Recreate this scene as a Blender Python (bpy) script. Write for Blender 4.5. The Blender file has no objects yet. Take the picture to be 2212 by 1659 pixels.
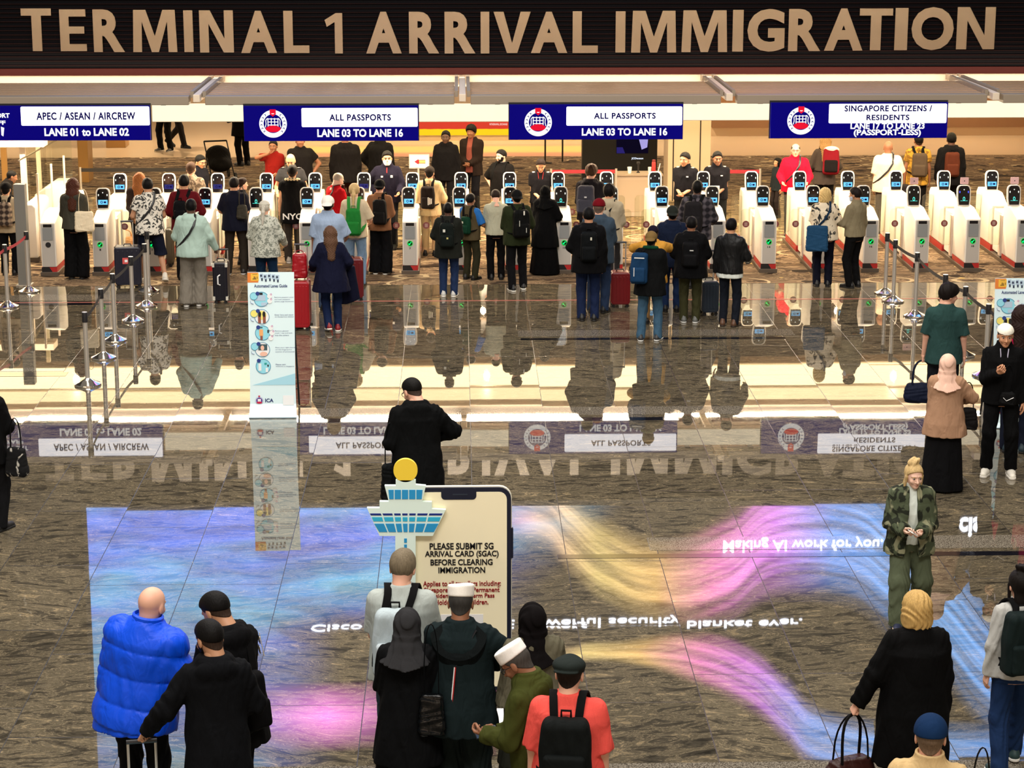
import bpy, math, random
import numpy as np
from mathutils import Vector, Matrix
random.seed(7)
SC = bpy.context.scene
COL = SC.collection
PI = math.pi
def R(a): return math.radians(a)

# ------------------------------------------------------------------ camera
W_, H_, F_ = 2212.0, 1659.0, 4600.0
CAMZ = 6.47
PITCH = math.atan(1100.0/F_)
YAW = math.atan(116.0*math.cos(PITCH)/F_)
cam_d = bpy.data.cameras.new('camera')
cam = bpy.data.objects.new('camera', cam_d); COL.objects.link(cam)
cam_d.sensor_fit = 'HORIZONTAL'; cam_d.sensor_width = 36.0; cam_d.lens = 36.0*F_/W_
cam_d.clip_end = 400
cam.location = (0, 0, CAMZ)
cam.rotation_euler = (PI/2-PITCH, 0, -YAW)
SC.camera = cam
_fw = np.array([math.sin(YAW)*math.cos(PITCH), math.cos(YAW)*math.cos(PITCH), -math.sin(PITCH)])
_rt = np.array([math.cos(YAW), -math.sin(YAW), 0.0])
_up = np.cross(_rt, _fw)
def ray(px, py): return _fw*F_ + _rt*(px-W_/2) - _up*(py-H_/2)
def gp(px, py, z=0.0):
    d = ray(px, py); t = (z-CAMZ)/d[2]; return d[0]*t, d[1]*t
def yp(px, py, Y):
    d = ray(px, py); t = Y/d[1]; return d[0]*t, CAMZ+d[2]*t
def rp(px, py, Y):                      # point of the plane y = Y whose floor mirror image is seen at this pixel
    d = ray(px, py); t0 = -CAMZ/d[2]; t = Y/d[1]; return d[0]*t, -d[2]*(t-t0)

# ------------------------------------------------------------------ colour management, world
SC.view_settings.view_transform = 'Standard'
try: SC.view_settings.look = 'None'
except Exception: pass
SC.view_settings.gamma = 1.0
SC.view_settings.use_curve_mapping = False
SC.view_settings.exposure = 0.0
wd = bpy.data.worlds.new('hall_air'); SC.world = wd; wd.use_nodes = True
wd.node_tree.nodes['Background'].inputs[0].default_value = (1.0, 0.86, 0.70, 1)
wd.node_tree.nodes['Background'].inputs[1].default_value = 0.22

def area(name, loc, rot, sx, sy, power, color):
    d = bpy.data.lights.new(name, 'AREA'); d.shape = 'RECTANGLE'; d.size = sx; d.size_y = sy
    d.energy = power; d.color = color
    o = bpy.data.objects.new(name, d); COL.objects.link(o); o.location = loc; o.rotation_euler = rot
    return o
def spot(name, loc, tgt, power, color, size=60, blend=.6, rad=.1):
    d = bpy.data.lights.new(name, 'SPOT'); d.energy = power; d.color = color; d.spot_size = R(size); d.spot_blend = blend
    d.shadow_soft_size = rad
    o = bpy.data.objects.new(name, d); COL.objects.link(o); o.location = loc
    o.rotation_euler = (Vector(tgt)-Vector(loc)).to_track_quat('-Z', 'Y').to_euler()
    return o
# lamps of the hall: a row of warm downlights above the gates, more over the back hall, cooler high lights over the front
area('gate_downlight', (0.6, 37.0, 2.98), (R(-8), 0, 0), 21.0, 0.14, 2100, (1.0, .80, .56))
for _k in range(7):
    for _y, _p in ((40.6, 40), (47.0, 35), (52.0, 420)):
        _d = bpy.data.lights.new('back_hall_lamp', 'POINT'); _d.energy = _p; _d.color = (1.0, .78, .52); _d.shadow_soft_size = .06
        _o = bpy.data.objects.new('back_hall_lamp', _d); COL.objects.link(_o); _o.location = (-11.5+_k*4.0, _y, 3.1)
area('front_hall_light', (0, 24, 13.0), (R(-8), 0, 0), 22, 9, 3000, (1.0, .93, .84))
area('upper_hall_light', (-3, 14, 14.5), (R(8), 0, 0), 14, 4, 1300, (1.0, .95, .9))

area('mezzanine_fill_light', (0, 2, 19.0), (R(30), 0, 0), 16, 4, 3600, (1.0, .95, .88))  # unseen fill added to brighten the board and the people's backs
area('cove_lamp', (0.6, 36.95, 3.16), (R(90), 0, 0), 24.0, 0.08, 120, (1.0, .80, .60))
# ------------------------------------------------------------------ materials
_mc = {}
def nt(m): return m.node_tree.nodes, m.node_tree.links
def mat(name, col, rough=.5, metal=0., spec=.5, bump=0., bscale=60., emit=None, es=0., ior=1.45, trans=0., coat=0.):
    key = (name, tuple(col), rough, metal, bump, emit, es)
    if key in _mc: return _mc[key]
    m = bpy.data.materials.new(name); m.use_nodes = True
    n, l = nt(m); b = n['Principled BSDF']
    b.inputs['Base Color'].default_value = (*col[:3], 1); b.inputs['Roughness'].default_value = rough
    b.inputs['Metallic'].default_value = metal; b.inputs['Specular IOR Level'].default_value = spec
    b.inputs['IOR'].default_value = ior; b.inputs['Transmission Weight'].default_value = trans
    b.inputs['Coat Weight'].default_value = coat
    if emit: b.inputs['Emission Color'].default_value = (*emit, 1); b.inputs['Emission Strength'].default_value = es
    tc = n.new('ShaderNodeTexCoord'); nz = n.new('ShaderNodeTexNoise'); nz.inputs['Scale'].default_value = bscale
    nz.inputs['Detail'].default_value = 3
    l.new(tc.outputs['Object'], nz.inputs['Vector'])
    if bump:
        bp = n.new('ShaderNodeBump'); bp.inputs['Strength'].default_value = bump; bp.inputs['Distance'].default_value = .02
        l.new(nz.outputs[0], bp.inputs['Height']); l.new(bp.outputs[0], b.inputs['Normal'])
    mr = n.new('ShaderNodeMapRange'); mr.inputs[3].default_value = max(0, rough-.04); mr.inputs[4].default_value = min(1, rough+.04)
    l.new(nz.outputs[0], mr.inputs[0]); l.new(mr.outputs[0], b.inputs['Roughness'])
    _mc[key] = m; return m
def s2l(c):
    return tuple(((v/255.)/12.92 if v/255. <= .04045 else ((v/255.+.055)/1.055)**2.4) for v in c)
def cloth(rgb, rough=.85, folds=.35, fscale=9.):
    key = ('cloth', tuple(rgb), rough, folds, fscale)
    if key in _mc: return _mc[key]
    m = bpy.data.materials.new('cloth'); m.use_nodes = True; n, l = nt(m); b = n['Principled BSDF']
    b.inputs['Roughness'].default_value = rough; b.inputs['Specular IOR Level'].default_value = .25 if rough < .5 else .07
    tc = n.new('ShaderNodeTexCoord')
    mp = n.new('ShaderNodeMapping'); mp.inputs['Scale'].default_value = (1.3, 1.3, .55); l.new(tc.outputs['Object'], mp.inputs[0])
    nz = n.new('ShaderNodeTexNoise'); nz.inputs['Scale'].default_value = fscale; nz.inputs['Detail'].default_value = 2; nz.inputs['Distortion'].default_value = .8
    l.new(mp.outputs[0], nz.inputs['Vector'])
    n2 = n.new('ShaderNodeTexNoise'); n2.inputs['Scale'].default_value = 160; l.new(tc.outputs['Object'], n2.inputs['Vector'])
    c = s2l(rgb)
    mx = n.new('ShaderNodeMixRGB'); mx.inputs[1].default_value = (*[v*.88 for v in c], 1); mx.inputs[2].default_value = (*[min(1, v*1.12) for v in c], 1)
    l.new(n2.outputs[0], mx.inputs[0]); l.new(mx.outputs[0], b.inputs['Base Color'])
    bp = n.new('ShaderNodeBump'); bp.inputs['Strength'].default_value = folds; bp.inputs['Distance'].default_value = .06
    l.new(nz.outputs[0], bp.inputs['Height'])
    b2 = n.new('ShaderNodeBump'); b2.inputs['Strength'].default_value = .12; b2.inputs['Distance'].default_value = .005
    l.new(n2.outputs[0], b2.inputs['Height']); l.new(bp.outputs[0], b2.inputs['Normal']); l.new(b2.outputs[0], b.inputs['Normal'])
    _mc[key] = m; return m
def pattern(rgb1, rgb2, kind='floral', scale=14., thr=.52, rgb3=None):
    m = bpy.data.materials.new('printed_cloth'); m.use_nodes = True; n, l = nt(m); b = n['Principled BSDF']
    b.inputs['Roughness'].default_value = .85; b.inputs['Specular IOR Level'].default_value = .2
    tc = n.new('ShaderNodeTexCoord')
    if kind == 'plaid':
        sx = n.new('ShaderNodeSeparateXYZ'); l.new(tc.outputs['Object'], sx.inputs[0]); outs = []
        for k in (0, 2):
            mu = n.new('ShaderNodeMath'); mu.operation = 'MULTIPLY'; mu.inputs[1].default_value = scale; l.new(sx.outputs[k], mu.inputs[0])
            si = n.new('ShaderNodeMath'); si.operation = 'SINE'; l.new(mu.outputs[0], si.inputs[0]); outs.append(si)
        ad = n.new('ShaderNodeMath'); ad.operation = 'ADD'; l.new(outs[0].outputs[0], ad.inputs[0]); l.new(outs[1].outputs[0], ad.inputs[1])
        src = ad.outputs[0]; lo, hi = -.6, 1.2
    elif kind == 'dots':
        nz = n.new('ShaderNodeTexVoronoi'); nz.inputs['Scale'].default_value = scale; l.new(tc.outputs['Object'], nz.inputs['Vector']); src = nz.outputs[0]; lo, hi = thr-.04, thr+.04
    else:
        nz = n.new('ShaderNodeTexNoise'); nz.inputs['Scale'].default_value = scale; nz.inputs['Detail'].default_value = 2.5; nz.inputs['Distortion'].default_value = 1.4
        l.new(tc.outputs['Object'], nz.inputs['Vector']); src = nz.outputs[0]; lo, hi = thr-.02, thr+.03
    cr = n.new('ShaderNodeMapRange'); cr.inputs[1].default_value = lo; cr.inputs[2].default_value = hi; l.new(src, cr.inputs[0])
    mx = n.new('ShaderNodeMixRGB'); mx.inputs[1].default_value = (*s2l(rgb1), 1); mx.inputs[2].default_value = (*s2l(rgb2), 1)
    l.new(cr.outputs[0], mx.inputs[0]); out = mx.outputs[0]
    if rgb3:
        n3 = n.new('ShaderNodeTexNoise'); n3.inputs['Scale'].default_value = scale*.6; n3.inputs['Distortion'].default_value = 2
        mp = n.new('ShaderNodeMapping'); mp.inputs['Location'].default_value = (5, 3, 1); l.new(tc.outputs['Object'], mp.inputs[0]); l.new(mp.outputs[0], n3.inputs['Vector'])
        c3 = n.new('ShaderNodeMapRange'); c3.inputs[1].default_value = .53; c3.inputs[2].default_value = .58; l.new(n3.outputs[0], c3.inputs[0])
        m3 = n.new('ShaderNodeMixRGB'); m3.inputs[2].default_value = (*s2l(rgb3), 1); l.new(c3.outputs[0], m3.inputs[0]); l.new(out, m3.inputs[1]); out = m3.outputs[0]
    l.new(out, b.inputs['Base Color']); return m
def emis(name, rgb, st):
    key = (name, tuple(rgb), st)
    if key in _mc: return _mc[key]
    m = bpy.data.materials.new(name); m.use_nodes = True; n, l = nt(m); b = n['Principled BSDF']
    b.inputs['Base Color'].default_value = (.0, .0, .0, 1); b.inputs['Roughness'].default_value = .5; b.inputs['Specular IOR Level'].default_value = .05
    nz = n.new('ShaderNodeTexNoise'); nz.inputs['Scale'].default_value = 4
    tc = n.new('ShaderNodeTexCoord'); l.new(tc.outputs['Object'], nz.inputs['Vector'])
    mr = n.new('ShaderNodeMapRange'); mr.inputs[3].default_value = st*.95; mr.inputs[4].default_value = st*1.05; l.new(nz.outputs[0], mr.inputs[0])
    b.inputs['Emission Color'].default_value = (*s2l(rgb), 1); l.new(mr.outputs[0], b.inputs['Emission Strength'])
    _mc[key] = m; return m
M = dict(
    white_shell=mat('white_gate_shell', (.80, .76, .68), .35, bump=.02, bscale=8),
    gate_face=mat('shaded_gate_face', (.46, .43, .39), .4),  # shade of the unlit gate front is put into this grey
    grey_panel=mat('grey_reader_cover', (.24, .25, .25), .3),
    dark=mat('dark_plastic', (.012, .012, .014), .35),
    black_glass=mat('black_glass', (.006, .006, .008), .08),
    red=mat('red_trim', (.42, .02, .02), .4),
    brown_rail=mat('brown_rail', (.10, .075, .055), .4, bump=.05, bscale=30),
    steel=mat('brushed_steel', (.74, .71, .66), .34, metal=.8, bump=.01, bscale=90),
    chrome=mat('polished_steel', (.75, .73, .70), .12, metal=1.0),
    black_belt=mat('black_webbing', (.02, .017, .016), .7, bump=.1, bscale=200),
    red_belt=mat('red_webbing', (.36, .025, .04), .7, bump=.1, bscale=200),
    gantry=mat('grey_gantry_paint', (.30, .245, .185), .55, bump=.03, bscale=12),
    cream_paint=mat('cream_paint', (.78, .66, .52), .6, bump=.03, bscale=6),
    beige=mat('beige_cladding', (.60, .46, .33), .5, bump=.02, bscale=5),
    gold=mat('bronze_cladding', (.40, .22, .07), .35, metal=.3),
    wood=mat('dark_wood', (.07, .03, .015), .4),
    maroon=mat('maroon_trim', (.034, .003, .002), .6, spec=.15),
    bronze=mat('bronze_letter', (.58, .48, .37), .22, metal=1.0, bump=.02, bscale=3),
    black_slat=mat('black_slat', (.0022, .0018, .003), .6, spec=.1, bump=.02, bscale=20),
    navy=emis('lit_blue_panel', (8, 0, 132), .75),
    lit_white=emis('lit_white_panel', (255, 255, 255), 1.08),
    lit_blue_txt=emis('blue_lettering', (20, 12, 130), .3),
    lit_red=emis('lit_red_mark', (240, 20, 50), 1.0),
    white_paint=mat('white_print', (.85, .85, .85), .5),
    glass=mat('clear_glass', (.95, .93, .85), .03, trans=.0),
    paper=mat('paper', (.8, .8, .78), .7),
    rubber=mat('black_rubber', (.015, .015, .015), .6),
)
def glass_mat(name, tint, alpha):
    m = bpy.data.materials.new(name); m.use_nodes = True; n, l = nt(m)
    for k in list(n): n.remove(k)
    o = n.new('ShaderNodeOutputMaterial'); t = n.new('ShaderNodeBsdfTransparent'); g = n.new('ShaderNodeBsdfGlossy'); x = n.new('ShaderNodeMixShader')
    t.inputs[0].default_value = (*tint, 1); g.inputs['Roughness'].default_value = .03
    fr = n.new('ShaderNodeFresnel'); fr.inputs[0].default_value = 1.5
    nz = n.new('ShaderNodeTexNoise'); nz.inputs['Scale'].default_value = 3
    ad = n.new('ShaderNodeMath'); ad.operation = 'MULTIPLY_ADD'; ad.inputs[1].default_value = .05; ad.inputs[2].default_value = alpha
    l.new(nz.outputs[0], ad.inputs[0])
    mx = n.new('ShaderNodeMath'); mx.operation = 'MAXIMUM'; l.new(fr.outputs[0], mx.inputs[0]); l.new(ad.outputs[0], mx.inputs[1])
    l.new(mx.outputs[0], x.inputs[0]); l.new(t.outputs[0], x.inputs[1]); l.new(g.outputs[0], x.inputs[2]); l.new(x.outputs[0], o.inputs[0])
    return m
M['glass'] = glass_mat('clear_glass', (.93, .95, .90), .03)

# ------------------------------------------------------------------ mesh building
class MB:
    def __init__(s): s.v = []; s.f = []
    def quad(s, a, b, c, d):
        i = len(s.v); s.v += [a, b, c, d]; s.f.append((i, i+1, i+2, i+3)); return s
    def poly(s, pts):
        i = len(s.v); s.v += pts; s.f.append(tuple(range(i, i+len(pts)))); return s
    def box(s, x0, x1, y0, y1, z0, z1):
        i = len(s.v)
        s.v += [(x0,y0,z0),(x1,y0,z0),(x1,y1,z0),(x0,y1,z0),(x0,y0,z1),(x1,y0,z1),(x1,y1,z1),(x0,y1,z1)]
        for q in ((0,3,2,1),(4,5,6,7),(0,1,5,4),(1,2,6,5),(2,3,7,6),(3,0,4,7)): s.f.append(tuple(i+k for k in q))
        return s
    def prism(s, pts, axis, a, b):          # pts: 2D outline; axis: extrusion axis
        def P(u, v, w): return {'x': (w, u, v), 'y': (u, w, v), 'z': (u, v, w)}[axis]
        i = len(s.v); n = len(pts)
        s.v += [P(u, v, a) for u, v in pts]+[P(u, v, b) for u, v in pts]
        s.f.append(tuple(i+k for k in range(n))[::-1]); s.f.append(tuple(i+n+k for k in range(n)))
        for k in range(n): s.f.append((i+k, i+(k+1) % n, i+n+(k+1) % n, i+n+k))
        return s
    def tube(s, path, r, n=8, flat=None, cap=True):
        pts = [Vector(p) for p in path]; i0 = len(s.v); m = len(pts)
        up = Vector((0, 0, 1)); prev = None
        for k, p in enumerate(pts):
            t = (pts[min(k+1, m-1)]-pts[max(k-1, 0)]).normalized()
            if prev is None:
                a = t.cross(up)
                if a.length < 1e-3: a = t.cross(Vector((1, 0, 0)))
                a.normalize()
            else:
                a = prev-t*prev.dot(t); a.normalize()
            prev = a; b = t.cross(a)
            rr = r[k] if isinstance(r, (list, tuple)) else r
            for j in range(n):
                q = 2*PI*j/n; s.v.append(tuple(p+a*math.cos(q)*rr+b*math.sin(q)*rr*(flat or 1)))
        for k in range(m-1):
            for j in range(n):
                s.f.append((i0+k*n+j, i0+k*n+(j+1) % n, i0+(k+1)*n+(j+1) % n, i0+(k+1)*n+j))
        if cap:
            s.f.append(tuple(i0+j for j in range(n))[::-1]); s.f.append(tuple(i0+(m-1)*n+j for j in range(n)))
        return s
    def lathe(s, prof, cx=0, cy=0, n=24):    # prof: (r, z)
        i0 = len(s.v); m = len(prof)
        for r, z in prof:
            for j in range(n): q = 2*PI*j/n; s.v.append((cx+r*math.cos(q), cy+r*math.sin(q), z))
        for k in range(m-1):
            for j in range(n): s.f.append((i0+k*n+j, i0+k*n+(j+1) % n, i0+(k+1)*n+(j+1) % n, i0+(k+1)*n+j))
        s.f.append(tuple(i0+j for j in range(n))[::-1]); s.f.append(tuple(i0+(m-1)*n+j for j in range(n)))
        return s
    def disc(s, cx, y, cz, rx, rz=None, th=.004, n=28, a0=0, a1=2*PI, r_in=0):   # a flat disc or ring facing -y
        rz = rz or rx
        full = abs(a1-a0) > 6.28
        if r_in <= 0:
            pts = [(cx+rx*math.cos(a0+(a1-a0)*k/n), cz+rz*math.sin(a0+(a1-a0)*k/n)) for k in range(n if full else n+1)]
            s.prism(pts[::-1], 'y', y-th, y)
        else:
            for k in range(n):
                p, q = a0+(a1-a0)*k/n, a0+(a1-a0)*(k+1)/n; f = r_in/rx
                s.prism([(cx+rx*f*math.cos(p), cz+rz*f*math.sin(p)), (cx+rx*f*math.cos(q), cz+rz*f*math.sin(q)),
                         (cx+rx*math.cos(q), cz+rz*math.sin(q)), (cx+rx*math.cos(p), cz+rz*math.sin(p))], 'y', y-th, y)
        return s
    def rrect(s, x0, x1, z0, z1, y0, y1, r, n=5):    # rounded rectangle slab facing y
        pts = []
        for cx, cz, a in ((x1-r, z1-r, 0), (x0+r, z1-r, 90), (x0+r, z0+r, 180), (x1-r, z0+r, 270)):
            for k in range(n+1): q = R(a+90*k/n); pts.append((cx+r*math.cos(q), cz+r*math.sin(q)))
        s.prism(pts, 'y', y0, y1); return s
    def xf(s, mtx):
        s.v = [tuple(mtx @ Vector(p)) for p in s.v]; return s
    def build(s, name, m, parent=None, smooth=False, bevel=0, seg=2, loc=None, rz=0):
        me = bpy.data.meshes.new(name); me.from_pydata([tuple(p) for p in s.v], [], s.f); me.validate(); me.update()
        import bmesh
        bm = bmesh.new(); bm.from_mesh(me); bmesh.ops.recalc_face_normals(bm, faces=bm.faces); bm.to_mesh(me); bm.free()
        o = bpy.data.objects.new(name, me); COL.objects.link(o); me.materials.append(m)
        if parent: o.parent = parent
        if loc: o.location = loc; o.rotation_euler = (0, 0, rz)
        if smooth:
            me.polygons.foreach_set('use_smooth', [True]*len(me.polygons))
            try: me.set_sharp_from_angle(angle=R(40))
            except Exception: pass
        if bevel:
            b = o.modifiers.new('edge', 'BEVEL'); b.width = bevel; b.segments = seg; b.limit_method = 'ANGLE'
        return o
def empty(name, loc, rz=0.):
    o = bpy.data.objects.new(name, None); COL.objects.link(o); o.location = loc; o.rotation_euler = (0, 0, rz); o.empty_display_size = .2; return o
def tag(o, label, cat, group=None):
    o['label'] = label; o['category'] = cat
    if group: o['group'] = group
    return o
def struct(o): o['kind'] = 'structure'; return o
def copy_tree(o, parent=None):
    c = o.copy(); COL.objects.link(c)
    if parent: c.parent = parent
    for ch in list(o.children): copy_tree(ch, c)
    return c
_tc = {}
def text_mb(txt, bold=0., spacing=1.0, ext=.004):
    """lettering outline as mesh arrays in a local x (right), z (up) frame, facing -y, cap height about 0.73"""
    key = (txt, bold, spacing, ext)
    if key in _tc: return _tc[key]
    cu = bpy.data.curves.new('lettering', 'FONT'); cu.body = txt; cu.offset = bold; cu.space_character = spacing; cu.extrude = ext
    cu.resolution_u = 4
    ob = bpy.data.objects.new('lettering', cu); COL.objects.link(ob)
    dg = bpy.context.evaluated_depsgraph_get(); me = bpy.data.meshes.new_from_object(ob.evaluated_get(dg))
    v = [(p.co.x, -p.co.z, p.co.y) for p in me.vertices]; f = [tuple(p.vertices) for p in me.polygons]
    bpy.data.objects.remove(ob); bpy.data.curves.remove(cu); bpy.data.meshes.remove(me)
    _tc[key] = (v, f); return v, f
def text_fit(mb, txt, x0, x1, z0, z1, y, bold=0., spacing=1.0, keep=False, th=.004):
    """add lettering stretched to the box x0..x1, z0..z1 on plane y"""
    v, f = text_mb(txt, bold, spacing)
    xs = [p[0] for p in v]; zs = [p[2] for p in v]; ys = [p[1] for p in v]
    ax, bx, az, bz = min(xs), max(xs), min(zs), max(zs)
    sx, sz = (x1-x0)/(bx-ax), (z1-z0)/(bz-az); i = len(mb.v)
    mb.v += [(x0+(p[0]-ax)*sx, y-th/2+(p[1])/max(1e-6, max(ys))*th/2, z0+(p[2]-az)*sz) for p in v]
    mb.f += [tuple(i+k for k in q) for q in f]
    return mb
# ------------------------------------------------------------------ floor
def granite():
    m = bpy.data.materials.new('polished_granite'); m.use_nodes = True; n, l = nt(m); b = n['Principled BSDF']
    ge = n.new('ShaderNodeNewGeometry'); sp = n.new('ShaderNodeSeparateXYZ'); l.new(ge.outputs['Position'], sp.inputs[0])
    def math_(op, a, bb=None, c=None):
        k = n.new('ShaderNodeMath'); k.operation = op
        for i, v in enumerate((a, bb, c)):
            if v is None: continue
            if isinstance(v, (int, float)): k.inputs[i].default_value = v
            else: l.new(v, k.inputs[i])
        return k.outputs[0]
    TW, TL = .905, 1.81
    u = math_('DIVIDE', math_('ADD', sp.outputs[0], TX0), TW)
    col = math_('FLOOR', u)
    rnd = math_('FRACT', math_('MULTIPLY', math_('SINE', math_('MULTIPLY', col, 12.9898)), 43.7585))
    offs = math_('MULTIPLY', math_('FLOOR', math_('MULTIPLY', rnd, 2.999)), .3333)
    v = math_('ADD', math_('DIVIDE', math_('ADD', sp.outputs[1], -TY0), TL), offs)
    row = math_('FLOOR', v)
    fu = math_('FRACT', u); fv = math_('FRACT', v)
    def edge(f, w): return math_('MAXIMUM', math_('LESS_THAN', f, w), math_('GREATER_THAN', f, 1-w))
    joint = math_('MAXIMUM', edge(fu, .004), edge(fv, .0022))
    cb = n.new('ShaderNodeCombineXYZ'); l.new(col, cb.inputs[0]); l.new(row, cb.inputs[1])
    wn = n.new('ShaderNodeTexWhiteNoise'); wn.noise_dimensions = '3D'; l.new(cb.outputs[0], wn.inputs['Vector'])
    # veins: stretched distorted noise, shifted and slightly turned per slab
    vr = n.new('ShaderNodeVectorMath'); vr.operation = 'SCALE'; l.new(wn.outputs['Color'], vr.inputs[0]); vr.inputs['Scale'].default_value = 13
    va = n.new('ShaderNodeVectorMath'); va.operation = 'ADD'; l.new(ge.outputs['Position'], va.inputs[0]); l.new(vr.outputs[0], va.inputs[1])
    rot = n.new('ShaderNodeVectorRotate'); rot.rotation_type = 'Z_AXIS'; l.new(va.outputs[0], rot.inputs['Vector'])
    l.new(math_('MULTIPLY', math_('ADD', wn.outputs['Value'], -.5), .5), rot.inputs['Angle'])
    mp = n.new('ShaderNodeMapping'); mp.inputs['Scale'].default_value = (1.0, 2.7, 1.0); l.new(rot.outputs[0], mp.inputs[0])
    nz = n.new('ShaderNodeTexNoise'); nz.inputs['Scale'].default_value = 2.1; nz.inputs['Detail'].default_value = 9; nz.inputs['Roughness'].default_value = .70; nz.inputs['Distortion'].default_value = 2.2
    l.new(mp.outputs[0], nz.inputs['Vector'])
    n2 = n.new('ShaderNodeTexNoise'); n2.inputs['Scale'].default_value = 30; n2.inputs['Detail'].default_value = 3; l.new(mp.outputs[0], n2.inputs['Vector'])
    cr = n.new('ShaderNodeValToRGB'); e = cr.color_ramp.elements
    e[0].position = .32; e[0].color = (.017, .0145, .0105, 1); e[1].position = .60; e[1].color = (.118, .098, .067, 1)
    k = cr.color_ramp.elements.new(.45); k.color = (.062, .052, .037, 1)
    for p_, c_ in ((.485, (.072, .058, .037)), (.497, (.29, .235, .155)), (.509, (.076, .062, .039))): k = cr.color_ramp.elements.new(p_); k.color = (*c_, 1)
    k = cr.color_ramp.elements.new(.625); k.color = (.30, .225, .13, 1)
    k = cr.color_ramp.elements.new(.66); k.color = (.115, .094, .057, 1)
    l.new(nz.outputs[0], cr.inputs[0])
    ml = n.new('ShaderNodeMixRGB'); ml.blend_type = 'MULTIPLY'; ml.inputs[0].default_value = 1; l.new(cr.outputs[0], ml.inputs[1])
    l.new(math_('MULTIPLY_ADD', n2.outputs[0], .9, math_('MULTIPLY_ADD', wn.outputs['Value'], .35, .42)), ml.inputs[2])
    mj = n.new('ShaderNodeMixRGB'); l.new(joint, mj.inputs[0]); l.new(ml.outputs[0], mj.inputs[1]); mj.inputs[2].default_value = (.008, .006, .005, 1)
    l.new(mj.outputs[0], b.inputs['Base Color'])
    # every slab lies a hair out of level
    tl = n.new('ShaderNodeVectorMath'); tl.operation = 'SUBTRACT'; l.new(wn.outputs['Color'], tl.inputs[0]); tl.inputs[1].default_value = (.5, .5, .5)
    ts = n.new('ShaderNodeVectorMath'); ts.operation = 'MULTIPLY'; l.new(tl.outputs[0], ts.inputs[0]); ts.inputs[1].default_value = (.0010, .0022, 0)
    tn = n.new('ShaderNodeVectorMath'); tn.operation = 'ADD'; l.new(ge.outputs['Normal'], tn.inputs[0]); l.new(ts.outputs[0], tn.inputs[1])
    nn = n.new('ShaderNodeVectorMath'); nn.operation = 'NORMALIZE'; l.new(tn.outputs[0], nn.inputs[0])
    l.new(nn.outputs[0], b.inputs['Normal'])
    b.inputs['IOR'].default_value = 1.65
    l.new(math_('MULTIPLY_ADD', n2.outputs[0], .02, math_('MULTIPLY_ADD', joint, .4, .006)), b.inputs['Roughness'])
    return m
TX0 = -gp(1225, 1214)[0]; TY0 = gp(1106, 1214)[1]
M['granite'] = granite()
YC = gp(1106, 614)[1]                       # where stone meets carpet
YCB = gp(1106, 338)[1]                      # where the carpet ends in the back hall
struct(MB().box(-30, 30, 2, YC, -.1, 0).build('floor', M['granite']))
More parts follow.
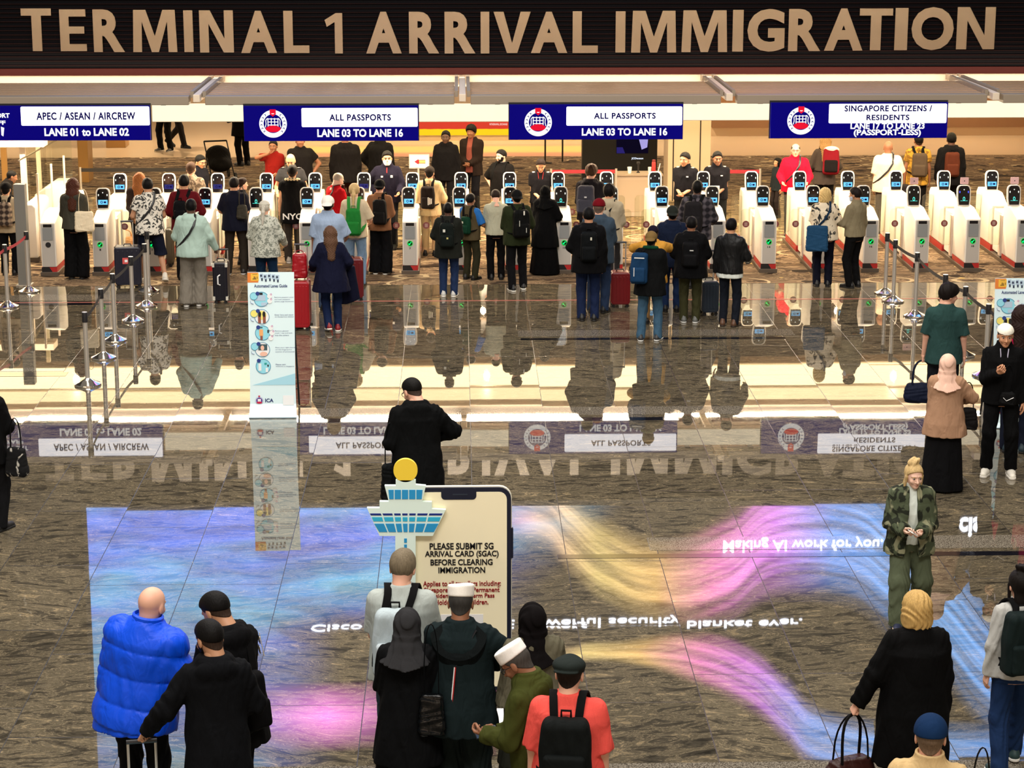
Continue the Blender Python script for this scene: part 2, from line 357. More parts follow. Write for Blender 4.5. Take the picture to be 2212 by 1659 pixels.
def carpet():
    m = bpy.data.materials.new('patterned_carpet'); m.use_nodes = True; n, l = nt(m); b = n['Principled BSDF']
    b.inputs['Roughness'].default_value = .95; b.inputs['Specular IOR Level'].default_value = .1
    ge = n.new('ShaderNodeNewGeometry')
    mp = n.new('ShaderNodeMapping'); mp.inputs['Scale'].default_value = (1, 2.6, 1); l.new(ge.outputs['Position'], mp.inputs[0])
    wv = n.new('ShaderNodeTexNoise'); wv.inputs['Scale'].default_value = 1.5; wv.inputs['Detail'].default_value = 4; wv.inputs['Distortion'].default_value = 1.5; l.new(mp.outputs[0], wv.inputs['Vector'])
    cr = n.new('ShaderNodeValToRGB'); cr.color_ramp.interpolation = 'LINEAR'; e = cr.color_ramp.elements
    e[0].position = .36; e[0].color = (.035, .022, .014, 1); e[1].position = .62; e[1].color = (.17, .115, .07, 1)
    for p, c in ((.44, (.09, .06, .038)), (.47, (.34, .245, .145)), (.5, (.08, .052, .033)), (.55, (.29, .20, .12)), (.58, (.06, .04, .026))):
        k = cr.color_ramp.elements.new(p); k.color = (*c, 1)
    l.new(wv.outputs[0], cr.inputs[0])
    # pale ring ovals and dark pebbles
    v1 = n.new('ShaderNodeTexVoronoi'); v1.inputs['Scale'].default_value = .75; v1.inputs['Randomness'].default_value = .8
    m1 = n.new('ShaderNodeMapping'); m1.inputs['Scale'].default_value = (1, 1.5, 1); l.new(ge.outputs['Position'], m1.inputs[0]); l.new(m1.outputs[0], v1.inputs['Vector'])
    def band(src, lo, hi):
        a = n.new('ShaderNodeMath'); a.operation = 'GREATER_THAN'; a.inputs[1].default_value = lo; l.new(src, a.inputs[0])
        c = n.new('ShaderNodeMath'); c.operation = 'LESS_THAN'; c.inputs[1].default_value = hi; l.new(src, c.inputs[0])
        d = n.new('ShaderNodeMath'); d.operation = 'MULTIPLY'; l.new(a.outputs[0], d.inputs[0]); l.new(c.outputs[0], d.inputs[1]); return d.outputs[0]
    x1 = n.new('ShaderNodeMixRGB'); l.new(band(v1.outputs[0], .40, .435), x1.inputs[0]); l.new(cr.outputs[0], x1.inputs[1]); x1.inputs[2].default_value = (.42, .33, .20, 1)
    v2 = n.new('ShaderNodeTexVoronoi'); v2.inputs['Scale'].default_value = 1.1; v2.inputs['Randomness'].default_value = 1
    m2 = n.new('ShaderNodeMapping'); m2.inputs['Location'].default_value = (7, 3, 0); m2.inputs['Scale'].default_value = (1, 1.2, 1); l.new(ge.outputs['Position'], m2.inputs[0]); l.new(m2.outputs[0], v2.inputs['Vector'])
    x2 = n.new('ShaderNodeMixRGB'); l.new(band(v2.outputs[0], -.1, .17), x2.inputs[0]); l.new(x1.outputs[0], x2.inputs[1]); x2.inputs[2].default_value = (.028, .02, .014, 1)
    v3 = n.new('ShaderNodeTexVoronoi'); v3.inputs['Scale'].default_value = 1.9; v3.inputs['Randomness'].default_value = 1
    m3 = n.new('ShaderNodeMapping'); m3.inputs['Location'].default_value = (2, 8, 0); l.new(ge.outputs['Position'], m3.inputs[0]); l.new(m3.outputs[0], v3.inputs['Vector'])
    x3 = n.new('ShaderNodeMixRGB'); l.new(band(v3.outputs[0], -.1, .12), x3.inputs[0]); l.new(x2.outputs[0], x3.inputs[1]); x3.inputs[2].default_value = (.52, .36, .13, 1)
    l.new(x3.outputs[0], b.inputs['Base Color'])
    return m
struct(MB().box(-30, 30, YC, YCB, -.1, 0.004).build('floor', carpet()))
far_stone = mat('polished_cream_stone', (.70, .54, .36), .06, bump=.01, bscale=2)
struct(MB().box(-30, 30, YCB, 66, -.1, 0.0).build('floor', far_stone))
def pale():
    m = bpy.data.materials.new('pale_granite_strip'); m.use_nodes = True; n, l = nt(m); b = n['Principled BSDF']
    ge = n.new('ShaderNodeNewGeometry'); nz = n.new('ShaderNodeTexNoise'); nz.inputs['Scale'].default_value = 75; nz.inputs['Detail'].default_value = 3; l.new(ge.outputs['Position'], nz.inputs['Vector'])
    cr = n.new('ShaderNodeValToRGB'); e = cr.color_ramp.elements; e[0].position = .40; e[0].color = (.06, .05, .038, 1); e[1].position = .60; e[1].color = (.24, .21, .165, 1)
    l.new(nz.outputs[0], cr.inputs[0]); l.new(cr.outputs[0], b.inputs['Base Color']); b.inputs['Roughness'].default_value = .015; b.inputs['IOR'].default_value = 1.6
    return m
M['pale'] = pale(); M['dark_stone'] = mat('black_granite_strip', (.006, .006, .009), .06, ior=1.5)
_tn = [0]
def strip(px0, px1, py0, py1, m):
    _tn[0] += 1
    a = gp(px0, py1); b = gp(px1, py1); c = gp(px1, py0)
    struct(MB().box(a[0], b[0], a[1], c[1], -.01, .0025).build('trim_%d' % _tn[0], m))
strip(-60, 285, 636, 650, M['pale']); strip(-60, 250, 651, 660, M['dark_stone'])
strip(1120, 1720, 711, 727, M['pale']); strip(1125, 1700, 728, 735, M['dark_stone'])
strip(-60, 136, 795, 803, M['pale']); strip(-60, 140, 804, 814, M['dark_stone'])
strip(645, 1612, 877, 900, M['pale']); strip(640, 1468, 901, 913, M['dark_stone'])
strip(1405, 2300, 1155, 1189, M['pale']); strip(1205, 2300, 1190, 1207, M['dark_stone'])
strip(525, 2300, 1640, 1800, M['pale'])
_tn[0] += 1; _a = gp(-60, 655.5); _b = gp(2300, 655.5); _c = gp(0, 653.7)
struct(MB().box(_a[0], _b[0], _a[1], _c[1], -.01, .003).build('trim_%d' % _tn[0], mat('red_floor_line', (.36, .12, .10), .2)))

# ------------------------------------------------------------------ overhead: gantry, fascia wall with letters, screen, back hall shell
YS = gp(1106, 609)[1]; YF = 37.4
X0, X1 = -13., 13.5
def zf(py, Y, px=1106): return yp(px, py, Y)[1]
fas_b, fas_t, red_t = zf(160, YF), zf(-14, YF), zf(145, YF)
fb = MB().box(X0, X1, YF, YF+.5, red_t, fas_t).build('wall_front', M['black_slat']); struct(fb)
g = MB()
zz = red_t+.04
while zz < fas_t-.03: g.box(X0, X1, YF-.03, YF, zz, zz+.016); zz += .075
struct(g.build('trim_40', mat('dark_slat_edge', (.010, .003, .003), .6, spec=.1)))
struct(MB().box(X0, X1, YF-.10, YF+.5, fas_b, red_t-.002).build('trim_41', M['maroon']))
struct(MB().box(X0, X1, YF-.02, YF+.4, zf(186, YF), fas_b-.002).build('trim_42', M['cream_paint']))
sg = empty('terminal_sign', (0, YF, red_t)); tag(sg, 'long row of big bronze capitals on the dark slatted wall across the top', 'sign')
def glyph(ch):
    T = .21
    S = lambda *p: [list(p)]
    if ch == 'T': return [[(.0,1),(.0,.83),(.34,.83),(.34,0),(.66,0),(.66,.83),(1,.83),(1,1)]]
    if ch == 'E': return [[(0,0),(1,0),(1,.17),(.35,.17),(.35,.42),(.93,.42),(.93,.59),(.35,.59),(.35,.83),(1,.83),(1,1),(0,1)]]
    if ch == 'I': return [[(0,0),(1,0),(1,1),(0,1)]]
    if ch == 'L': return [[(0,0),(1,0),(1,.18),(.36,.18),(.36,1),(0,1)]]
    if ch == 'M': return [[(0,0),(.03,1),(.31,1),(.5,.38),(.69,1),(.97,1),(1,0),(.8,0),(.785,.72),(.58,0),(.42,0),(.215,.72),(.2,0)]]
    if ch == 'N': return [[(0,0),(0,1),(.32,1),(.73,.33),(.73,1),(1,1),(1,0),(.70,0),(.27,.68),(.27,0)]]
    if ch == 'V': return [[(.36,0),(0,1),(.27,1),(.5,.24),(.73,1),(1,1),(.64,0)]]
    if ch == '1': return [[(.56,0),(.56,.78),(.12,.66),(0,.83),(.62,1),(1,1),(1,0)]]
    return None
LET = [('T',45,115,18,110),('E',128,189,20,110),('R',200,271,20,112),('M',285,384,21,112),('I',396,419,22,112),('N',430,506,22,113),('A',519,599,23,114),('L',612,669,23,114),
 ('1',701,741,28,115),('A',790,868,25,115),('R',883,949,25,115),('R',960,1027,25,115),('I',1038,1057,25,115),('V',1066,1146,25,114),('A',1147,1225,25,114),('L',1237,1291,24,114),
 ('I',1330,1350,24,113),('M',1364,1460,23,113),('M',1473,1570,22,112),('I',1583,1604,21,111),('G',1615,1693,19,111),('R',1704,1771,19,110),('A',1782,1862,18,109),('T',1857,1925,18,108),('I',1934,1958,17,108),('O',1970,2057,15,108),('N',2068,2146,15,106)]
for ch, a, b_, t, q in LET:
    x0, z1 = yp(a, t, YF-.05); x1, z0 = yp(b_, q, YF-.05)
    mb = MB(); gl = glyph(ch)
    if gl:
        for pl in gl: mb.prism([(x0+u*(x1-x0), z0+v*(z1-z0)) for u, v in pl], 'y', YF-.09, YF-.02)
    else:
        text_fit(mb, ch, x0, x1, z0, z1, YF-.02, bold=.045, th=.07)
    o = mb.build('letter', M['bronze'], sg); o.location = (0, -YF, -red_t)
# gantry in front of the fascia with arms and louvres
gz0, gz1 = zf(226, YS, 900), zf(207, YS, 900)
gm = M['gantry']
arms = [425, 999, 1575, 2150, -150]
axs = [yp(a, 215, YS)[0] for a in arms]
edges = sorted(axs)
br = empty('sign_gantry', (0, YS, gz0)); tag(br, 'long grey beam above the lane signs with louvres running back to the wall', 'gantry')
def bpart(mb, name, m, bevel=0):
    o = mb.build(name, m, br, bevel=bevel); o.location = (0, -YS, -gz0); return o
for xa, xb in zip([X0-1]+edges, edges+[X1+1]):
    if xb-xa > .5: bpart(MB().box(xa+.13, xb-.13, YS, YS+.28, gz0, gz1), 'beam', gm, .01)
for x in edges:
    bpart(MB().box(x-.055, x+.055, YS-.05, YF-.03, gz0+.05, gz1+.03), 'arm', M['cream_paint'], .01)
    bpart(MB().box(x-.125, x-.07, YS+.2, YF-.12, gz1-.04, gz1+.06), 'arm_flange', M['gantry'])
    bpart(MB().box(x+.07, x+.125, YS+.2, YF-.12, gz1-.04, gz1+.06), 'arm_flange', M['gantry'])
lv = MB()
for k in range(7):
    y = YS+.42+k*.29
    for xa, xb in zip([X0-1]+edges, edges+[X1+1]):
        if xb-xa > .5: lv.prism([(y, gz1-.03), (y+.20, gz1-.03), (y+.20, gz1-.005), (y, gz1-.005)], 'x', xa+.13, xb-.13)
bpart(lv, 'louvre', mat('louvre_paint', (.42, .28, .17), .5))
# the far side of the hall behind the viewer, mirrored in the metal letters
struct(MB().box(-26, 26, -9.3, -9, 0, 7.5).build('wall_rear', M['beige']))
for _k in range(8):
    _d = bpy.data.lights.new('rear_wall_fill_lamp', 'POINT'); _d.energy = 330; _d.color = (1.0, .84, .64); _d.shadow_soft_size = .1  # unseen lamps added so the rear wall shows bright in the letters
    _o = bpy.data.objects.new('rear_wall_fill_lamp', _d); COL.objects.link(_o); _o.location = (-21+_k*6, -6.2, 4.6)
# overhead screen
zb = rp(600, 1098, YF)[1]; zt = rp(600, 1655, YF)[1]
lx0 = rp(196, 1300, YF)[0]; lx1 = rp(2290, 1300, YF)[0]
def led():
    m = bpy.data.materials.new('screen_picture'); m.use_nodes = True; n, l = nt(m); b = n['Principled BSDF']
    b.inputs['Base Color'].default_value = (.01, .01, .01, 1); b.inputs['Roughness'].default_value = .5
    ge = n.new('ShaderNodeNewGeometry'); sp = n.new('ShaderNodeSeparateXYZ'); l.new(ge.outputs['Position'], sp.inputs[0])
    def mt(op, a, bb=None, c=None):
        k = n.new('ShaderNodeMath'); k.operation = op
        for i, v in enumerate((a, bb, c)):
            if v is None: continue
            if isinstance(v, (int, float)): k.inputs[i].default_value = v
            else: l.new(v, k.inputs[i])
        return k.outputs[0]
    u = mt('DIVIDE', mt('SUBTRACT', sp.outputs[0], lx0), lx1-lx0)          # 0..1 left to right
    v = mt('DIVIDE', mt('SUBTRACT', sp.outputs[2], zb), zt-zb)            # 0..1 bottom to top
    def ribbon(ctr, wid):
        # soft band around height ctr(u), streaked
        d = mt('DIVIDE', mt('ABSOLUTE', mt('SUBTRACT', v, ctr)), wid)
        k = mt('SUBTRACT', 1.0, d); k = mt('MAXIMUM', k, 0.0); return k
    def smooth(x, lo, hi):
        k = n.new('ShaderNodeMapRange'); k.interpolation_type = 'SMOOTHSTEP'; k.inputs[1].default_value = lo; k.inputs[2].default_value = hi; l.new(x, k.inputs[0]); return k.outputs[0]
    nz = n.new('ShaderNodeTexNoise'); nz.inputs['Scale'].default_value = .7; nz.inputs['Detail'].default_value = 4
    cb = n.new('ShaderNodeCombineXYZ'); l.new(mt('MULTIPLY', u, 5.), cb.inputs[0]); l.new(mt('MULTIPLY', v, 4.), cb.inputs[1]); l.new(cb.outputs[0], nz.inputs['Vector'])
    stre = n.new('ShaderNodeTexWave'); stre.inputs['Scale'].default_value = 6.0; stre.inputs['Distortion'].default_value = 6.0; stre.inputs['Detail'].default_value = 4; stre.bands_direction = 'Y'
    l.new(cb.outputs[0], stre.inputs['Vector'])
    # ribbon 1: swings down from the left centre, low at u~.58 and on to the right edge top
    # curve points are given through a float curve
    fc = n.new('ShaderNodeFloatCurve'); cv = fc.mapping.curves[0]
    pts = [(0, .10), (.15, .18), (.30, .24), (.40, .06), (.445, -.02), (.49, .10), (.53, .22), (.59, .29), (.65, .24), (.71, .10), (.76, .10), (.82, .22), (.88, .42), (.94, .66), (1, .8)]
    cv.points[0].location = (pts[0][0], pts[0][1]+.2); cv.points[1].location = (pts[-1][0], pts[-1][1]+.2 if pts[-1][1] < .8 else 1.0)
    for p in pts[1:-1]: cv.points.new(p[0], p[1]+.2)
    fc.mapping.update(); l.new(u, fc.inputs['Value']); c1 = mt('SUBTRACT', fc.outputs[0], .2)
    f2 = n.new('ShaderNodeFloatCurve'); cv = f2.mapping.curves[0]
    p2 = [(0, .60), (.2, .60), (.30, .60), (.40, .60), (.47, .565), (.55, .56), (.62, .585), (.67, .65), (.72, .80), (.76, .92), (1, 1.)]
    cv.points[0].location = p2[0]; cv.points[1].location = p2[-1]
    for p in p2[1:-1]: cv.points.new(*p)
    f2.mapping.update(); l.new(u, f2.inputs['Value']); c2 = f2.outputs[0]
    r1 = ribbon(c1, mt('MULTIPLY_ADD', smooth(u, .58, .74), .12, .18)); r2 = ribbon(c2, mt('MULTIPLY_ADD', smooth(u, .52, .68), .10, .045))
    r1 = mt('MULTIPLY', r1, mt('MULTIPLY', smooth(u, .40, .46), 1.0))
    r2 = mt('MULTIPLY', r2, mt('MULTIPLY', smooth(u, .46, .52), 1.0))
    def fibre(along, across, ku, kv, off):       # fine threads running along a ribbon
        q = n.new('ShaderNodeTexNoise'); q.inputs['Scale'].default_value = 1.; q.inputs['Detail'].default_value = 5; q.inputs['Roughness'].default_value = .62
        c_ = n.new('ShaderNodeCombineXYZ'); l.new(mt('MULTIPLY', along, ku), c_.inputs[0]); l.new(mt('MULTIPLY_ADD', across, kv, off), c_.inputs[1]); l.new(c_.outputs[0], q.inputs['Vector'])
        return smooth(q.outputs[0], .30, .70)
    a1 = mt('MULTIPLY', smooth(r1, 0, .8), mt('MULTIPLY_ADD', fibre(u, mt('SUBTRACT', v, c1), 5., 22., 3.), .95, .30))
    a2 = mt('MULTIPLY', smooth(r2, 0, .7), mt('MULTIPLY_ADD', fibre(u, mt('SUBTRACT', v, c2), 5., 26., 9.), .95, .35))
    amp = mt('MAXIMUM', a1, a2)
    cr = n.new('ShaderNodeValToRGB'); e = cr.color_ramp.elements
    e[0].position = .42; e[0].color = (.9, .30, .75, 1); e[1].position = 1; e[1].color = (.16, .38, .95, 1)
    for p, c in ((.46, (.95, .55, .35)), (.52, (1.0, .74, .26)), (.58, (1.0, .60, .20)), (.64, (1.0, .28, .60)), (.70, (.75, .25, .9)), (.76, (.2, .4, 1.0)), (.86, (.2, .5, 1.0))):
        k = cr.color_ramp.elements.new(p); k.color = (*c, 1)
    ush = mt('ADD', u, mt('MULTIPLY', mt('SUBTRACT', r2, .0), .02)); l.new(ush, cr.inputs[0])
    # the blue wash of the left third
    bl = mt('MULTIPLY', smooth(mt('SUBTRACT', mt('MULTIPLY_ADD', nz.outputs[0], .25, .36), mt('ABSOLUTE', mt('SUBTRACT', u, mt('MULTIPLY_ADD', v, -.16, .16)))), .1, .32), mt('MULTIPLY_ADD', smooth(v, .95, .1), .5, .5))
    bl = mt('MULTIPLY', bl, mt('SUBTRACT', 1.0, mt('MULTIPLY', smooth(u, .17, .26), smooth(v, .34, .48))))
    bl2 = mt('MULTIPLY', bl, mt('MULTIPLY_ADD', fibre(u, mt('ADD', v, mt('MULTIPLY', nz.outputs[0], .5)), 7., 14., 1.), .55, .45))
    bcol = n.new('ShaderNodeMixRGB'); l.new(smooth(nz.outputs[0], .4, .62), bcol.inputs[0]); bcol.inputs[1].default_value = (.13, .24, .95, 1); bcol.inputs[2].default_value = (.22, .66, 1.0, 1)
    pk = mt('MULTIPLY', ribbon(.80, .14), ribbon2(mt, u, .24, .09))
    def scale(c, f):
        k = n.new('ShaderNodeVectorMath'); k.operation = 'SCALE'; l.new(c, k.inputs[0]); l.new(f, k.inputs['Scale']); return k.outputs[0]
    def add(a, c):
        k = n.new('ShaderNodeVectorMath'); k.operation = 'ADD'; l.new(a, k.inputs[0]); l.new(c, k.inputs[1]); return k.outputs[0]
    pc = n.new('ShaderNodeRGB'); pc.outputs[0].default_value = (1.0, .25, .8, 1)
    tot = add(add(scale(cr.outputs[0], amp), scale(bcol.outputs[0], bl2)), scale(pc.outputs[0], mt('MULTIPLY', pk, 1.6)))
    l.new(tot, b.inputs['Emission Color']); b.inputs['Emission Strength'].default_value = LED_GAIN
    return m
def ribbon2(mt, x, c, w): return mt('MAXIMUM', mt('SUBTRACT', 1.0, mt('DIVIDE', mt('ABSOLUTE', mt('SUBTRACT', x, c)), w)), 0.0)
LED_GAIN = 4.2
scr = empty('advertising_screen', (0, YF, zb)); tag(scr, 'huge bright advertising screen above the wall letters, mirrored in the polished floor', 'screen')
def spart(mb, name, m):
    o = mb.build(name, m, scr); o.location = (0, -YF, -zb); return o
spart(MB().box(lx0-.1, lx1+.1, YF+.03, YF+.35, zb-.1, zt+.1), 'housing', M['dark'])
spart(MB().box(lx0, lx1, YF-.01, YF+.03, zb, zt), 'picture', led())
tx = MB()
def rtext(mb, s, pa, pb, py_top, py_bot, bold=.012):
    xa, z1 = rp(pa, py_bot, YF-.03); xb, z0 = rp(pb, py_top, YF-.03)
    text_fit(mb, s, xa, xb, z0, z1, YF-.012, bold=bold, th=.02)
tx2 = MB(); rtext(tx2, 'Cisco makes the most powerful security blanket ever.', 672, 1733, 1332, 1362)
rtext(tx, 'Making AI work for you.', 1562, 1908, 1160, 1190)
tx3 = MB(); rtext(tx3, 'cisco', 2070, 2165, 1115, 1160, .03)
for tx_ in (tx, tx2, tx3): spart(tx_, 'lettering', emis('screen_lettering', (235, 240, 255), 9.0))

# lane signs
def sx(px, py=250): return yp(px, py, YS)
def emblem(mb_white, mb_red, mb_navy, cx, cz, r, y):
    mb_white.disc(cx, y, cz, r, th=.006, n=48)
    mb_navy.disc(cx, y-.006, cz+.02*r, .68*r, th=.002, n=40)
    for s in (-1, 1):
        for k in range(6):
            a = R(90+s*(38+k*18)); px_, pz_ = cx+.84*r*math.cos(a), cz+.84*r*math.sin(a)
            for t in (-1, 1):
                d = a+s*PI/2+t*.75; q = .13*r
                ux, uz = math.cos(d), math.sin(d); nx, nz_ = -uz, ux
                w = .03*r
                mb_navy.prism([(px_-nx*w, pz_-nz_*w), (px_+nx*w, pz_+nz_*w), (px_+ux*q+nx*w*.3, pz_+uz*q+nz_*w*.3), (px_+ux*q-nx*w*.3, pz_+uz*q-nz_*w*.3)], 'y', y-.008, y-.006)
    # portcullis
    for k in range(4): mb_white.box(cx-.36*r+k*.24*r-.03*r, cx-.36*r+k*.24*r+.03*r, y-.010, y-.007, cz-.36*r, cz+.42*r)
    for k in range(4): mb_white.box(cx-.40*r, cx+.40*r, y-.010, y-.007, cz-.30*r+k*.22*r-.03*r, cz-.30*r+k*.22*r+.03*r)
    for s in (-1, 1):
        mb_white.tube([(cx+s*.40*r, y-.008, cz+.40*r), (cx+s*.52*r, y-.008, cz+.25*r), (cx+s*.50*r, y-.008, cz), (cx+s*.56*r, y-.008, cz-.25*r)], .035*r, 6)
    mb_red.disc(cx, y-.010, cz-.36*r, .54*r, .24*r, th=.003, n=28)
    mb_red.prism([(cx-.22*r, cz+1.05*r), (cx-.22*r, cz+.70*r), (cx, cz+.52*r), (cx+.22*r, cz+.70*r), (cx+.22*r, cz+1.05*r)], 'y', y-.012, y-.008)
    mb_white.disc(cx, y-.012, cz+.76*r, .11*r, .06*r, th=.002, n=14, a0=PI, a1=2*PI)
SIGNS = [
 (-105, 327, 228, 301, 47, 327, 229, 269, None, [('APEC / ASEAN / AIRCREW', 81, 295, 241, 257, 0, 1)], [('LANE 01 to LANE 02', 98, 281, 275, 292)], 'blue and white hanging sign for lanes 01 to 02 at the far left'),
 (527, 904, 228, 302, 652, 904, 232, 272, 591, [('ALL PASSPORTS', 712, 845, 245, 259, 0, 1)], [('LANE 03 TO LANE 16', 686, 871, 277, 294)], 'blue all passports sign, the left one of two, over the gates behind the guide banner'),
 (1100, 1473, 225, 299, 1223, 1473, 229, 269, 1162, [('ALL PASSPORTS', 1282, 1415, 242, 255, 0, 1)], [('LANE 03 TO LANE 16', 1256, 1440, 275, 291)], 'blue all passports sign, the right one of two, hanging in front of the beige column'),
 (1664, 2042, 221, 296, 1789, 2042, 223, 264, 1728, [('SINGAPORE CITIZENS /', 1822, 2010, 226, 239, 0, 1), ('RESIDENTS', 1869, 1961, 246, 258, 0, 1)], [('LANE 17 TO LANE 23', 1835, 1994, 264, 277), ('(PASSPORT-LESS)', 1842, 1986, 278, 294)], 'blue hanging sign for citizens and residents, lanes 17 to 23'),
]
for (a, b_, t, q, wa, wb, wt, wq, em, txs, wts, lab) in SIGNS:
    x0, z1 = sx(a, t); x1, z0 = sx(b_, q)
    e = empty('lane_sign', ((x0+x1)/2, YS, z1)); tag(e, lab, 'sign', 'hanging lane signs')
    L = (-(x0+x1)/2, -YS, -z1)
    def P(mb, name, m):
        o = mb.build(name, m, e); o.location = L; return o
    P(MB().box(x0, x1, YS-.10, YS, z0, z1), 'panel', M['navy'])
    P(MB().box(x0-.012, x1+.012, YS-.02, YS+.02, z0-.012, z1+.03), 'frame', M['dark'])
    u0, v1 = sx(wa, wt); u1, v0 = sx(wb, wq)
    P(MB().rrect(u0, u1-.01, v0, v1, YS-.112, YS-.10, .02), 'white_field', emis('bright_white_field', (252, 250, 255), 2.0))
    mb = MB()
    for s, pa, pb, pt, pq, bd, sp_ in txs:
        xa, zb_ = sx(pa, pt); xb, za_ = sx(pb, pq); mb = MB(); text_fit(mb, s, xa, xb, za_, zb_, YS-.112, bold=.032, spacing=1.1); P(mb, 'lettering', M['lit_blue_txt'])
    for s, pa, pb, pt, pq in wts:
        xa, zb_ = sx(pa, pt); xb, za_ = sx(pb, pq); mb = MB(); text_fit(mb, s, xa, xb, za_, zb_, YS-.10, bold=.035, th=.006); P(mb, 'lettering', M['lit_white'])
    if em is None:
        for s, pa, pb, pt, pq in (('AIRPORT', -35, 24, 243, 253), ('STAFF', -32, 15, 259, 268)):
            xa, zb_ = sx(pa, pt); xb, za_ = sx(pb, pq); mb = MB(); text_fit(mb, s, xa, xb, za_, zb_, YS-.10, bold=.035, th=.006); P(mb, 'lettering', M['lit_white'])
        mb = MB(); xa, zb_ = sx(-6, 272); xb, za_ = sx(13, 293)
        mb.prism([(xa+.08, za_+.02), (xb-.02, za_), (xb, zb_-.02), (xa+.08, zb_)], 'y', YS-.106, YS-.10)
        xa, zb_ = sx(-30, 274); mb.disc(xa+.05, YS-.10, zb_-.03, .025, th=.006, n=16); mb.box(xa+.02, xa+.08, YS-.106, YS-.10, za_+.02, zb_-.06); P(mb, 'door_symbol', M['lit_white'])
    if em:
        cx, cz = sx(em, (t+q)/2+1); r = 29.5/2212*36/ (36*F_/W_) * YS/math.cos(.1)
        w_, r_, n_ = MB(), MB(), MB(); emblem(w_, r_, n_, cx, cz, r, YS-.10)
        P(w_, 'emblem', M['lit_white']); P(n_, 'emblem_ring', M['navy']); P(r_, 'emblem_crest', M['lit_red'])
    for hx in (x0+.3, x1-.3):
        P(MB().box(hx-.02, hx+.02, YS+.0, YS+.04, z1-.01, gz0+.004), 'hanger', M['dark'])
# lit cream panels between the signs
YP = YS+.285
lit_cream = emis('lit_cream_panel', (255, 238, 205), 1.25)
for pa, pb, pt, pq, lab in ((328, 528, 225, 262, 'glowing cream panel between the lanes 01-02 sign and the left all passports sign'), (903, 1101, 225, 262, 'glowing cream panel between the two all passports signs'),
                       (1472, 1666, 224, 259, 'glowing cream panel right of the right all passports sign'), (2041, 2260, 219, 253, 'glowing cream panel at the right edge of the sign row')):
    x0, z1 = yp(pa, pt, YP); x1, z0 = yp(pb, pq, YP)
    z1 = min(z1, gz0+.02)
    e = empty('light_box', ((x0+x1)/2, YP, z1)); tag(e, lab, 'light', 'light boxes between the lane signs')
    o = MB().box(x0, x1, YP, YP+.1, z0, z1).build('diffuser', lit_cream, e); o.location = (-(x0+x1)/2, -YP, -z1)
    o = MB().box(x0-.01, x1+.01, YP+.02, YP+.12, z0-.01, z1).build('housing', M['cream_paint'], e); o.location = (-(x0+x1)/2, -YP, -z1)
    for bx in (x0+.2, x1-.2): o = MB().box(bx-.04, bx+.04, YP-.12, YP+.05, gz0-.02, gz0+.004).build('bracket', M['dark'], e); o.location = (-(x0+x1)/2, -YP, -z1)

# back hall: ceiling with light troughs, end wall, bronze columns
CZ = 3.3
struct(MB().box(-30, 30, YF+.5, 43.2, CZ, CZ+.2).build('ceiling', M['cream_paint']))
struct(MB().box(-30, 30, 43.2, 66, CZ, CZ+.2).build('ceiling', mat('dark_ceiling', (.10, .07, .045), .7)))
struct(MB().box(X0-6, X1+6, YF+.5, YF+.8, fas_t, 12.5).build('wall_front', mat('dark_upper_wall', (.05, .045, .04), .7)))
for k, (ya, yb, st, lab) in enumerate(((38.25, 38.85, 9.0, 'long narrow light trough in the ceiling just behind the wall of letters'), (38.95, 40.3, 3.4, 'added dim glow for the lit ceiling between the two bright back hall lights'), (40.4, 42.3, 5.0, 'long wide light panel in the ceiling of the hall behind the gates'))):  # the middle panel is an added glow standing in for lit ceiling
    e = empty('ceiling_light', (0.5, (ya+yb)/2, CZ)); tag(e, lab, 'light', 'ceiling lights of the back hall')
    MB().box(-14, 14, -(yb-ya)/2, (yb-ya)/2, -.03, 0).build('diffuser', emis('warm_tube_light', (255, 226, 170), st), e)
    MB().box(-14.1, 14.1, -(yb-ya)/2-.05, -(yb-ya)/2, -.06, 0).box(-14.1, 14.1, (yb-ya)/2, (yb-ya)/2+.05, -.06, 0).build('frame', M['cream_paint'], e)
YB = 60.
_wx = yp(1536, 300, 54.)[0]
struct(MB().box(_wx, 30, 54.0, 54.3, 0, CZ).build('wall_right', mat('lit_beige_wall', (.62, .46, .30), .5)))
struct(MB().box(_wx, 30, 53.85, 54.0, zf(276, 54.), CZ).build('trim_60', mat('brown_band', (.20, .10, .045), .5)))
struct(MB().box(-30, 30, YB, YB+.3, 0, CZ).build('wall_back', M['beige']))
struct(MB().box(-30, -15.5, YF+.5, YB, 0, CZ).build('wall_left', M['beige']))
struct(MB().box(16, 30, YF+.5, YB, 0, CZ).build('wall_right', M['beige']))
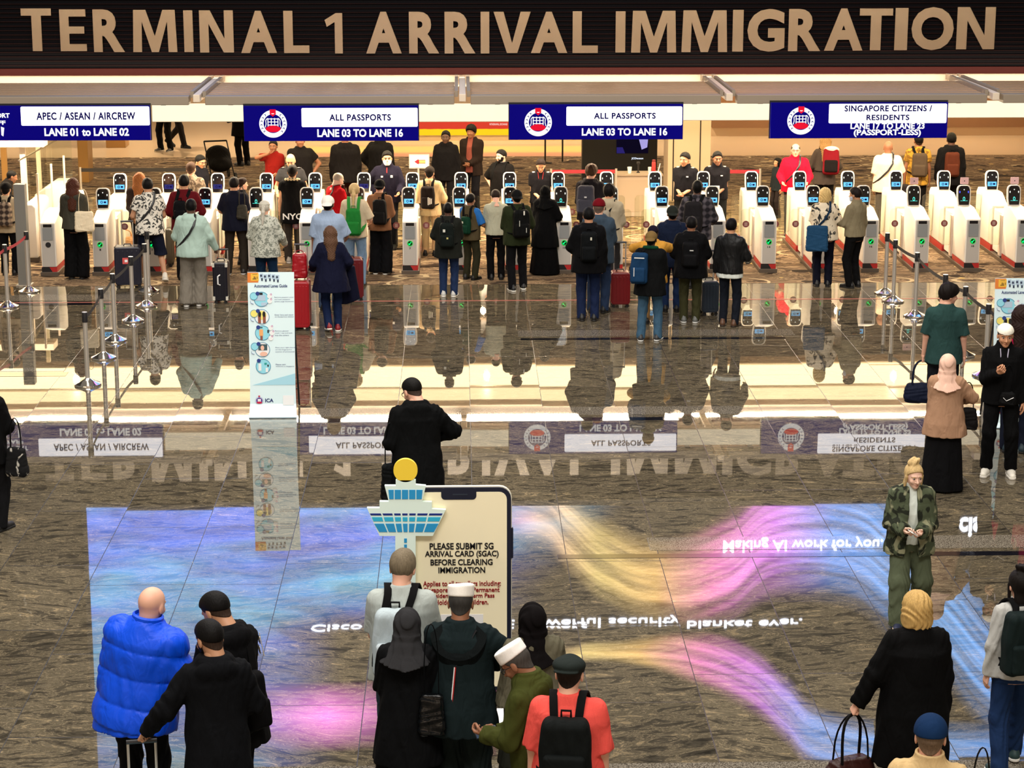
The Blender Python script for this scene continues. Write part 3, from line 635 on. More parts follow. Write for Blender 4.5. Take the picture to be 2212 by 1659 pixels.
# ------------------------------------------------------------------ automated gates
YG = gp(1985, 588)[1]
GX1 = yp(216, 520, YG)[0]; GX19 = yp(2211, 520, YG)[0]
def gx(n): return GX1+(GX19-GX1)*(n-1)/18.
HINT = {0: 'white gate with an unlit black dot, left of the woman with the tote bag', 1: 'white automated gate right of the woman with the cream tote bag',
 2: 'white automated gate behind the man in the leaf print shirt', 3: 'white automated gate behind the person in the mint hoodie', 4: 'white automated gate behind the white haired woman',
 5: 'white automated gate numbered 5 with a lit green arrow', 6: 'white automated gate behind the woman with the green backpack', 7: 'white automated gate numbered 7, right of the man in the brown shirt',
 8: 'white automated gate in front of the man with the olive vest', 9: 'white automated gate hidden behind the man in the pale green sweater', 10: 'white automated gate beside the woman in the long black robe',
 11: 'white automated gate behind the person in the beige hoodie', 12: 'white automated gate left of the empty glass lane by the beige desk', 13: 'white automated gate behind the man in the plaid shirt',
 14: 'white automated gate numbered 14, right of the man in the black leather jacket', 15: 'white automated gate behind the blonde woman with the blue bag', 16: 'white automated gate numbered 16 behind the man in the face mask',
 17: 'white automated gate numbered 17 with a pink card above its screen', 18: 'white automated gate numbered 18 with blue side lights on its screen', 19: 'white automated gate cut by the right edge of the picture'}
M['arrow_green'] = emis('green_arrow_light', (0, 255, 110), 2.2)
M['arrow_ring'] = emis('green_ring_light', (10, 200, 70), 1.2)
M['disp_blue'] = emis('pale_blue_display', (110, 200, 255), 1.3)
M['disp_dark'] = emis('dim_violet_display', (70, 70, 160), .5)
M['eye_white'] = emis('white_side_light', (255, 255, 240), 1.4)
M['eye_blue'] = emis('blue_side_light', (60, 70, 255), 3.)
M['icon_cyan'] = emis('cyan_icon', (90, 240, 220), 1.4)
M['sticker'] = mat('emblem_sticker', (.13, .03, .035), .5)
M['sticker_mid'] = mat('emblem_sticker_centre', (.22, .15, .16), .5)
M['pink_card'] = mat('pink_card', (.85, .55, .58), .6)
M['panel_cream'] = mat('cream_panel', (.62, .52, .43), .45)
HW = .125
def face_screen(parent, x, y, z, kind, name='face_scanner'):
    """scanner head: rounded white frame with black face leaning back a little"""
    mtx = Matrix.Translation((x, y, z)) @ Matrix.Rotation(R(-8), 4, 'X')
    w, h = .118, .355
    def sc(mb, nm, m, par, bev=0): mb.xf(mtx); return mb.build(nm, m, par, bevel=bev)
    mb = MB()
    pts = [(-w*.86, 0), (w*.86, 0), (w, h*.35), (w, h*.80), (w*.86, h*.93), (w*.55, h), (-w*.55, h), (-w*.86, h*.93), (-w, h*.80), (-w, h*.35)]
    mb.prism(pts, 'y', 0, .055); head = sc(mb, name, M['white_shell'], parent, .012)
    mb = MB(); mb.prism([(u*.82, .018+v*.90) for u, v in pts], 'y', -.004, .002); sc(mb, 'face_glass', M['black_glass'], head)
    if kind in ('blue', 'violet'):
        mb = MB().box(-.078, .078, -.008, -.004, .075, .155); sc(mb, 'display', M['disp_blue'] if kind == 'blue' else M['disp_dark'], head)
        mb = MB().disc(-.02, -.009, .115, .022, th=.001, n=16, r_in=.012).box(.015, .055, -.010, -.009, .10, .13); sc(mb, 'display_mark', M['lit_blue_txt'], head)
    else:
        mb = MB().disc(0, -.006, .12, .02, .035, th=.002, n=16, r_in=.012).box(-.06, .06, -.008, -.005, .085, .09); sc(mb, 'display_mark', M['icon_cyan'], head)
    for s in (-1, 1):
        mb = MB().disc(s*.072, -.005, .235, .008, .018, th=.003, n=12); sc(mb, 'side_light', M['eye_blue'] if kind == 'eyes' else M['eye_white'], head)
    mb = MB().disc(0, -.005, .275, .009, th=.003, n=12); sc(mb, 'camera_eye', M['eye_white'], head)
    return head
def make_gate(n, numbered=True):
    g = empty('automated_gate', (gx(n), YG, 0)); tag(g, HINT[n], 'gate', 'automated immigration gates')
    MB().prism([(-.02, 0), (3.15, 0), (3.15, .07), (-.02, .07)], 'x', -HW-.025, HW+.025).build('floor_rail', M['brown_rail'], g, bevel=.006)
    # near cabinet
    MB().prism([(0, .15), (0, .885), (.05, .905), (.5, 1.02), (.86, 1.02), (.92, .98), (.92, .15)], 'x', -HW, HW).build('near_cabinet', M['white_shell'], g, bevel=.018)
    MB().box(-HW+.02, HW-.02, -.008, .01, .155, .87).build('front_face', M['gate_face'], g, bevel=.004)
    MB().box(-HW, HW, .0, .9, .07, .15).build('base_band', M['red'], g)
    MB().prism([(-HW-.002, .15), (0, .15), (.05, .07), (-HW-.002, .07)], 'y', -.004, .002).build('base_stripe', M['dark'], g)
    MB().rrect(-.082, .082, .60, .81, -.016, 0, .012).build('reader_cover', M['grey_panel'], g)
    MB().box(-.07, .07, -.012, .05, .818, .868).build('reader_slot', M['black_glass'], g)
    if numbered:
        MB().disc(0, -.010, .525, .046, th=.006, n=24, r_in=.038).build('arrow_ring', M['arrow_ring'], g)
        MB().disc(0, -.008, .525, .039, th=.004, n=24).build('arrow_lens', M['black_glass'], g)
        a = MB().prism([(-.024, -.024), (.004, -.024), (-.006, -.014), (.024, .016), (.016, .024), (-.014, -.006), (-.024, .004)], 'y', -.016, -.012)
        a.v = [(x, y, z+.525) for x, y, z in a.v]; a.build('arrow', M['arrow_green'], g)
        if n not in (0,):
            t = MB(); w = .012*len(str(n)); text_fit(t, str(n), -w, w, .425, .455, -.008, .02); t.build('lane_number', M['dark'], g)
    else:
        MB().disc(0, -.010, .525, .045, th=.004, n=24).build('arrow_lens', M['dark'], g)
    # glass holder between the cabinets
    MB().box(-HW*.8, HW*.8, .92, 1.65, .10, .82).build('link_panel', M['white_shell'], g, bevel=.01)
    for s in (-1, 1): MB().box(s*(HW-.005)-.025, s*(HW-.005)+.025, .95, 1.10, .10, .80).build('flap_post', M['panel_cream'], g, bevel=.006)
    # far cabinet
    MB().prism([(1.65, .18), (1.65, .87), (2.05, 1.04), (2.75, 1.04), (2.85, .96), (2.85, .18)], 'x', -HW-.012, HW+.012).build('far_cabinet', M['white_shell'], g, bevel=.018)
    MB().box(-HW-.012, HW+.012, 1.65, 2.86, .07, .18).build('base_band', M['red'], g)
    MB().rrect(-.07, .07, .62, .84, 1.643, 1.66, .012).build('reader_cover', M['panel_cream'], g)
    MB().disc(.02, 1.641, .79, .007, th=.004, n=10).box(-.05, .05, 1.638, 1.643, .70, .706).build('reader_slot', M['dark'], g)
    # glass flaps with the round emblem
    for s in (-1, 1):
        if n == 0 and s < 0: continue
        for k, (yy, z0, z1) in enumerate(((1.02, .28, .92), (2.45, .28, .95))):
            f = MB().rrect(s*.235-.105, s*.235+.105, z0, z1, yy, yy+.012, .06).build('glass_flap', M['glass'], g)
            if k == 0 or s > 0:
                MB().disc(s*.255, yy-.001, .66, .058, th=.003, n=24).build('emblem', M['sticker'], f)
                MB().box(s*.255-.025, s*.255+.025, yy-.006, yy-.004, .63, .69).build('emblem_centre', M['sticker_mid'], f)
    if n > 0:
        kind = {17: 'icon', 18: 'eyes', 19: 'icon', 10: 'icon', 4: 'icon'}.get(n, 'blue')
        hd = face_screen(g, -.03, .62, 1.02, kind)
        face_screen(g, .0, 2.28, 1.04, 'violet' if n in (2, 3, 6) else 'blue')
        if n >= 17:
            MB().rrect(-.10, .04, 1.385, 1.50, .66, .668, .01).build('card', M['pink_card'], g)
            MB().disc(-.03, .659, 1.44, .01, th=.002, n=10).build('card_mark', M['dark'], g)
    return g
for n in range(0, 20): make_gate(n, n > 0)

# ------------------------------------------------------------------ barrier posts
def post(px, py, label, group, H=.97, belt=None, bm='black_belt', broken=False):
    x, y = gp(px, py); e = empty('barrier_post', (x, y, 0)); tag(e, label, 'barrier post', group)
    MB().lathe([(.17, .0), (.175, .008), (.172, .025), (.12, .045), (.045, .085), (.033, .10)], n=32).build('base', M['chrome'], e, smooth=True)
    MB().lathe([(.031, .09), (.031, H-.13)], n=20).build('pole', M['steel'], e, smooth=True)
    MB().lathe([(.038, H-.13), (.038, H-.01), (.034, H)], n=20).build('head', M['dark'], e, smooth=True)
    MB().lathe([(.036, H-.012), (.034, H+.003)], n=20).build('cap', M['steel'], e)
    if belt:
        bx, by = belt; dx, dy = bx-x, by-y; L = math.hypot(dx, dy); pts = []
        for k in range(15):
            t = .038/L+(1-.076/L)*k/14.; sag = -.05*(4*t*(1-t))*min(1, L/2.2); pts.append((dx*t, dy*t, H-.075+sag))
        nx, ny = -dy/L*.002, dx/L*.002; mb = MB()
        for k in range(14):
            a, b_ = pts[k], pts[k+1]
            for s in (-1, 1):
                mb.quad((a[0]+nx*s, a[1]+ny*s, a[2]-.024), (b_[0]+nx*s, b_[1]+ny*s, b_[2]-.024), (b_[0]+nx*s, b_[1]+ny*s, b_[2]+.024), (a[0]+nx*s, a[1]+ny*s, a[2]+.024))
        mb.build('belt', M[bm], e)
    return e
LP = [(322, 629), (317, 661), (288, 693), (249, 736), (224, 774), (190, 832)]
LL = ['barrier post farthest back in the left row, by the bent leg', 'second farthest barrier post of the left row, right of the dark suitcase', 'third barrier post from the back of the left row', 'third barrier post from the front of the left row',
      'second barrier post from the front of the left row', 'barrier post nearest the camera at the front end of the left row']
for k, p in enumerate(LP): post(*p, LL[k], 'left row of barrier posts', belt=gp(*LP[k+1]) if k < 5 else None)
RP = [(1912, 634), (1929, 651), (1976, 683), (2036, 738), (2079, 768), (2128, 812)]
RL = ['farthest barrier post of the right row, beside gate 17', 'second farthest barrier post of the right row', 'barrier post left of the young man in the teal shirt', 'barrier post hidden behind the young man in the teal shirt',
      'barrier post just right of the young man in the teal shirt', 'barrier post beside the right guide banner, behind the man in the white cap']
for k, p in enumerate(RP): post(*p, RL[k], 'right row of barrier posts', belt=gp(*RP[k+1]) if k < 5 else gp(2200, 870))
e1 = gp(17, 663); e2 = gp(63, 630)
post(63, 630, 'barrier post holding the far end of the red belt, before the grey pillar', 'posts with the red belt', belt=e1, bm='red_belt')
post(17, 663, 'barrier post with the red belt at the left edge', 'posts with the red belt', belt=gp(-40, 700), bm='red_belt')

# ------------------------------------------------------------------ guide banners
def guide(px0, px1, py_top, py_bot, label):
    xa, yb = gp(px0, py_bot); xb, _ = gp(px1, py_bot)
    w = (xb-xa)/2; cx = (xa+xb)/2
    ytop = yb+.22; zt_ = yp((px0+px1)/2, py_top, ytop)[1]
    e = empty('guide_banner', (cx, yb, 0)); tag(e, label, 'banner', 'automated lanes guide banners')
    zk = .22*zt_
    # sheet: foot curves forward, upper part leans back
    prof = [(-.02, .012), (.03, .06), (.07, .16), (.09, zk), (.22, zt_)]
    def at(t):                               # t = 0 foot .. 1 top, returns y, z on the sheet
        z = t*zt_
        for (y0, z0), (y1, z1) in zip(prof, prof[1:]):
            if z <= z1 or (y1, z1) == prof[-1]:
                f = (z-z0)/(z1-z0) if z1 > z0 else 0; return y0+f*(y1-y0), z
    mb = MB()
    wl = [w, w*.99, w*.965, w*.95, w*.97]
    pale_blue = (.74, .93, .98)
    for k in range(4):
        (y0, z0), (y1, z1) = prof[k], prof[k+1]
        for dy in (0, .006): mb.quad((-wl[k], y0+dy, z0), (wl[k], y0+dy, z0), (wl[k+1], y1+dy, z1), (-wl[k+1], y1+dy, z1))
    sheet = mb.build('sheet', mat('pale_blue_print', pale_blue, .4), e)
    up = MB()
    def flat(u0, u1, t0, t1, off=.002, mb=None):
        m_ = mb or MB(); ya, za = at(t0); yb_, zb_ = at(t1); m_.quad((u0*w, ya-off, za), (u1*w, ya-off, za), (u1*w, yb_-off, zb_), (u0*w, yb_-off, zb_)); return m_
    def P(mb, nm, m): return mb.build(nm, m, e)
    def circ(u, t, r, off=.003, mb=None, r_in=0, squash=1):
        m_ = mb or MB(); n = 28; yc, zc = at(t); sl = .13/(zt_-zk)
        def pt(a, rr): return (u*w+rr*math.cos(a), yc-off+sl*rr*math.sin(a)*squash, zc+rr*math.sin(a)*squash)
        if r_in: 
            for k in range(n): a, b_ = 2*PI*k/n, 2*PI*(k+1)/n; m_.quad(pt(a, r_in), pt(b_, r_in), pt(b_, r), pt(a, r))
        else: m_.poly([pt(2*PI*k/n, r) for k in range(n)])
        return m_
    dk = mat('blue_print', (.02, .05, .25), .4); cy = mat('sky_print', (.30, .72, .86), .4); wh = mat('white_print', (.85, .88, .9), .4)
    P(flat(-1*.97, -.52, .93, .998), 'orange_block', mat('orange_print', (.75, .22, .04), .4))
    P(flat(-.83, -.50, .942, .992, .004), 'yellow_block', mat('yellow_print', (.85, .50, .06), .4))
    mb = MB()
    flat(-.76, -.60, .953, .957, .006, mb); flat(-.70, -.67, .958, .972, .006, mb); flat(-.64, -.62, .955, .970, .006, mb); flat(-.57, -.55, .955, .972, .006, mb); flat(-.76, -.56, .985, .987, .006, mb)
    P(mb, 'pictogram', M['dark'])
    mb = MB(); mb2 = MB()
    for u, t in ((-.38, .972), (-.22, .966), (-.05, .970), (.12, .966), (.28, .962)):
        flat(u-.06, u+.02, t-.002, t+.012, .005, mb); flat(u-.02, u+.05, t-.03, t-.012, .005, mb); flat(u-.07, u+.07, t-.012, t+.02, .003, mb2)
    P(mb, 'drawn_figures', mat('ink_print', (.03, .05, .10), .4)); P(mb2, 'drawn_figures', mat('pale_ink_print', (.45, .60, .75), .4))
    def txt(s, u0, u1, t0, t1, bold=.01, m=dk, nm='lettering'):
        m_ = MB(); text_fit(m_, s, u0*w, u1*w, t0*zt_, t1*zt_, 0, bold, th=.001)
        m_.v = [(x, at(z/zt_)[0]-.004, z) for x, y, z in m_.v]; return P(m_, nm, m)
    txt('Automated Lanes Guide', -.70, .68, .896, .918, .02)
    rows = [(.815, '1', True, 'Remove passport cover|and scan passport|(photo page facedown)'), (.695, '2', True, 'Enter lane and stand|on footprints sticker'), (.583, '3', False, 'Remove glasses/|mask / cap and look|into the camera'), (.468, '4', True, 'Place your right thumb|on the fingerprint|scanner (if prompted)'), (.352, '5', False, 'Please exit|Welcome to Singapore')]
    R0 = .072*zt_*.72
    for t, num, two, tx_ in rows:
        u = -.40 if two else -.38
        P(circ(u, t, R0, .003), 'picture', wh if num in '24' else cy)
        P(circ(u, t, R0, .005, r_in=R0*.93), 'picture_ring', mat('ring_print', (.05, .25, .42), .4))
        if num == '1': mb = flat(u-.26, u+.16, t-.01, t+.03, .005); flat(u-.02, u+.22, t-.045, t-.022, .005, mb); P(mb, 'picture_detail', mat('pale_ink_print', (.45, .60, .75), .4)); P(flat(u-.08, u+.05, t+.03, t+.045, .006), 'picture_detail', M['dark'])
        if num == '2':
            P(circ(u, t+.01, R0*.6, .004), 'picture_detail', mat('yellow_glow_print', (.9, .8, .2), .4))
            for s in (-1, 1): P(flat(u+s*.1-.06, u+s*.1+.06, t-.045, t+.01, .006), 'picture_detail', mat('leg_print', (.28, .09, .06), .4)); P(circ(u+s*.09, t+.018, R0*.2, .007, squash=1.9), 'picture_detail', M['dark'])
        if num == '3': P(flat(u-.14, u+.02, t-.02, t+.025, .006), 'picture_detail', mat('peach_print', (.85, .42, .16), .4)); P(flat(u-.1, u, t-.048, t-.02, .006), 'picture_detail', mat('leg_print', (.28, .09, .06), .4)); P(flat(u+.2, u+.26, t, t+.022, .006), 'picture_detail', M['dark']); P(flat(u-.14, u, t+.034, t+.040, .006), 'picture_detail', M['dark'])
        if num == '4': P(flat(u-.17, u+.20, t-.005, t+.037, .005), 'picture_detail', mat('slate_print', (.05, .10, .12), .4)); mb = circ(u, t+.012, R0*.24, .007, squash=1.4); circ(u+.05, t-.03, R0*.5, .008, mb, squash=.6); P(mb, 'picture_detail', mat('skin_print', (.85, .52, .40), .4))
        if num == '5': mb = flat(u-.2, u-.08, t-.03, t+.02, .006); flat(u+.1, u+.2, t-.04, t-.01, .006, mb); P(mb, 'picture_detail', wh); P(flat(u+.05, u+.15, t+.012, t+.025, .006), 'picture_detail', mat('teal_print', (.02, .35, .32), .4)); P(circ(u+.2, t+.005, R0*.1, .006, squash=1.6), 'picture_detail', M['dark'])
        if two:
            P(circ(-.72, t+.022 if num != '1' else t+.022, R0*.52, .007), 'small_picture', cy if num != '2' else mat('yellow_glow_print', (.9, .8, .2), .4)); P(circ(-.72, t+.022, R0*.52, .008, r_in=R0*.46), 'picture_ring', mat('ring_print', (.05, .25, .42), .4))
            ya, za = at(t-.03); P(MB().tube([(-.87*w, ya-.004, za+.02*zt_), (-.85*w, ya-.004, za+.004*zt_), (-.74*w, ya-.004, za-.002*zt_)], .006, 5, .2), 'curved_arrow', dk)
        P(circ(-.56, t+.040, R0*.26, .010), 'number_disc', dk); txt(num, -.59, -.53, t+.032, t+.048, .02, M['white_paint'], 'number')
        if num in '13':
            for q, tt in enumerate((t+.022, t-.012) if num == '1' else (t+.035, t, -.035+t)):
                uu = -.06 if num == '1' else -.04+.05*(q == 1); P(circ(uu, tt, R0*.33, .007), 'small_picture', wh); P(circ(uu+.06, tt+.012, R0*.12, .008, r_in=R0*.07), 'picture_ring', mat('magenta_print', (.5, .05, .3), .4))
        for q, s in enumerate(tx_.split('|')):
            tt = t+.008-q*.0145; txt(s, .14, .14+.038*len(s), tt, tt+.009, .0)
    ya, za = at(.222); yb_, zb_ = at(.30)
    P(MB().poly([(-.85*w, at(.222)[0]-.003, .222*zt_), (.95*w, at(.222)[0]-.003, .222*zt_), (.95*w, at(.302)[0]-.003, .302*zt_), (-.1*w, at(.255)[0]-.003, .255*zt_)]), 'colour_wedge', mat('mid_blue_print', (.40, .72, .86), .4))
    # foot emblem, name and white square where a code was
    yy, zz = at(.115); 
    w_, r_, n_ = MB(), MB(), MB(); emblem(r_, r_, n_, 0, 0, .055, 0)
    def shift(mb): mb.v = [(x-.57*w, y+at(.115)[0]-.004, z+zz) for x, y, z in mb.v]; return mb
    P(shift(n_), 'emblem', mat('violet_print', (.10, .03, .30), .4)); 
    r2 = MB().disc(-.57*w, yy-.012, zz-.025, .034, .014, th=.002, n=20).disc(-.57*w, yy-.012, zz+.055, .013, .010, th=.002, n=12); P(r2, 'emblem_crest', mat('crimson_print', (.60, .02, .08), .4))
    P(MB().box(-.57*w-.02, -.57*w+.02, yy-.013, yy-.011, zz-.012, zz+.022), 'emblem_grid', wh)
    txt('ICA', -.33, .02, .101, .128, .03)
    P(flat(.42, .88, .082, .150, .004), 'white_square', wh)
    # rear leg
    P(MB().tube([(w*.9, .23, zt_*.75), (w*.95, .62, .01)], .012, 6).tube([(-w*.9, .23, zt_*.75), (-w*.95, .62, .01)], .012, 6).tube([(-w*.93, .5, .25), (w*.93, .5, .25)], .008, 6), 'rear_frame', M['dark'])
    P(MB().box(-w, w, -.035, .02, 0, .012), 'foot_bar', mat('grey_foot', (.25, .35, .42), .3, metal=.6))
    return e
guide(538, 641, 588, 903, 'pale blue tall guide banner standing in front of the gates left of centre')
guide(2141, 2246, 601, 925, 'pale guide banner at the right edge, behind the man in the white cap')

# ------------------------------------------------------------------ arrival card board shaped like a phone with a control tower
def phone_board():
    Yp = gp(1000, 1560)[1]
    e = empty('information_board', (gp(985, 1560)[0], Yp, 0)); tag(e, 'big board shaped like a phone with a cut-out control tower, asking for arrival cards', 'board')
    ox = e.location.x
    def q(px, py, dy=0): x, z = yp(px, py, Yp+dy); return x-ox, z
    def P(mb, nm, m, bev=0): return mb.build(nm, m, e, bevel=bev)
    x0, z1 = q(884, 1053); x1, z0 = q(1104, 1488)
    navy = mat('navy_board', (.010, .013, .030), .35); cream = mat('cream_board', (.96, .88, .62), .45)
    P(MB().rrect(x0, x1, z0, z1, -.02, .03, .09), 'phone_body', navy)
    P(MB().rrect(x0-.006, x1+.006, z0-.006, z1+.006, .0, .032, .095), 'body_edge', mat('pale_edge', (.80, .78, .66), .4))
    bx0, bz1 = q(1103, 1140); bx1, bz0 = q(1107, 1205); P(MB().rrect(bx0-.01, bx1+.006, bz0, bz1, -.01, .02, .008), 'side_button', navy)
    sx0, sz1 = q(892, 1062); sx1, sz0 = q(1095, 1480)
    P(MB().rrect(sx0, sx1, sz0, sz1, -.024, -.02, .06), 'phone_screen', cream)
    nx0, nz1 = q(953, 1060); nx1, nz0 = q(1029, 1077)
    P(MB().rrect(nx0, nx1, nz0, nz1+.03, -.027, -.022, .03), 'notch', navy); a, b_ = q(978, 1065); c, d = q(1010, 1067); P(MB().box(a, c, -.029, -.026, d, b_), 'speaker_slot', mat('slate_slot', (.03, .04, .06), .3))
    mb = MB()
    def tl(mb, s, pa, pb, pt, pq, bold):
        xa, zb_ = q(pa, pt); xb, za_ = q(pb, pq); text_fit(mb, s, xa, xb, za_, zb_, -.025, bold)
    for s, pa, pb, pt, pq in (('PLEASE SUBMIT SG', 928, 1066, 1171, 1184), ('ARRIVAL CARD (SGAC)', 918, 1077, 1188, 1203), ('BEFORE CLEARING', 930, 1064, 1206, 1218), ('IMMIGRATION', 947, 1048, 1223, 1235)): tl(mb, s, pa, pb, pt, pq, .022)
    P(mb, 'lettering', M['dark'])
    mb = MB()
    for s, pa, pb, pt, pq in (('Applies to all travellers including:', 914, 1082, 1253, 1266), ('Singapore Citizens, Permanent', 916, 1079, 1267, 1279), ('Residents, Long-Term Pass', 928, 1068, 1280, 1291), ('Holders and Children.', 940, 1055, 1293, 1303)): tl(mb, s, pa, pb, pt, pq, .014)
    P(mb, 'lettering', mat('dark_red_print', (.30, .012, .02), .4))
    a, b_ = q(952, 1325); c, d = q(1044, 1408); P(MB().box(a, c, -.026, -.023, d, b_), 'white_square', M['white_paint'])
    # control tower cut-out in front of the phone's left edge
    aqua = mat('pale_aqua_board', (.76, .93, .86), .45); blue = mat('window_blue_print', (.02, .30, .62), .35); dkb = mat('dark_window_print', (.01, .03, .22), .35); cyn = mat('window_cyan_print', (.03, .45, .70), .35)
    def outline(pts, nm, m, y0=-.07, y1=-.03):
        return P(MB().prism([q(*p, dy=-.05) for p in pts], 'y', y0, y1), nm, m)
    outline([(855, 1036), (855, 1048), (831, 1048), (840, 1082), (820, 1082), (820, 1096), (793, 1096), (820, 1156), (854, 1156), (854, 1470), (898, 1470), (898, 1156), (935, 1156), (963, 1100), (933, 1098), (933, 1083), (912, 1082), (920, 1048), (898, 1046), (898, 1036)], 'tower', aqua)
    cxx, czz = q(876, 1015, -.05); rr = q(902, 1015, -.05)[0]-cxx
    P(MB().disc(cxx, -.035, czz, rr, th=.035, n=48), 'yellow_disc', mat('yellow_board', (.92, .66, .05), .45))
    def wins(pts_list, nm, m):
        mb = MB()
        for pts in pts_list: mb.prism([q(*p, dy=-.07) for p in pts], 'y', -.074, -.069)
        P(mb, nm, m)
    wins([[(837+k*15.6+(2 if k == 0 else 0), 1058), (837+k*15.6+13.5, 1058), (837+k*15.6+13.5-(2 if k == 4 else 0), 1078), (841 if k == 0 else 837+k*15.6, 1078)] for k in range(5)], 'windows', blue)
    L = lambda t: 797+t*27; Rr = lambda t: 958-t*25
    for t0, t1, y0, y1, m in ((.0, .10, 1109, 1113, dkb), (.16, .30, 1117, 1126, cyn), (.36, .78, 1131, 1149, blue)):
        ws = []
        for k in range(7):
            f = [0, .17, .325, .435, .53, .64, .80, 1.0]
            a0, a1 = f[k]+.012, f[k+1]-.012
            ws.append([(L(t0)+(Rr(t0)-L(t0))*a0, y0), (L(t0)+(Rr(t0)-L(t0))*a1, y0), (L(t1)+(Rr(t1)-L(t1))*a1, y1), (L(t1)+(Rr(t1)-L(t1))*a0, y1)])
        wins(ws, 'windows', m)
    wins([[(873, 1163), (879, 1163), (879, 1172), (873, 1172)], [(873, 1176), (879, 1176), (879, 1186), (873, 1186)]], 'windows', blue)
    # plinth under the phone with a printed foot
    p0, r1 = q(930, 1488); p1, r0 = q(1072, 1500)
    P(MB().box(p0, p1, -.015, .02, 0.012, z0+.02), 'stand', M['white_paint']); P(MB().box(p0+.25, p1, -.018, -.014, .18, .32), 'purple_panel', mat('purple_print', (.22, .01, .16), .4))
    P(MB().box(x0, x1, -.2, .25, 0, .012), 'foot_plate', M['white_paint'])
    return e
phone_board()

# ------------------------------------------------------------------ things around and behind the gates
def put(px, py, z=0): x, y = gp(px, py, z); return x, y
# beige column with joints
cyy = 43.0
c0 = yp(1442, 380, cyy)[0]; c1 = yp(1534, 380, cyy)[0]
col = MB().box(c0, c1, cyy, cyy+.9, 0, CZ).build('column', M['beige'], bevel=.01); struct(col)
for px in (1455, 1513): x = yp(px, 300, cyy)[0]; struct(MB().box(x-.012, x+.012, cyy-.004, cyy+.01, 0, CZ).build('trim_50', M['dark']))
# desk with things on it
dy = 41.0; d0, _ = yp(1331, 380, dy); d1 = yp(1430, 380, dy)[0]; dz = yp(1380, 377, dy)[1]
e = empty('service_desk', ((d0+d1)/2, dy, 0)); tag(e, 'beige reception desk behind the gates in front of the black kiosk', 'desk'); w = (d1-d0)/2
MB().box(-w, w, 0, .5, 0, dz-.03).build('body', mat('desk_laminate', (.44, .35, .27), .5), e, bevel=.01); MB().box(-w-.02, w+.02, -.03, .53, dz-.03, dz).build('top', mat('desk_edge', (.3, .23, .17), .4), e)
MB().box(-w+.05, w-.05, -.006, 0, .1, dz-.1).build('front_panel', mat('desk_panel', (.40, .31, .23), .5), e)
def on_desk(px): return yp(px, 372, dy+.2)[0]
x = on_desk(1360); b = empty('paper_cup', (x, dy+.2, dz)); tag(b, 'white crumpled cup on the beige desk', 'cup'); MB().lathe([(.03, 0), (.045, .12), (.042, .12), (.03, .01)], n=16).build('cup', M['paper'], b, smooth=True)
x = on_desk(1412); b = empty('bottle', (x, dy+.2, dz)); tag(b, 'tall red bottle on the beige desk', 'bottle'); MB().lathe([(.04, 0), (.04, .20), (.032, .22)], n=16).build('flask', M['red'], b, smooth=True); MB().lathe([(.034, .22), (.034, .26)], n=16).build('lid', mat('dark_red_lid', (.2, .02, .02), .4), b, smooth=True)
x = on_desk(1404); b = empty('tumbler', (x, dy+.25, dz)); tag(b, 'small white cup left of the red bottle on the desk', 'cup'); MB().lathe([(.03, 0), (.035, .11)], n=14).build('cup', M['paper'], b, smooth=True)
x = on_desk(1423); b = empty('pen_stand', (x, dy+.2, dz)); tag(b, 'white pen leaning right of the red bottle on the desk', 'pen'); MB().tube([(-.02, 0, 0.008), (.03, .05, .18)], .009, 8).build('pen', M['paper'], b)
x = on_desk(1379); b = empty('scanner_gun', (x, dy+.25, dz)); tag(b, 'dark handheld device upright on the beige desk', 'device'); MB().box(-.03, .03, -.02, .02, 0, .02).tube([(0, 0, .02), (0, 0, .17)], .015, 8).build('handle', M['dark'], b); MB().box(-.03, .03, -.05, .03, .17, .22).build('head', M['dark'], b, bevel=.01)
# black kiosk with screen
ky = 46.; k0 = yp(1258, 330, ky)[0]; k1 = yp(1420, 330, ky)[0]; kz0 = 0; kz1 = 2.7
e = empty('media_kiosk', ((k0+k1)/2, ky, 0)); tag(e, 'big black display kiosk behind the beige desk', 'kiosk'); w = (k1-k0)/2
MB().box(-w, w, 0, .4, 0, kz1).build('housing', mat('black_kiosk', (.005, .005, .006), .5), e, bevel=.02)
def kq(px, py): x_, z_ = yp(px, py, ky); return x_-(k0+k1)/2, z_
a, b1 = kq(1332, 262); c, d = kq(1400, 331); MB().box(a, c, -.012, 0, d, b1).build('screen', emis('dark_violet_screen', (18, 12, 60), .25), e)
mb = MB().prism([kq(1380, 300), kq(1400, 298), kq(1398, 318), kq(1386, 323)], 'y', -.018, -.012); mb.build('screen_picture', emis('lilac_picture', (190, 180, 250), .8), e)
mb = MB().prism([kq(1332, 318), kq(1345, 318), kq(1350, 331), kq(1332, 331)], 'y', -.018, -.012); mb.build('screen_picture', emis('indigo_picture', (60, 50, 150), .5), e)
mb = MB(); a, b1 = kq(1364, 340); c, d = kq(1390, 345); text_fit(mb, 'JCDecaux', a, c, d, b1, -.002, .03); mb.build('lettering', emis('white_logo', (230, 240, 255), 1.2), e)
# thin frame stand
hx, hy = put(1215, 352); e = empty('frame_stand', (hx, hy, 0)); tag(e, 'thin dark metal rail stand behind the gates left of the black kiosk', 'stand')
mb = MB()
for s in (-.4, .0, .62): mb.tube([(s, 0, .03), (s, 0, 1.15)], .02, 8)
MB().tube([(-.4, 0, 1.15), (.62, 0, 1.15)], .02, 8).tube([(-.4, 0, .75), (.62, 0, .75)], .015, 8).build('rail', M['dark'], e); mb.build('upright', M['dark'], e)
for s in (-.4, .62): MB().lathe([(.16, 0), (.15, .02), (.03, .035)], cx=s, n=20).build('foot', M['dark'], e)
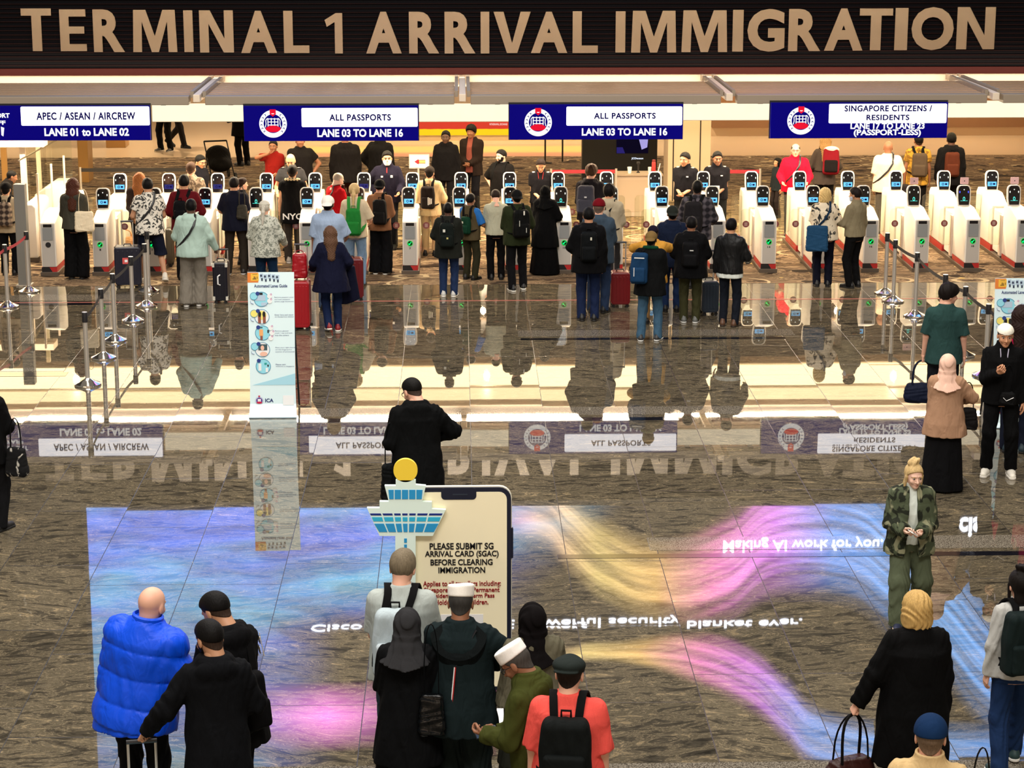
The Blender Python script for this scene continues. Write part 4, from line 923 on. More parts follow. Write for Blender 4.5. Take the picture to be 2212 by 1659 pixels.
# red arrow sign on a post
ax, ay = put(905, 505); az1 = 0
e = empty('arrow_sign', (ax, ay, 0)); tag(e, 'white framed sign with a red arrow on a steel post behind the gates', 'sign')
def aq(px, py): x_, z_ = yp(px, py, ay); return x_-ax, z_
a, b1 = aq(883, 333); c, d = aq(928, 364)
MB().rrect(a, c, d, b1, -.015, .015, .015).build('frame', mat('silver_frame', (.5, .47, .44), .35, metal=.6), e); MB().box(a+.02, c-.02, -.02, -.012, d+.02, b1-.02).build('board', M['white_paint'], e)
mb = MB(); p = aq(895, 349); q_ = aq(904, 343); r_ = aq(904, 355); mb.prism([p, q_, r_], 'y', -.024, -.019); s0 = aq(903, 345); s1 = aq(919, 353); mb.box(s0[0], s1[0], -.024, -.019, s1[1], s0[1]); mb.build('red_arrow', mat('arrow_red', (.60, .02, .03), .4), e)
MB().box(s0[0]+.02, s1[0], -.026, -.023, s1[1]+.01, s0[1]-.01).build('yellow_bar', mat('arrow_yellow', (.65, .40, .12), .5), e)
MB().tube([(0, 0, .02), (0, 0, d)], .02, 10).build('post', M['steel'], e); MB().lathe([(.17, 0), (.16, .02), (.03, .04)], n=24).build('foot', M['steel'], e)
# currency counter far behind with red and yellow bands
fy = gp(1000, 304)[1]; 
e = empty('counter_front', (yp(1000, 300, fy)[0], fy, 0)); tag(e, 'far counter with a red lettered band over a glowing yellow band', 'counter'); ex = e.location.x
def fq(px, py): x_, z_ = yp(px, py, fy); return x_-ex, z_
for nm, t, bq, m in (('red_band', 262, 278, emis('lit_red_band', (235, 70, 50), .9)), ('yellow_band', 279, 291, emis('lit_yellow_band', (255, 205, 30), 1.1))):
    a, b1 = fq(650, t); c, d = fq(1260, bq); MB().box(a, c, -.02, .1, d, b1).build(nm, m, e)
a, b1 = fq(650, 240); c, d = fq(1260, 261); MB().box(a, c, 0, .4, d, b1).build('header', M['cream_paint'], e)
a, b1 = fq(650, 291); MB().box(a, c, 0, .6, 0, b1).build('body', mat('counter_laminate', (.6, .45, .25), .2), e)
mb = MB(); a, b1 = fq(1057, 266); c, d = fq(1096, 271); text_fit(mb, 'WITHDRAWAL, EXCHANGE', a, c, d, b1, -.022, .02); mb.build('lettering', emis('white_band_letters', (255, 220, 210), 1.), e)
# bronze columns of the left back hall
for px0, px1, Y in ((168, 190, 46.), (230, 272, 52.),):
    a = yp(px0, 340, Y)[0]; c = yp(px1, 340, Y)[0]
    struct(MB().box(a, c, Y, Y+.6, 0, CZ).build('column', M['gold'], bevel=.01))
a = yp(272, 340, 58)[0]; c = yp(330, 340, 58)[0]; struct(MB().box(a, c, 58, 59, 0, CZ).build('column', mat('pale_stone', (.45, .33, .21), .3), bevel=.01))
# belt barrier across the carpet behind the gates
for k, (pxa, pxb, py, zt_, c_, lab) in enumerate(((178, 445, 466, .95, 'black_belt', 'low dark belt barrier behind the leftmost gates'), (1190, 1330, 470, .95, 'red_belt', 'red belt barrier behind the gates near the beige desk'), (1536, 1640, 470, .95, 'red_belt', 'red belt barrier right of the beige column'))):
    xa, ya = put(pxa, py); xb, _ = put(pxb, py)
    e = empty('belt_barrier', (xa, ya, 0)); tag(e, lab, 'barrier', 'belt barriers behind the gates')
    for xx in (0, xb-xa):
        MB().lathe([(.16, 0), (.15, .02), (.03, .04)], cx=xx, n=20).build('base', M['dark'], e); MB().lathe([(.022, .03), (.022, zt_)], cx=xx, n=12).build('pole', M['steel'], e)
    MB().box(0, xb-xa, -.003, .003, zt_-.09, zt_-.02).build('belt', M[c_], e)
# glass booth at the left
bx = -yp(40, 500, 36.)[0]
e = empty('glass_booth', (yp(60, 330, 38.)[0], 38., 0)); tag(e, 'glass walled staff booth with cream frame at the left end of the gates', 'booth'); ox = e.location.x
def bq_(px, py, Y): x_, z_ = yp(px, py, Y); return x_-ox, z_
def fr(px, w, Y, z0, z1, m='cream_paint', nm='frame_post'):
    x_ = bq_(px, 400, Y)[0]; return MB().box(x_-w, x_+w, Y-38-.05, Y-38+.05, z0, z1).build(nm, M[m], e, bevel=.006)
ztop = yp(40, 302, 38)[1]
fr(53, .05, 38.0, 0, ztop); fr(86, .035, 39.6, 0, 2.5); fr(12, .05, 41, 0, 2.3, 'gold')
a = bq_(-30, 300, 38.)[0]; c = bq_(97, 300, 38)[0]; MB().box(a, c, -.15, .25, ztop-.12, ztop).build('canopy', M['cream_paint'], e, bevel=.01)
for (p0, p1, Y0, z1) in ((60, 97, 38.1, 2.1), (97, 158, 39.2, 2.3)):
    a = bq_(p0, 400, Y0)[0]; c = bq_(p1, 400, Y0)[0]; MB().box(a, c, Y0-38, Y0-38+.012, .05, z1).build('glass_wall', M['glass'], e)
a0, z0_ = bq_(40, 347, 36.9); a1, z1_ = bq_(123, 302, 41.5); MB().tube([(a0, -1.1, z0_), (a1, 3.5, z1_)], .014, 8).build('top_rail', M['chrome'], e)
for px, Y, t in ((80, 36.3, 375), (110, 37.4, 354), (137, 38.6, 336)):
    x_, zz_ = bq_(px, t, Y); MB().tube([(x_, Y-38, .02), (x_, Y-38, zz_)], .02, 8).build('rail_post', M['cream_paint'], e)
px_ = bq_(48, 500, 34.15)[0]
p = empty('grey_pillar', (px_+ox, 34.15, 0)); tag(p, 'slim grey square pillar in front of the booth, behind the red belt', 'pillar')
zz_ = yp(48, 397, 34.15)[1]; MB().box(-.09, .09, -.09, .09, .02, zz_).build('shaft', mat('grey_pillar_paint', (.17, .16, .14), .5), p, bevel=.008); MB().box(-.12, .12, -.12, .12, 0, .02).build('foot', M['steel'], p)
for px, pyb, lab, Y in ((62, 590, 'cream gate cabinet with rounded top behind the grey pillar', 36.2), (112, 470, 'low cream cabinet with rounded top behind the tote bag woman, by the glass booth', 38.3)):
    x_ = yp(px, 500, Y)[0]; e2_ = empty('gate_cabinet', (x_, Y, 0)); tag(e2_, lab, 'cabinet', 'plain cabinets by the booth')
    mb = MB().prism([(-.14 if Y < 37 else -.3, 0.08), (.14 if Y < 37 else .3, .08), (.14 if Y < 37 else .3, .95), (.08 if Y < 37 else .24, 1.0), (-.06, 1.0), (-.14 if Y < 37 else -.28, .86)], 'y', 0, 1.2); mb.build('body', M['white_shell'], e2_, bevel=.02)
    MB().box(-.15 if Y < 37 else -.3, .15 if Y < 37 else .3, .01, 1.19, 0, .08).build('base', M['brown_rail'], e2_)
# ------------------------------------------------------------------ people: smooth implicit shapes turned into one surface each
f32 = np.float32
def surfnet(fn, lo, hi, h):
    lo = np.array(lo, float)-h*1.5; hi = np.array(hi, float)+h*1.5
    n = np.maximum(3, np.ceil((hi-lo)/h).astype(int)+1)
    ax = [(lo[i]+h*np.arange(n[i])).astype(f32) for i in range(3)]
    X, Y, Z = ax[0][:, None, None], ax[1][None, :, None], ax[2][None, None, :]
    D = np.broadcast_to(fn(X, Y, Z), tuple(n)).astype(f32)
    D = np.where(D == 0, f32(1e-7), D)
    S = D < 0
    c = np.zeros(tuple(n-1), np.int8)
    for i in (0, 1):
        for j in (0, 1):
            for k in (0, 1): c += S[i:n[0]-1+i, j:n[1]-1+j, k:n[2]-1+k]
    act = (c > 0) & (c < 8)
    idx = -np.ones(act.shape, np.int64); ii = np.argwhere(act); idx[act] = np.arange(len(ii))
    acc = np.zeros((len(ii), 3)); cnt = np.zeros(len(ii))
    corner = [(i, j, k) for i in (0, 1) for j in (0, 1) for k in (0, 1)]
    vals = {q: D[ii[:, 0]+q[0], ii[:, 1]+q[1], ii[:, 2]+q[2]] for q in corner}
    for a in corner:
        for b in corner:
            if a < b and sum(abs(a[t]-b[t]) for t in range(3)) == 1:
                va, vb = vals[a], vals[b]; m = (va < 0) != (vb < 0)
                t = np.where(m, va/np.where(m, va-vb, 1), 0)
                for q in range(3): acc[:, q] += np.where(m, a[q]+t*(b[q]-a[q]), 0)
                cnt += m
    V = lo+h*(ii+acc/np.maximum(cnt, 1)[:, None])
    quads = []
    for d in range(3):
        e1, e2 = (d+1) % 3, (d+2) % 3
        s0 = [slice(None)]*3; s1 = [slice(None)]*3; s0[d] = slice(0, -1); s1[d] = slice(1, None)
        ch = S[tuple(s0)] != S[tuple(s1)]; sg = S[tuple(s0)]
        p = np.argwhere(ch)
        ok = (p[:, e1] > 0) & (p[:, e2] > 0) & (p[:, e1] < n[e1]-1) & (p[:, e2] < n[e2]-1); p = p[ok]
        fl = sg[p[:, 0], p[:, 1], p[:, 2]]
        def at(o1, o2):
            q = p.copy(); q[:, e1] -= o1; q[:, e2] -= o2; return idx[q[:, 0], q[:, 1], q[:, 2]]
        a, b, cc, dd = at(1, 1), at(0, 1), at(0, 0), at(1, 0)
        Q = np.stack([a, b, cc, dd], 1); Q[~fl] = Q[~fl][:, ::-1]; quads.append(Q)
    Q = np.concatenate(quads) if quads else np.zeros((0, 4), int)
    Q = Q[(Q >= 0).all(1)]
    return V.astype(f32), Q.astype(np.int32)
def joinvq(parts):
    vs, qs, o = [], [], 0
    for v, q in parts: vs.append(v); qs.append(q+o); o += len(v)
    return np.concatenate(vs), np.concatenate(qs)
def mesh_obj(name, vq, m, parent=None):
    v, q = vq
    me = bpy.data.meshes.new(name)
    me.vertices.add(len(v)); me.vertices.foreach_set('co', np.asarray(v, f32).ravel())
    me.loops.add(len(q)*4); me.loops.foreach_set('vertex_index', np.asarray(q, np.int32).ravel())
    me.polygons.add(len(q)); me.polygons.foreach_set('loop_start', np.arange(0, len(q)*4, 4, dtype=np.int32))
    me.polygons.foreach_set('use_smooth', np.ones(len(q), bool))
    me.update(calc_edges=True); me.materials.append(m)
    o = bpy.data.objects.new(name, me); COL.objects.link(o)
    if parent: o.parent = parent
    return o
def cap_(X, Y, Z, a, b, ra, rb, fl=None):
    a = np.asarray(a, float); b = np.asarray(b, float); d = b-a; L = max(1e-9, float(d@d))
    t = np.clip(((X-a[0])*d[0]+(Y-a[1])*d[1]+(Z-a[2])*d[2])/L, 0, 1)
    return np.sqrt((X-a[0]-t*d[0])**2+(Y-a[1]-t*d[1])**2+(Z-a[2]-t*d[2])**2)-(ra+(rb-ra)*t)
def ell(X, Y, Z, c, r):
    k0 = np.sqrt(((X-c[0])/r[0])**2+((Y-c[1])/r[1])**2+((Z-c[2])/r[2])**2)
    return (k0-1)*min(r)
def smin(a, b, k):
    h = np.clip(.5+.5*(b-a)/k, 0, 1); return b+(a-b)*h-k*h*(1-h)
def smax(a, b, k): return -smin(-a, -b, k)
# ---- head, hair, hats in a head frame: centre at eye level, face towards +y
def head_core(X, Y, Z, o=0.):
    d = ell(X, Y, Z, (0, -.014, .028), (.077+o, .098+o, .089+o))
    d = smin(d, ell(X, Y, Z, (0, .018, -.035), (.059+o, .072+o, .080+o)), .03)
    d = smin(d, ell(X, Y, Z, (0, .062, -.090), (.026+o, .024+o, .022+o)), .02)
    return d
def f_head(X, Y, Z):
    d = head_core(X, Y, Z)
    aX = np.abs(X)
    d = smin(d, cap_(X, Y, Z, (0, .084, .008), (0, .108, -.030), .007, .0125), .012)
    d = smin(d, cap_(aX, Y, Z, (.008, .096, -.034), (.014, .092, -.036), .007, .006), .006)
    d = smin(d, cap_(aX, Y, Z, (.012, .086, .026), (.046, .070, .024), .008, .007), .012)
    d = smax(d, -ell(aX, Y, Z, (.031, .097, .006), (.019, .015, .012)), .010)
    d = smin(d, ell(aX, Y, Z, (.036, .066, -.030), (.022, .016, .018)), .02)
    d = smin(d, cap_(aX, Y, Z, (0, .0895, -.058), (.019, .080, -.060), .0065, .004), .006)
    d = smin(d, cap_(aX, Y, Z, (0, .088, -.068), (.015, .080, -.067), .0068, .004), .006)
    d = smin(d, ell(aX, Y, Z, (.079, -.012, -.010), (.008, .020, .032)), .008)
    d = smin(d, cap_(X, Y, Z, (0, -.028, -.05), (0, -.045, -.20), .054, .060), .03)
    return d
def hairline(X, Y, Z, k=.9, off=0.): return (k*Y-Z+off)*.74
def f_hair(kind):
    def short(X, Y, Z): 
        d = head_core(X, Y, Z, .010); d = smin(d, ell(X, Y, Z, (0, .005, .062), (.070, .085, .066)), .02)
        return smax(d+.0015*np.sin(90*X+20*Z)*np.sin(70*Y), hairline(X, Y, Z), .008)
    def fade(X, Y, Z):
        d = head_core(X, Y, Z, .0085); d = smin(d, ell(X, Y, Z, (0, .008, .062), (.070, .088, .064)), .015)
        return smax(d, hairline(X, Y, Z, .62, .028), .006)
    def buzz(X, Y, Z): return smax(smin(head_core(X, Y, Z, .0040), cap_(X, Y, Z, (0, -.028, -.05), (0, -.045, -.20), .0575, .063), .03), hairline(X, Y, Z, .9, 0), .006)
    def long_(X, Y, Z):
        d = head_core(X, Y, Z, .016)
        b = smin(cap_(X*.8, Y, Z, (0, -.05, .0), (0, -.085, -.12), .085, .078), cap_(X*.8, Y, Z, (0, -.085, -.12), (0, -.150, -.36), .080, .050), .04); d = smin(d, b, .05)
        d = d+.003*np.sin(140*X+8*np.sin(30*Z))
        cut = np.maximum((.55*Y-.6*(Z-.05))*.8, -(Z+.40)); return smax(d, np.where(Z > -.02, hairline(X, Y, Z, .8, .0), (Y-.015)), .012)
    def bob(X, Y, Z):
        d = smin(head_core(X, Y, Z, .022), ell(X, Y, Z, (0, -.03, -.06), (.104, .095, .10)), .04)
        d = d+.0035*np.sin(150*X+60*Y+6*np.sin(25*Z))
        d = smax(d, -(Z+.135), .015); return smax(d, np.where(Z > .02, hairline(X, Y, Z, .8, .01), Y-.045+.2*np.abs(Z)), .012)
    def pony(X, Y, Z):
        d = smax(head_core(X, Y, Z, .009), hairline(X, Y, Z, .9), .008)
        p = smin(cap_(X, Y, Z, (0, -.105, .045), (0, -.140, -.05), .022, .03), cap_(X, Y, Z, (0, -.140, -.05), (0, -.175, -.24), .032, .012), .02)
        return smin(d, p+.002*np.sin(160*X), .015)
    def bun(X, Y, Z):
        d = smax(head_core(X, Y, Z, .012), hairline(X, Y, Z, .9), .008)
        p = ell(X+.012*np.sin(40*Z), Y, Z, (.0, -.03, .138), (.056, .050, .038))+.009*np.sin(75*X+50*Z)*np.sin(70*Y+20*Z)
        s = cap_(np.abs(X), Y, Z, (.078, .012, .0), (.086, -.01, -.16), .016, .010)
        w = ell(X, Y, Z, (0, -.07, -.12), (.075, .045, .13))
        return smin(smin(smin(d, p, .02), s, .015), w, .03)
    def mop(X, Y, Z):
        d = smin(head_core(X, Y, Z, .018), ell(X, Y, Z, (0, .0, .062), (.086, .104, .078)), .03)
        d = d+.004*np.sin(80*X+30*Z)*np.sin(75*Y+20*Z); return smax(d, hairline(X, Y, Z, .70, -.022), .012)
    def balding(X, Y, Z):
        d = smax(head_core(X, Y, Z, .004), hairline(X, Y, Z, .9), .005); return smax(d, ell(X, Y, Z, (0, .03, .10), (.07, .11, .06))*-1, .01)
    return dict(short=short, fade=fade, buzz=buzz, long=long_, bob=bob, pony=pony, bun=bun, mop=mop, balding=balding)[kind]
def f_hat(kind):
    def cap(X, Y, Z):
        d = smin(head_core(X, Y, Z, .014), ell(X, Y, Z, (0, -.008, .05), (.088, .108, .085)), .02)
        d = np.maximum(d, .022-.10*Y-Z)
        b = smin(np.maximum(ell(X, Y, Z-.10*(X*X)*-8, (0, .105, .036), (.078, .092, .30)), np.abs(Z-.036+.25*(Y-.09)+3.2*X*X)-.006), 1, .001)
        b = np.maximum(b, .05-Y); return smin(d, b, .008)
    def capback(X, Y, Z): return cap(X, -Y-.02, Z+.004)
    def kufi(X, Y, Z):
        r = np.sqrt((X/.088)**2+((Y+.012)/.108)**2); top = .125+.004*np.sin(30*X)
        return smax((r-1)*.09, np.maximum(Z-top, .042-.05*Y-Z), .012)
    def skull(X, Y, Z): return np.maximum(smin(head_core(X, Y, Z, .010), ell(X, Y, Z, (0, -.01, .045), (.086, .106, .080)), .02), .05-.12*Y-Z)
    def flat(X, Y, Z):
        d = smax(ell(X, Y, Z, (0, .015, .065), (.100, .128, .055)), .03-Z-.1*Y, .012); d = smin(d, np.maximum(ell(X, Y, Z, (0, .105, .040), (.075, .055, .2)), np.abs(Z-.036)-.006), .008)
        return smin(d, np.maximum(head_core(X, Y, Z, .012), .025-Z), .01)
    def flatback(X, Y, Z): return flat(X, -Y-.025, Z+.006)
    def hijab(X, Y, Z):
        d = ell(X, Y, Z, (0, -.018, .012), (.097, .122, .120)); d = smin(d, cap_(X, Y, Z, (0, -.02, -.05), (0, -.035, -.14), .088, .100), .03)
        t = np.clip((-.10-Z)/.22, 0, 1); rx = .085+.15*t; ry = .085+.105*t
        f = (np.sqrt((X/rx)**2+((Y+.035)/ry)**2)-1)*.09; f = np.maximum(f, np.maximum(Z+.08, -(Z+.30-.25*np.abs(X)-.15*(Y > 0))))
        d = smin(d, f, .05)+.0035*np.sin(55*Z+30*X+8*np.sin(20*Y))
        return smax(d, -ell(X, Y, Z, (0, .115, -.012), (.060, .075, .088)), .012)
    def mask(X, Y, Z): return np.maximum(np.maximum(head_core(X, Y, Z, .012), Z+.012+.5*np.abs(X)*.4), np.maximum(.015-Y, -(Z+.112)))
    def beard(X, Y, Z): return np.maximum(np.maximum(head_core(X, Y, Z, .006), Z+.030-.42*np.abs(X)+.4*np.maximum(0, .04-Y)*0), np.maximum(-.005-Y, -ell(X, Y, Z, (0, .10, -.058), (.026, .03, .020))))
    return dict(cap=cap, capback=capback, kufi=kufi, skull=skull, flat=flat, flatback=flatback, hijab=hijab, mask=mask, beard=beard)[kind]
_tpl = {}
def tpl(name, fn, lo, hi, h):
    if name not in _tpl: _tpl[name] = surfnet(fn, lo, hi, h)
    return _tpl[name]
def T_head(hi): return tpl('head%d' % hi, f_head, (-.10, -.13, -.21), (.10, .13, .13), .0045 if hi else .0075)
def T_hair(k, hi): return tpl('hair%s%d' % (k, hi), f_hair(k), (-.13, -.22, -.42), (.13, .14, .20), .005 if hi else .008)
def T_hat(k, hi): return tpl('hat%s%d' % (k, hi), f_hat(k), (-.24, -.24, -.36), (.24, .24, .16), .006 if hi else .009)
# ---- hands: wrist at the origin, fingers towards +z, palm towards +y, thumb on +x
def f_hand(curls, spread=0., thumb=0.):
    segs = []
    for x, L, r, q in ((.031, .070, .0088, 0), (.0105, .078, .009, 1), (-.0105, .072, .0086, 2), (-.031, .056, .0076, 3)):
        p = np.array([x, 0., .088-.006*abs(q-1)]); a = 0.; seg = []
        for f, cv in zip((.45, .31, .24), curls):
            a += R(cv*(1+.10*q)); d = np.array([x*spread*4, math.sin(a), math.cos(a)]); d /= np.linalg.norm(d); n_ = p+d*L*f*1.0; seg.append((p.copy(), n_.copy(), r, r*.92)); p = n_; r *= .92
        segs.append(seg)
    th = [((.020, .004, .020), (.046, .014+.02*thumb, .048), .0125, .011), ((.046, .014+.02*thumb, .048), (.050-.016*thumb, .026+.03*thumb, .080), .010, .009), ((.050-.016*thumb, .026+.03*thumb, .080), (.046-.026*thumb, .034+.032*thumb, .104), .009, .007)]
    def fn(X, Y, Z):
        d = cap_(X, Y*1.0, Z, (0, 0, -.05), (0, 0, .02), .027, .025)
        for x in (.029, .010, -.010, -.029): d = smin(d, cap_(X, Y, Z, (x*.72, 0, .018), (x, 0, .084), .0135, .0115), .010)
        for sg in segs:
            e = None
            for a, b, ra, rb in sg: c = cap_(X, Y, Z, a, b, ra, rb); e = c if e is None else np.minimum(e, c)
            d = smin(d, e, .004)
        e = None
        for a, b, ra, rb in th: c = cap_(X, Y, Z, a, b, ra, rb); e = c if e is None else smin(e, c, .004)
        return smin(d, e, .008)
    return fn
HANDS = dict(relax=((14, 20, 14), 0, .2), grip=((62, 78, 50), 0, 1.0), hold=((28, 42, 30), 0, .7), flat=((6, 8, 6), .25, 0), point=((40, 50, 35), 0, .6))
def T_hand(k, hi): return tpl('hand%s%d' % (k, hi), f_hand(*HANDS[k]), (-.06, -.04, -.06), (.08, .10, .19), .0034 if hi else .005)
def f_shoe(X, Y, Z):
    d = smin(cap_(X, Y, Z, (0, -.055, .042), (0, .05, .045), .040, .044), cap_(X, Y, Z, (0, .05, .040), (.006, .155, .028), .044, .036), .03)
    d = smin(d, cap_(X, Y, Z, (0, -.045, .05), (0, -.03, .10), .038, .040), .03); return np.maximum(d, .012-Z)
def f_sole(X, Y, Z):
    d = smin(cap_(X, Y, Z*.5, (0, -.055, .01), (0, .05, .01), .044, .047), cap_(X, Y, Z*.5, (0, .05, .01), (.006, .155, .01), .047, .041), .03)
    return np.maximum(d, np.abs(Z-.013)-.013)
def T_shoe(hi): return tpl('shoe%d' % hi, f_shoe, (-.06, -.11, 0), (.06, .21, .15), .006 if hi else .009), tpl('sole%d' % hi, f_sole, (-.06, -.11, 0), (.06, .21, .03), .005 if hi else .007)
# ---- torso profile in the torso frame (z above hip centre): z, half width, half depth, y centre
PROF_M = np.array([(-.14, .155, .105, -.005), (-.05, .172, .120, -.01), (.06, .160, .115, .0), (.17, .150, .108, .008), (.30, .172, .120, .005), (.40, .180, .118, -.002), (.46, .162, .098, -.012), (.52, .118, .078, -.018), (.56, .075, .066, -.018), (.60, .055, .055, -.015)])
PROF_F = np.array([(-.14, .160, .110, -.01), (-.05, .172, .122, -.012), (.06, .150, .108, .0), (.17, .132, .098, .006), (.30, .152, .122, .012), (.40, .162, .108, .0), (.47, .156, .090, -.010), (.52, .115, .074, -.016), (.56, .066, .060, -.016), (.60, .050, .050, -.014)])
SKIN = dict(fair=(222, 170, 145), pale=(232, 190, 168), tan=(196, 142, 108), olive=(180, 132, 100), brown=(138, 92, 66), dark=(84, 56, 44))
_sk = {}
def skin_mat(k):
    if k in _sk: return _sk[k]
    m = mat('skin_'+k, s2l(SKIN[k]), .5, bump=.04, bscale=220); b = m.node_tree.nodes['Principled BSDF']
    b.inputs['Subsurface Weight'].default_value = .08; b.inputs['Subsurface Radius'].default_value = (.01, .004, .002); _sk[k] = m; return m
def hair_mat(rgb):
    key = ('hair', rgb)
    if key in _mc: return _mc[key]
    m = bpy.data.materials.new('hair'); m.use_nodes = True; n, l = nt(m); b = n['Principled BSDF']; b.inputs['Roughness'].default_value = .6; b.inputs['Specular IOR Level'].default_value = .12
    tc = n.new('ShaderNodeTexCoord'); mp = n.new('ShaderNodeMapping'); mp.inputs['Scale'].default_value = (110, 110, 14); l.new(tc.outputs['Object'], mp.inputs[0])
    nz = n.new('ShaderNodeTexNoise'); nz.inputs['Scale'].default_value = 1.; nz.inputs['Detail'].default_value = 2; l.new(mp.outputs[0], nz.inputs['Vector'])
    c = s2l(rgb); mx = n.new('ShaderNodeMixRGB'); mx.inputs[1].default_value = (*[v*.45 for v in c], 1); mx.inputs[2].default_value = (*[min(1, v*1.3) for v in c], 1)
    l.new(nz.outputs[0], mx.inputs[0]); l.new(mx.outputs[0], b.inputs['Base Color'])
    bp = n.new('ShaderNodeBump'); bp.inputs['Strength'].default_value = .5; bp.inputs['Distance'].default_value = .006; l.new(nz.outputs[0], bp.inputs['Height']); l.new(bp.outputs[0], b.inputs['Normal'])
    _mc[key] = m; return m
ARM = dict(down=(.245, .03, .80), front=(.09, .30, 1.10), mid=(.22, .27, 1.03), hip=(.20, .03, .98), face=(.06, .20, 1.48), back=(.22, -.14, .86), pocket=(.20, .07, .86), belly=(.03, .22, 1.02), chest=(.02, .26, 1.22), wide=(.36, .08, .90))
def ik(a, b, l1, l2, pole):
    a = np.array(a, float); b = np.array(b, float); d = b-a; L = np.linalg.norm(d); u = d/L
    if L > (l1+l2)*.995: L = (l1+l2)*.995; b = a+u*L
    x = (l1*l1-l2*l2+L*L)/(2*L); hgt = math.sqrt(max(0, l1*l1-x*x)); p = np.array(pole, float); p = p-u*(p@u); p /= max(1e-6, np.linalg.norm(p))
    return a+u*x+p*hgt, b
def rotm(rx=0, ry=0, rz=0): return np.array(Matrix.Rotation(rz, 3, 'Z') @ Matrix.Rotation(ry, 3, 'Y') @ Matrix.Rotation(rx, 3, 'X'))
class Fig: pass
FIGS = {}
def person(key, label, hx, hy, fy=None, H=1.72, face=0., lean=0., side=0., bulk=1., sex='m', skin='tan', hair=('short', (18, 14, 12)), hat=None, top=None, bot=None, shoes=((15, 15, 16), None), armL='down', armR='down', handL='relax', handR='relax', feet=None, look=(0, 0), feat=False, near=False, mask=None, beard=None, glasses=False, group=None, poleL=None, poleR=None, layers=(), fz=(0, 0)):
    hi = 1 if near else 0; vx = .0095 if near else .0155
    rt = rotm(-R(lean), R(side), 0)
    def T(x, y, z): return rt @ np.array([x, y, z])+np.array([0, 0, .93])
    prof = PROF_M if sex == 'm' else PROF_F
    sw = (.160 if sex == 'm' else .143)*(.75+.25*bulk)
    nb = T(0, -.012, .55); hr = rotm(-R(lean*.6+look[0]), R(side*.5), R(look[1])); hc = nb+rt @ np.array([0, .018, .045])+hr @ np.array([0, .012, .088])
    top_l = hc+hr @ np.array([0, -.012, .117])
    if fy is not None:
        gx_, gy_ = gp(hx, fy); zt_ = yp(hx, hy, gy_)[1]; s = zt_/top_l[2]
    else: s = H/1.75; zt_ = top_l[2]*s
    fa = R(face); cf, sf = math.cos(fa), math.sin(fa)
    tx, ty = gp(hx, hy, zt_); ox, oy = top_l[0]*s, top_l[1]*s
    loc = (tx-(ox*cf-oy*sf), ty-(ox*sf+oy*cf), 0.)
    if loc[1] > YC and loc[1] < YCB: loc = (loc[0], loc[1], .004)
    e = empty('person', loc, fa); tag(e, label, 'person', group)
    F = Fig(); F.e = e; F.s = s; F.rt = rt; F.T = T; F.hc = hc; F.hr = hr; F.bulk = bulk; F.prof = prof; F.gt = max([0]+[g.get('t', .018) for g in ([top] if top else [])+list(layers)]); F.face = fa; F.near = near; F.key = key; FIGS[key] = F
    # joints
    sh = {1: T(sw, -.012, .462), -1: T(-sw, -.012, .462)}
    arms = {}
    for sd, spec, pole in ((1, armR, poleR), (-1, armL, poleL)):
        tg = ARM[spec] if isinstance(spec, str) else spec
        tg = np.array([tg[0]*sd, tg[1], tg[2]])
        if isinstance(spec, str) and spec != 'face': tg = tg+ (T(0, 0, .40)-np.array([0, 0, 1.33]))*.7
        pl = pole or ((1.0, -.25, -.3) if spec == 'hip' else (.45, -.7, -.35))
        el, wr = ik(sh[sd], tg, .285, .255, (pl[0]*sd, pl[1], pl[2])); arms[sd] = (sh[sd], el, wr)
    F.arms = arms
    ft = feet or ((.10, .0), (-.10, .0)); legs = {}
    for sd, (fx, fy_), lz in ((1, ft[0], fz[0]), (-1, ft[1], fz[1])):
        hp = np.array([.092*sd, 0, .90]); an = np.array([fx, fy_, .085+lz]); kn, an = ik(hp, an, .42, .41, (.12*sd, 1, 0)); legs[sd] = (hp, kn, an)
    F.legs = legs
    def prof_d(X, Y, Z, t, lo, rxh=None, kz=1.):
        x, y, z = rt[0, 0]*X+rt[1, 0]*Y+rt[2, 0]*(Z-.93), rt[0, 1]*X+rt[1, 1]*Y+rt[2, 1]*(Z-.93), rt[0, 2]*X+rt[1, 2]*Y+rt[2, 2]*(Z-.93)
        zz = prof[:, 0]; bx = bulk; by = .6*bulk+.4*bulk**2
        px, py_ = prof[:, 1]*np.where(zz < .47, bx, 1)+t, prof[:, 2]*np.where(zz < .47, by, 1)+t
        pz, pc = zz, prof[:, 3]
        if rxh is not None:                   # garment hanging below
            pz = np.concatenate([[lo-.93-.02], zz[zz > -.06]]); px = np.concatenate([[rxh[0]], px[zz > -.06]]); py_ = np.concatenate([[rxh[1]], py_[zz > -.06]]); pc = np.concatenate([[-.005], pc[zz > -.06]])
            if kz > 0: # keep the fall straight: never narrower than a line from chest to hem
                i = np.argmax(pz > .25); w = np.interp(pz[:i], [pz[0], pz[i]], [1, 0]); px[:i] = np.maximum(px[:i], rxh[0]*w+px[i]*(1-w)*.97); py_[:i] = np.maximum(py_[:i], rxh[1]*w+py_[i]*(1-w)*.97)
        rx = np.interp(z, pz, px); ry = np.interp(z, pz, py_); yc = np.interp(z, pz, pc)
        d = (np.sqrt((x/rx)**2+((y-yc)/ry)**2)-1)*np.minimum(rx, ry)
        return d, z, x, y
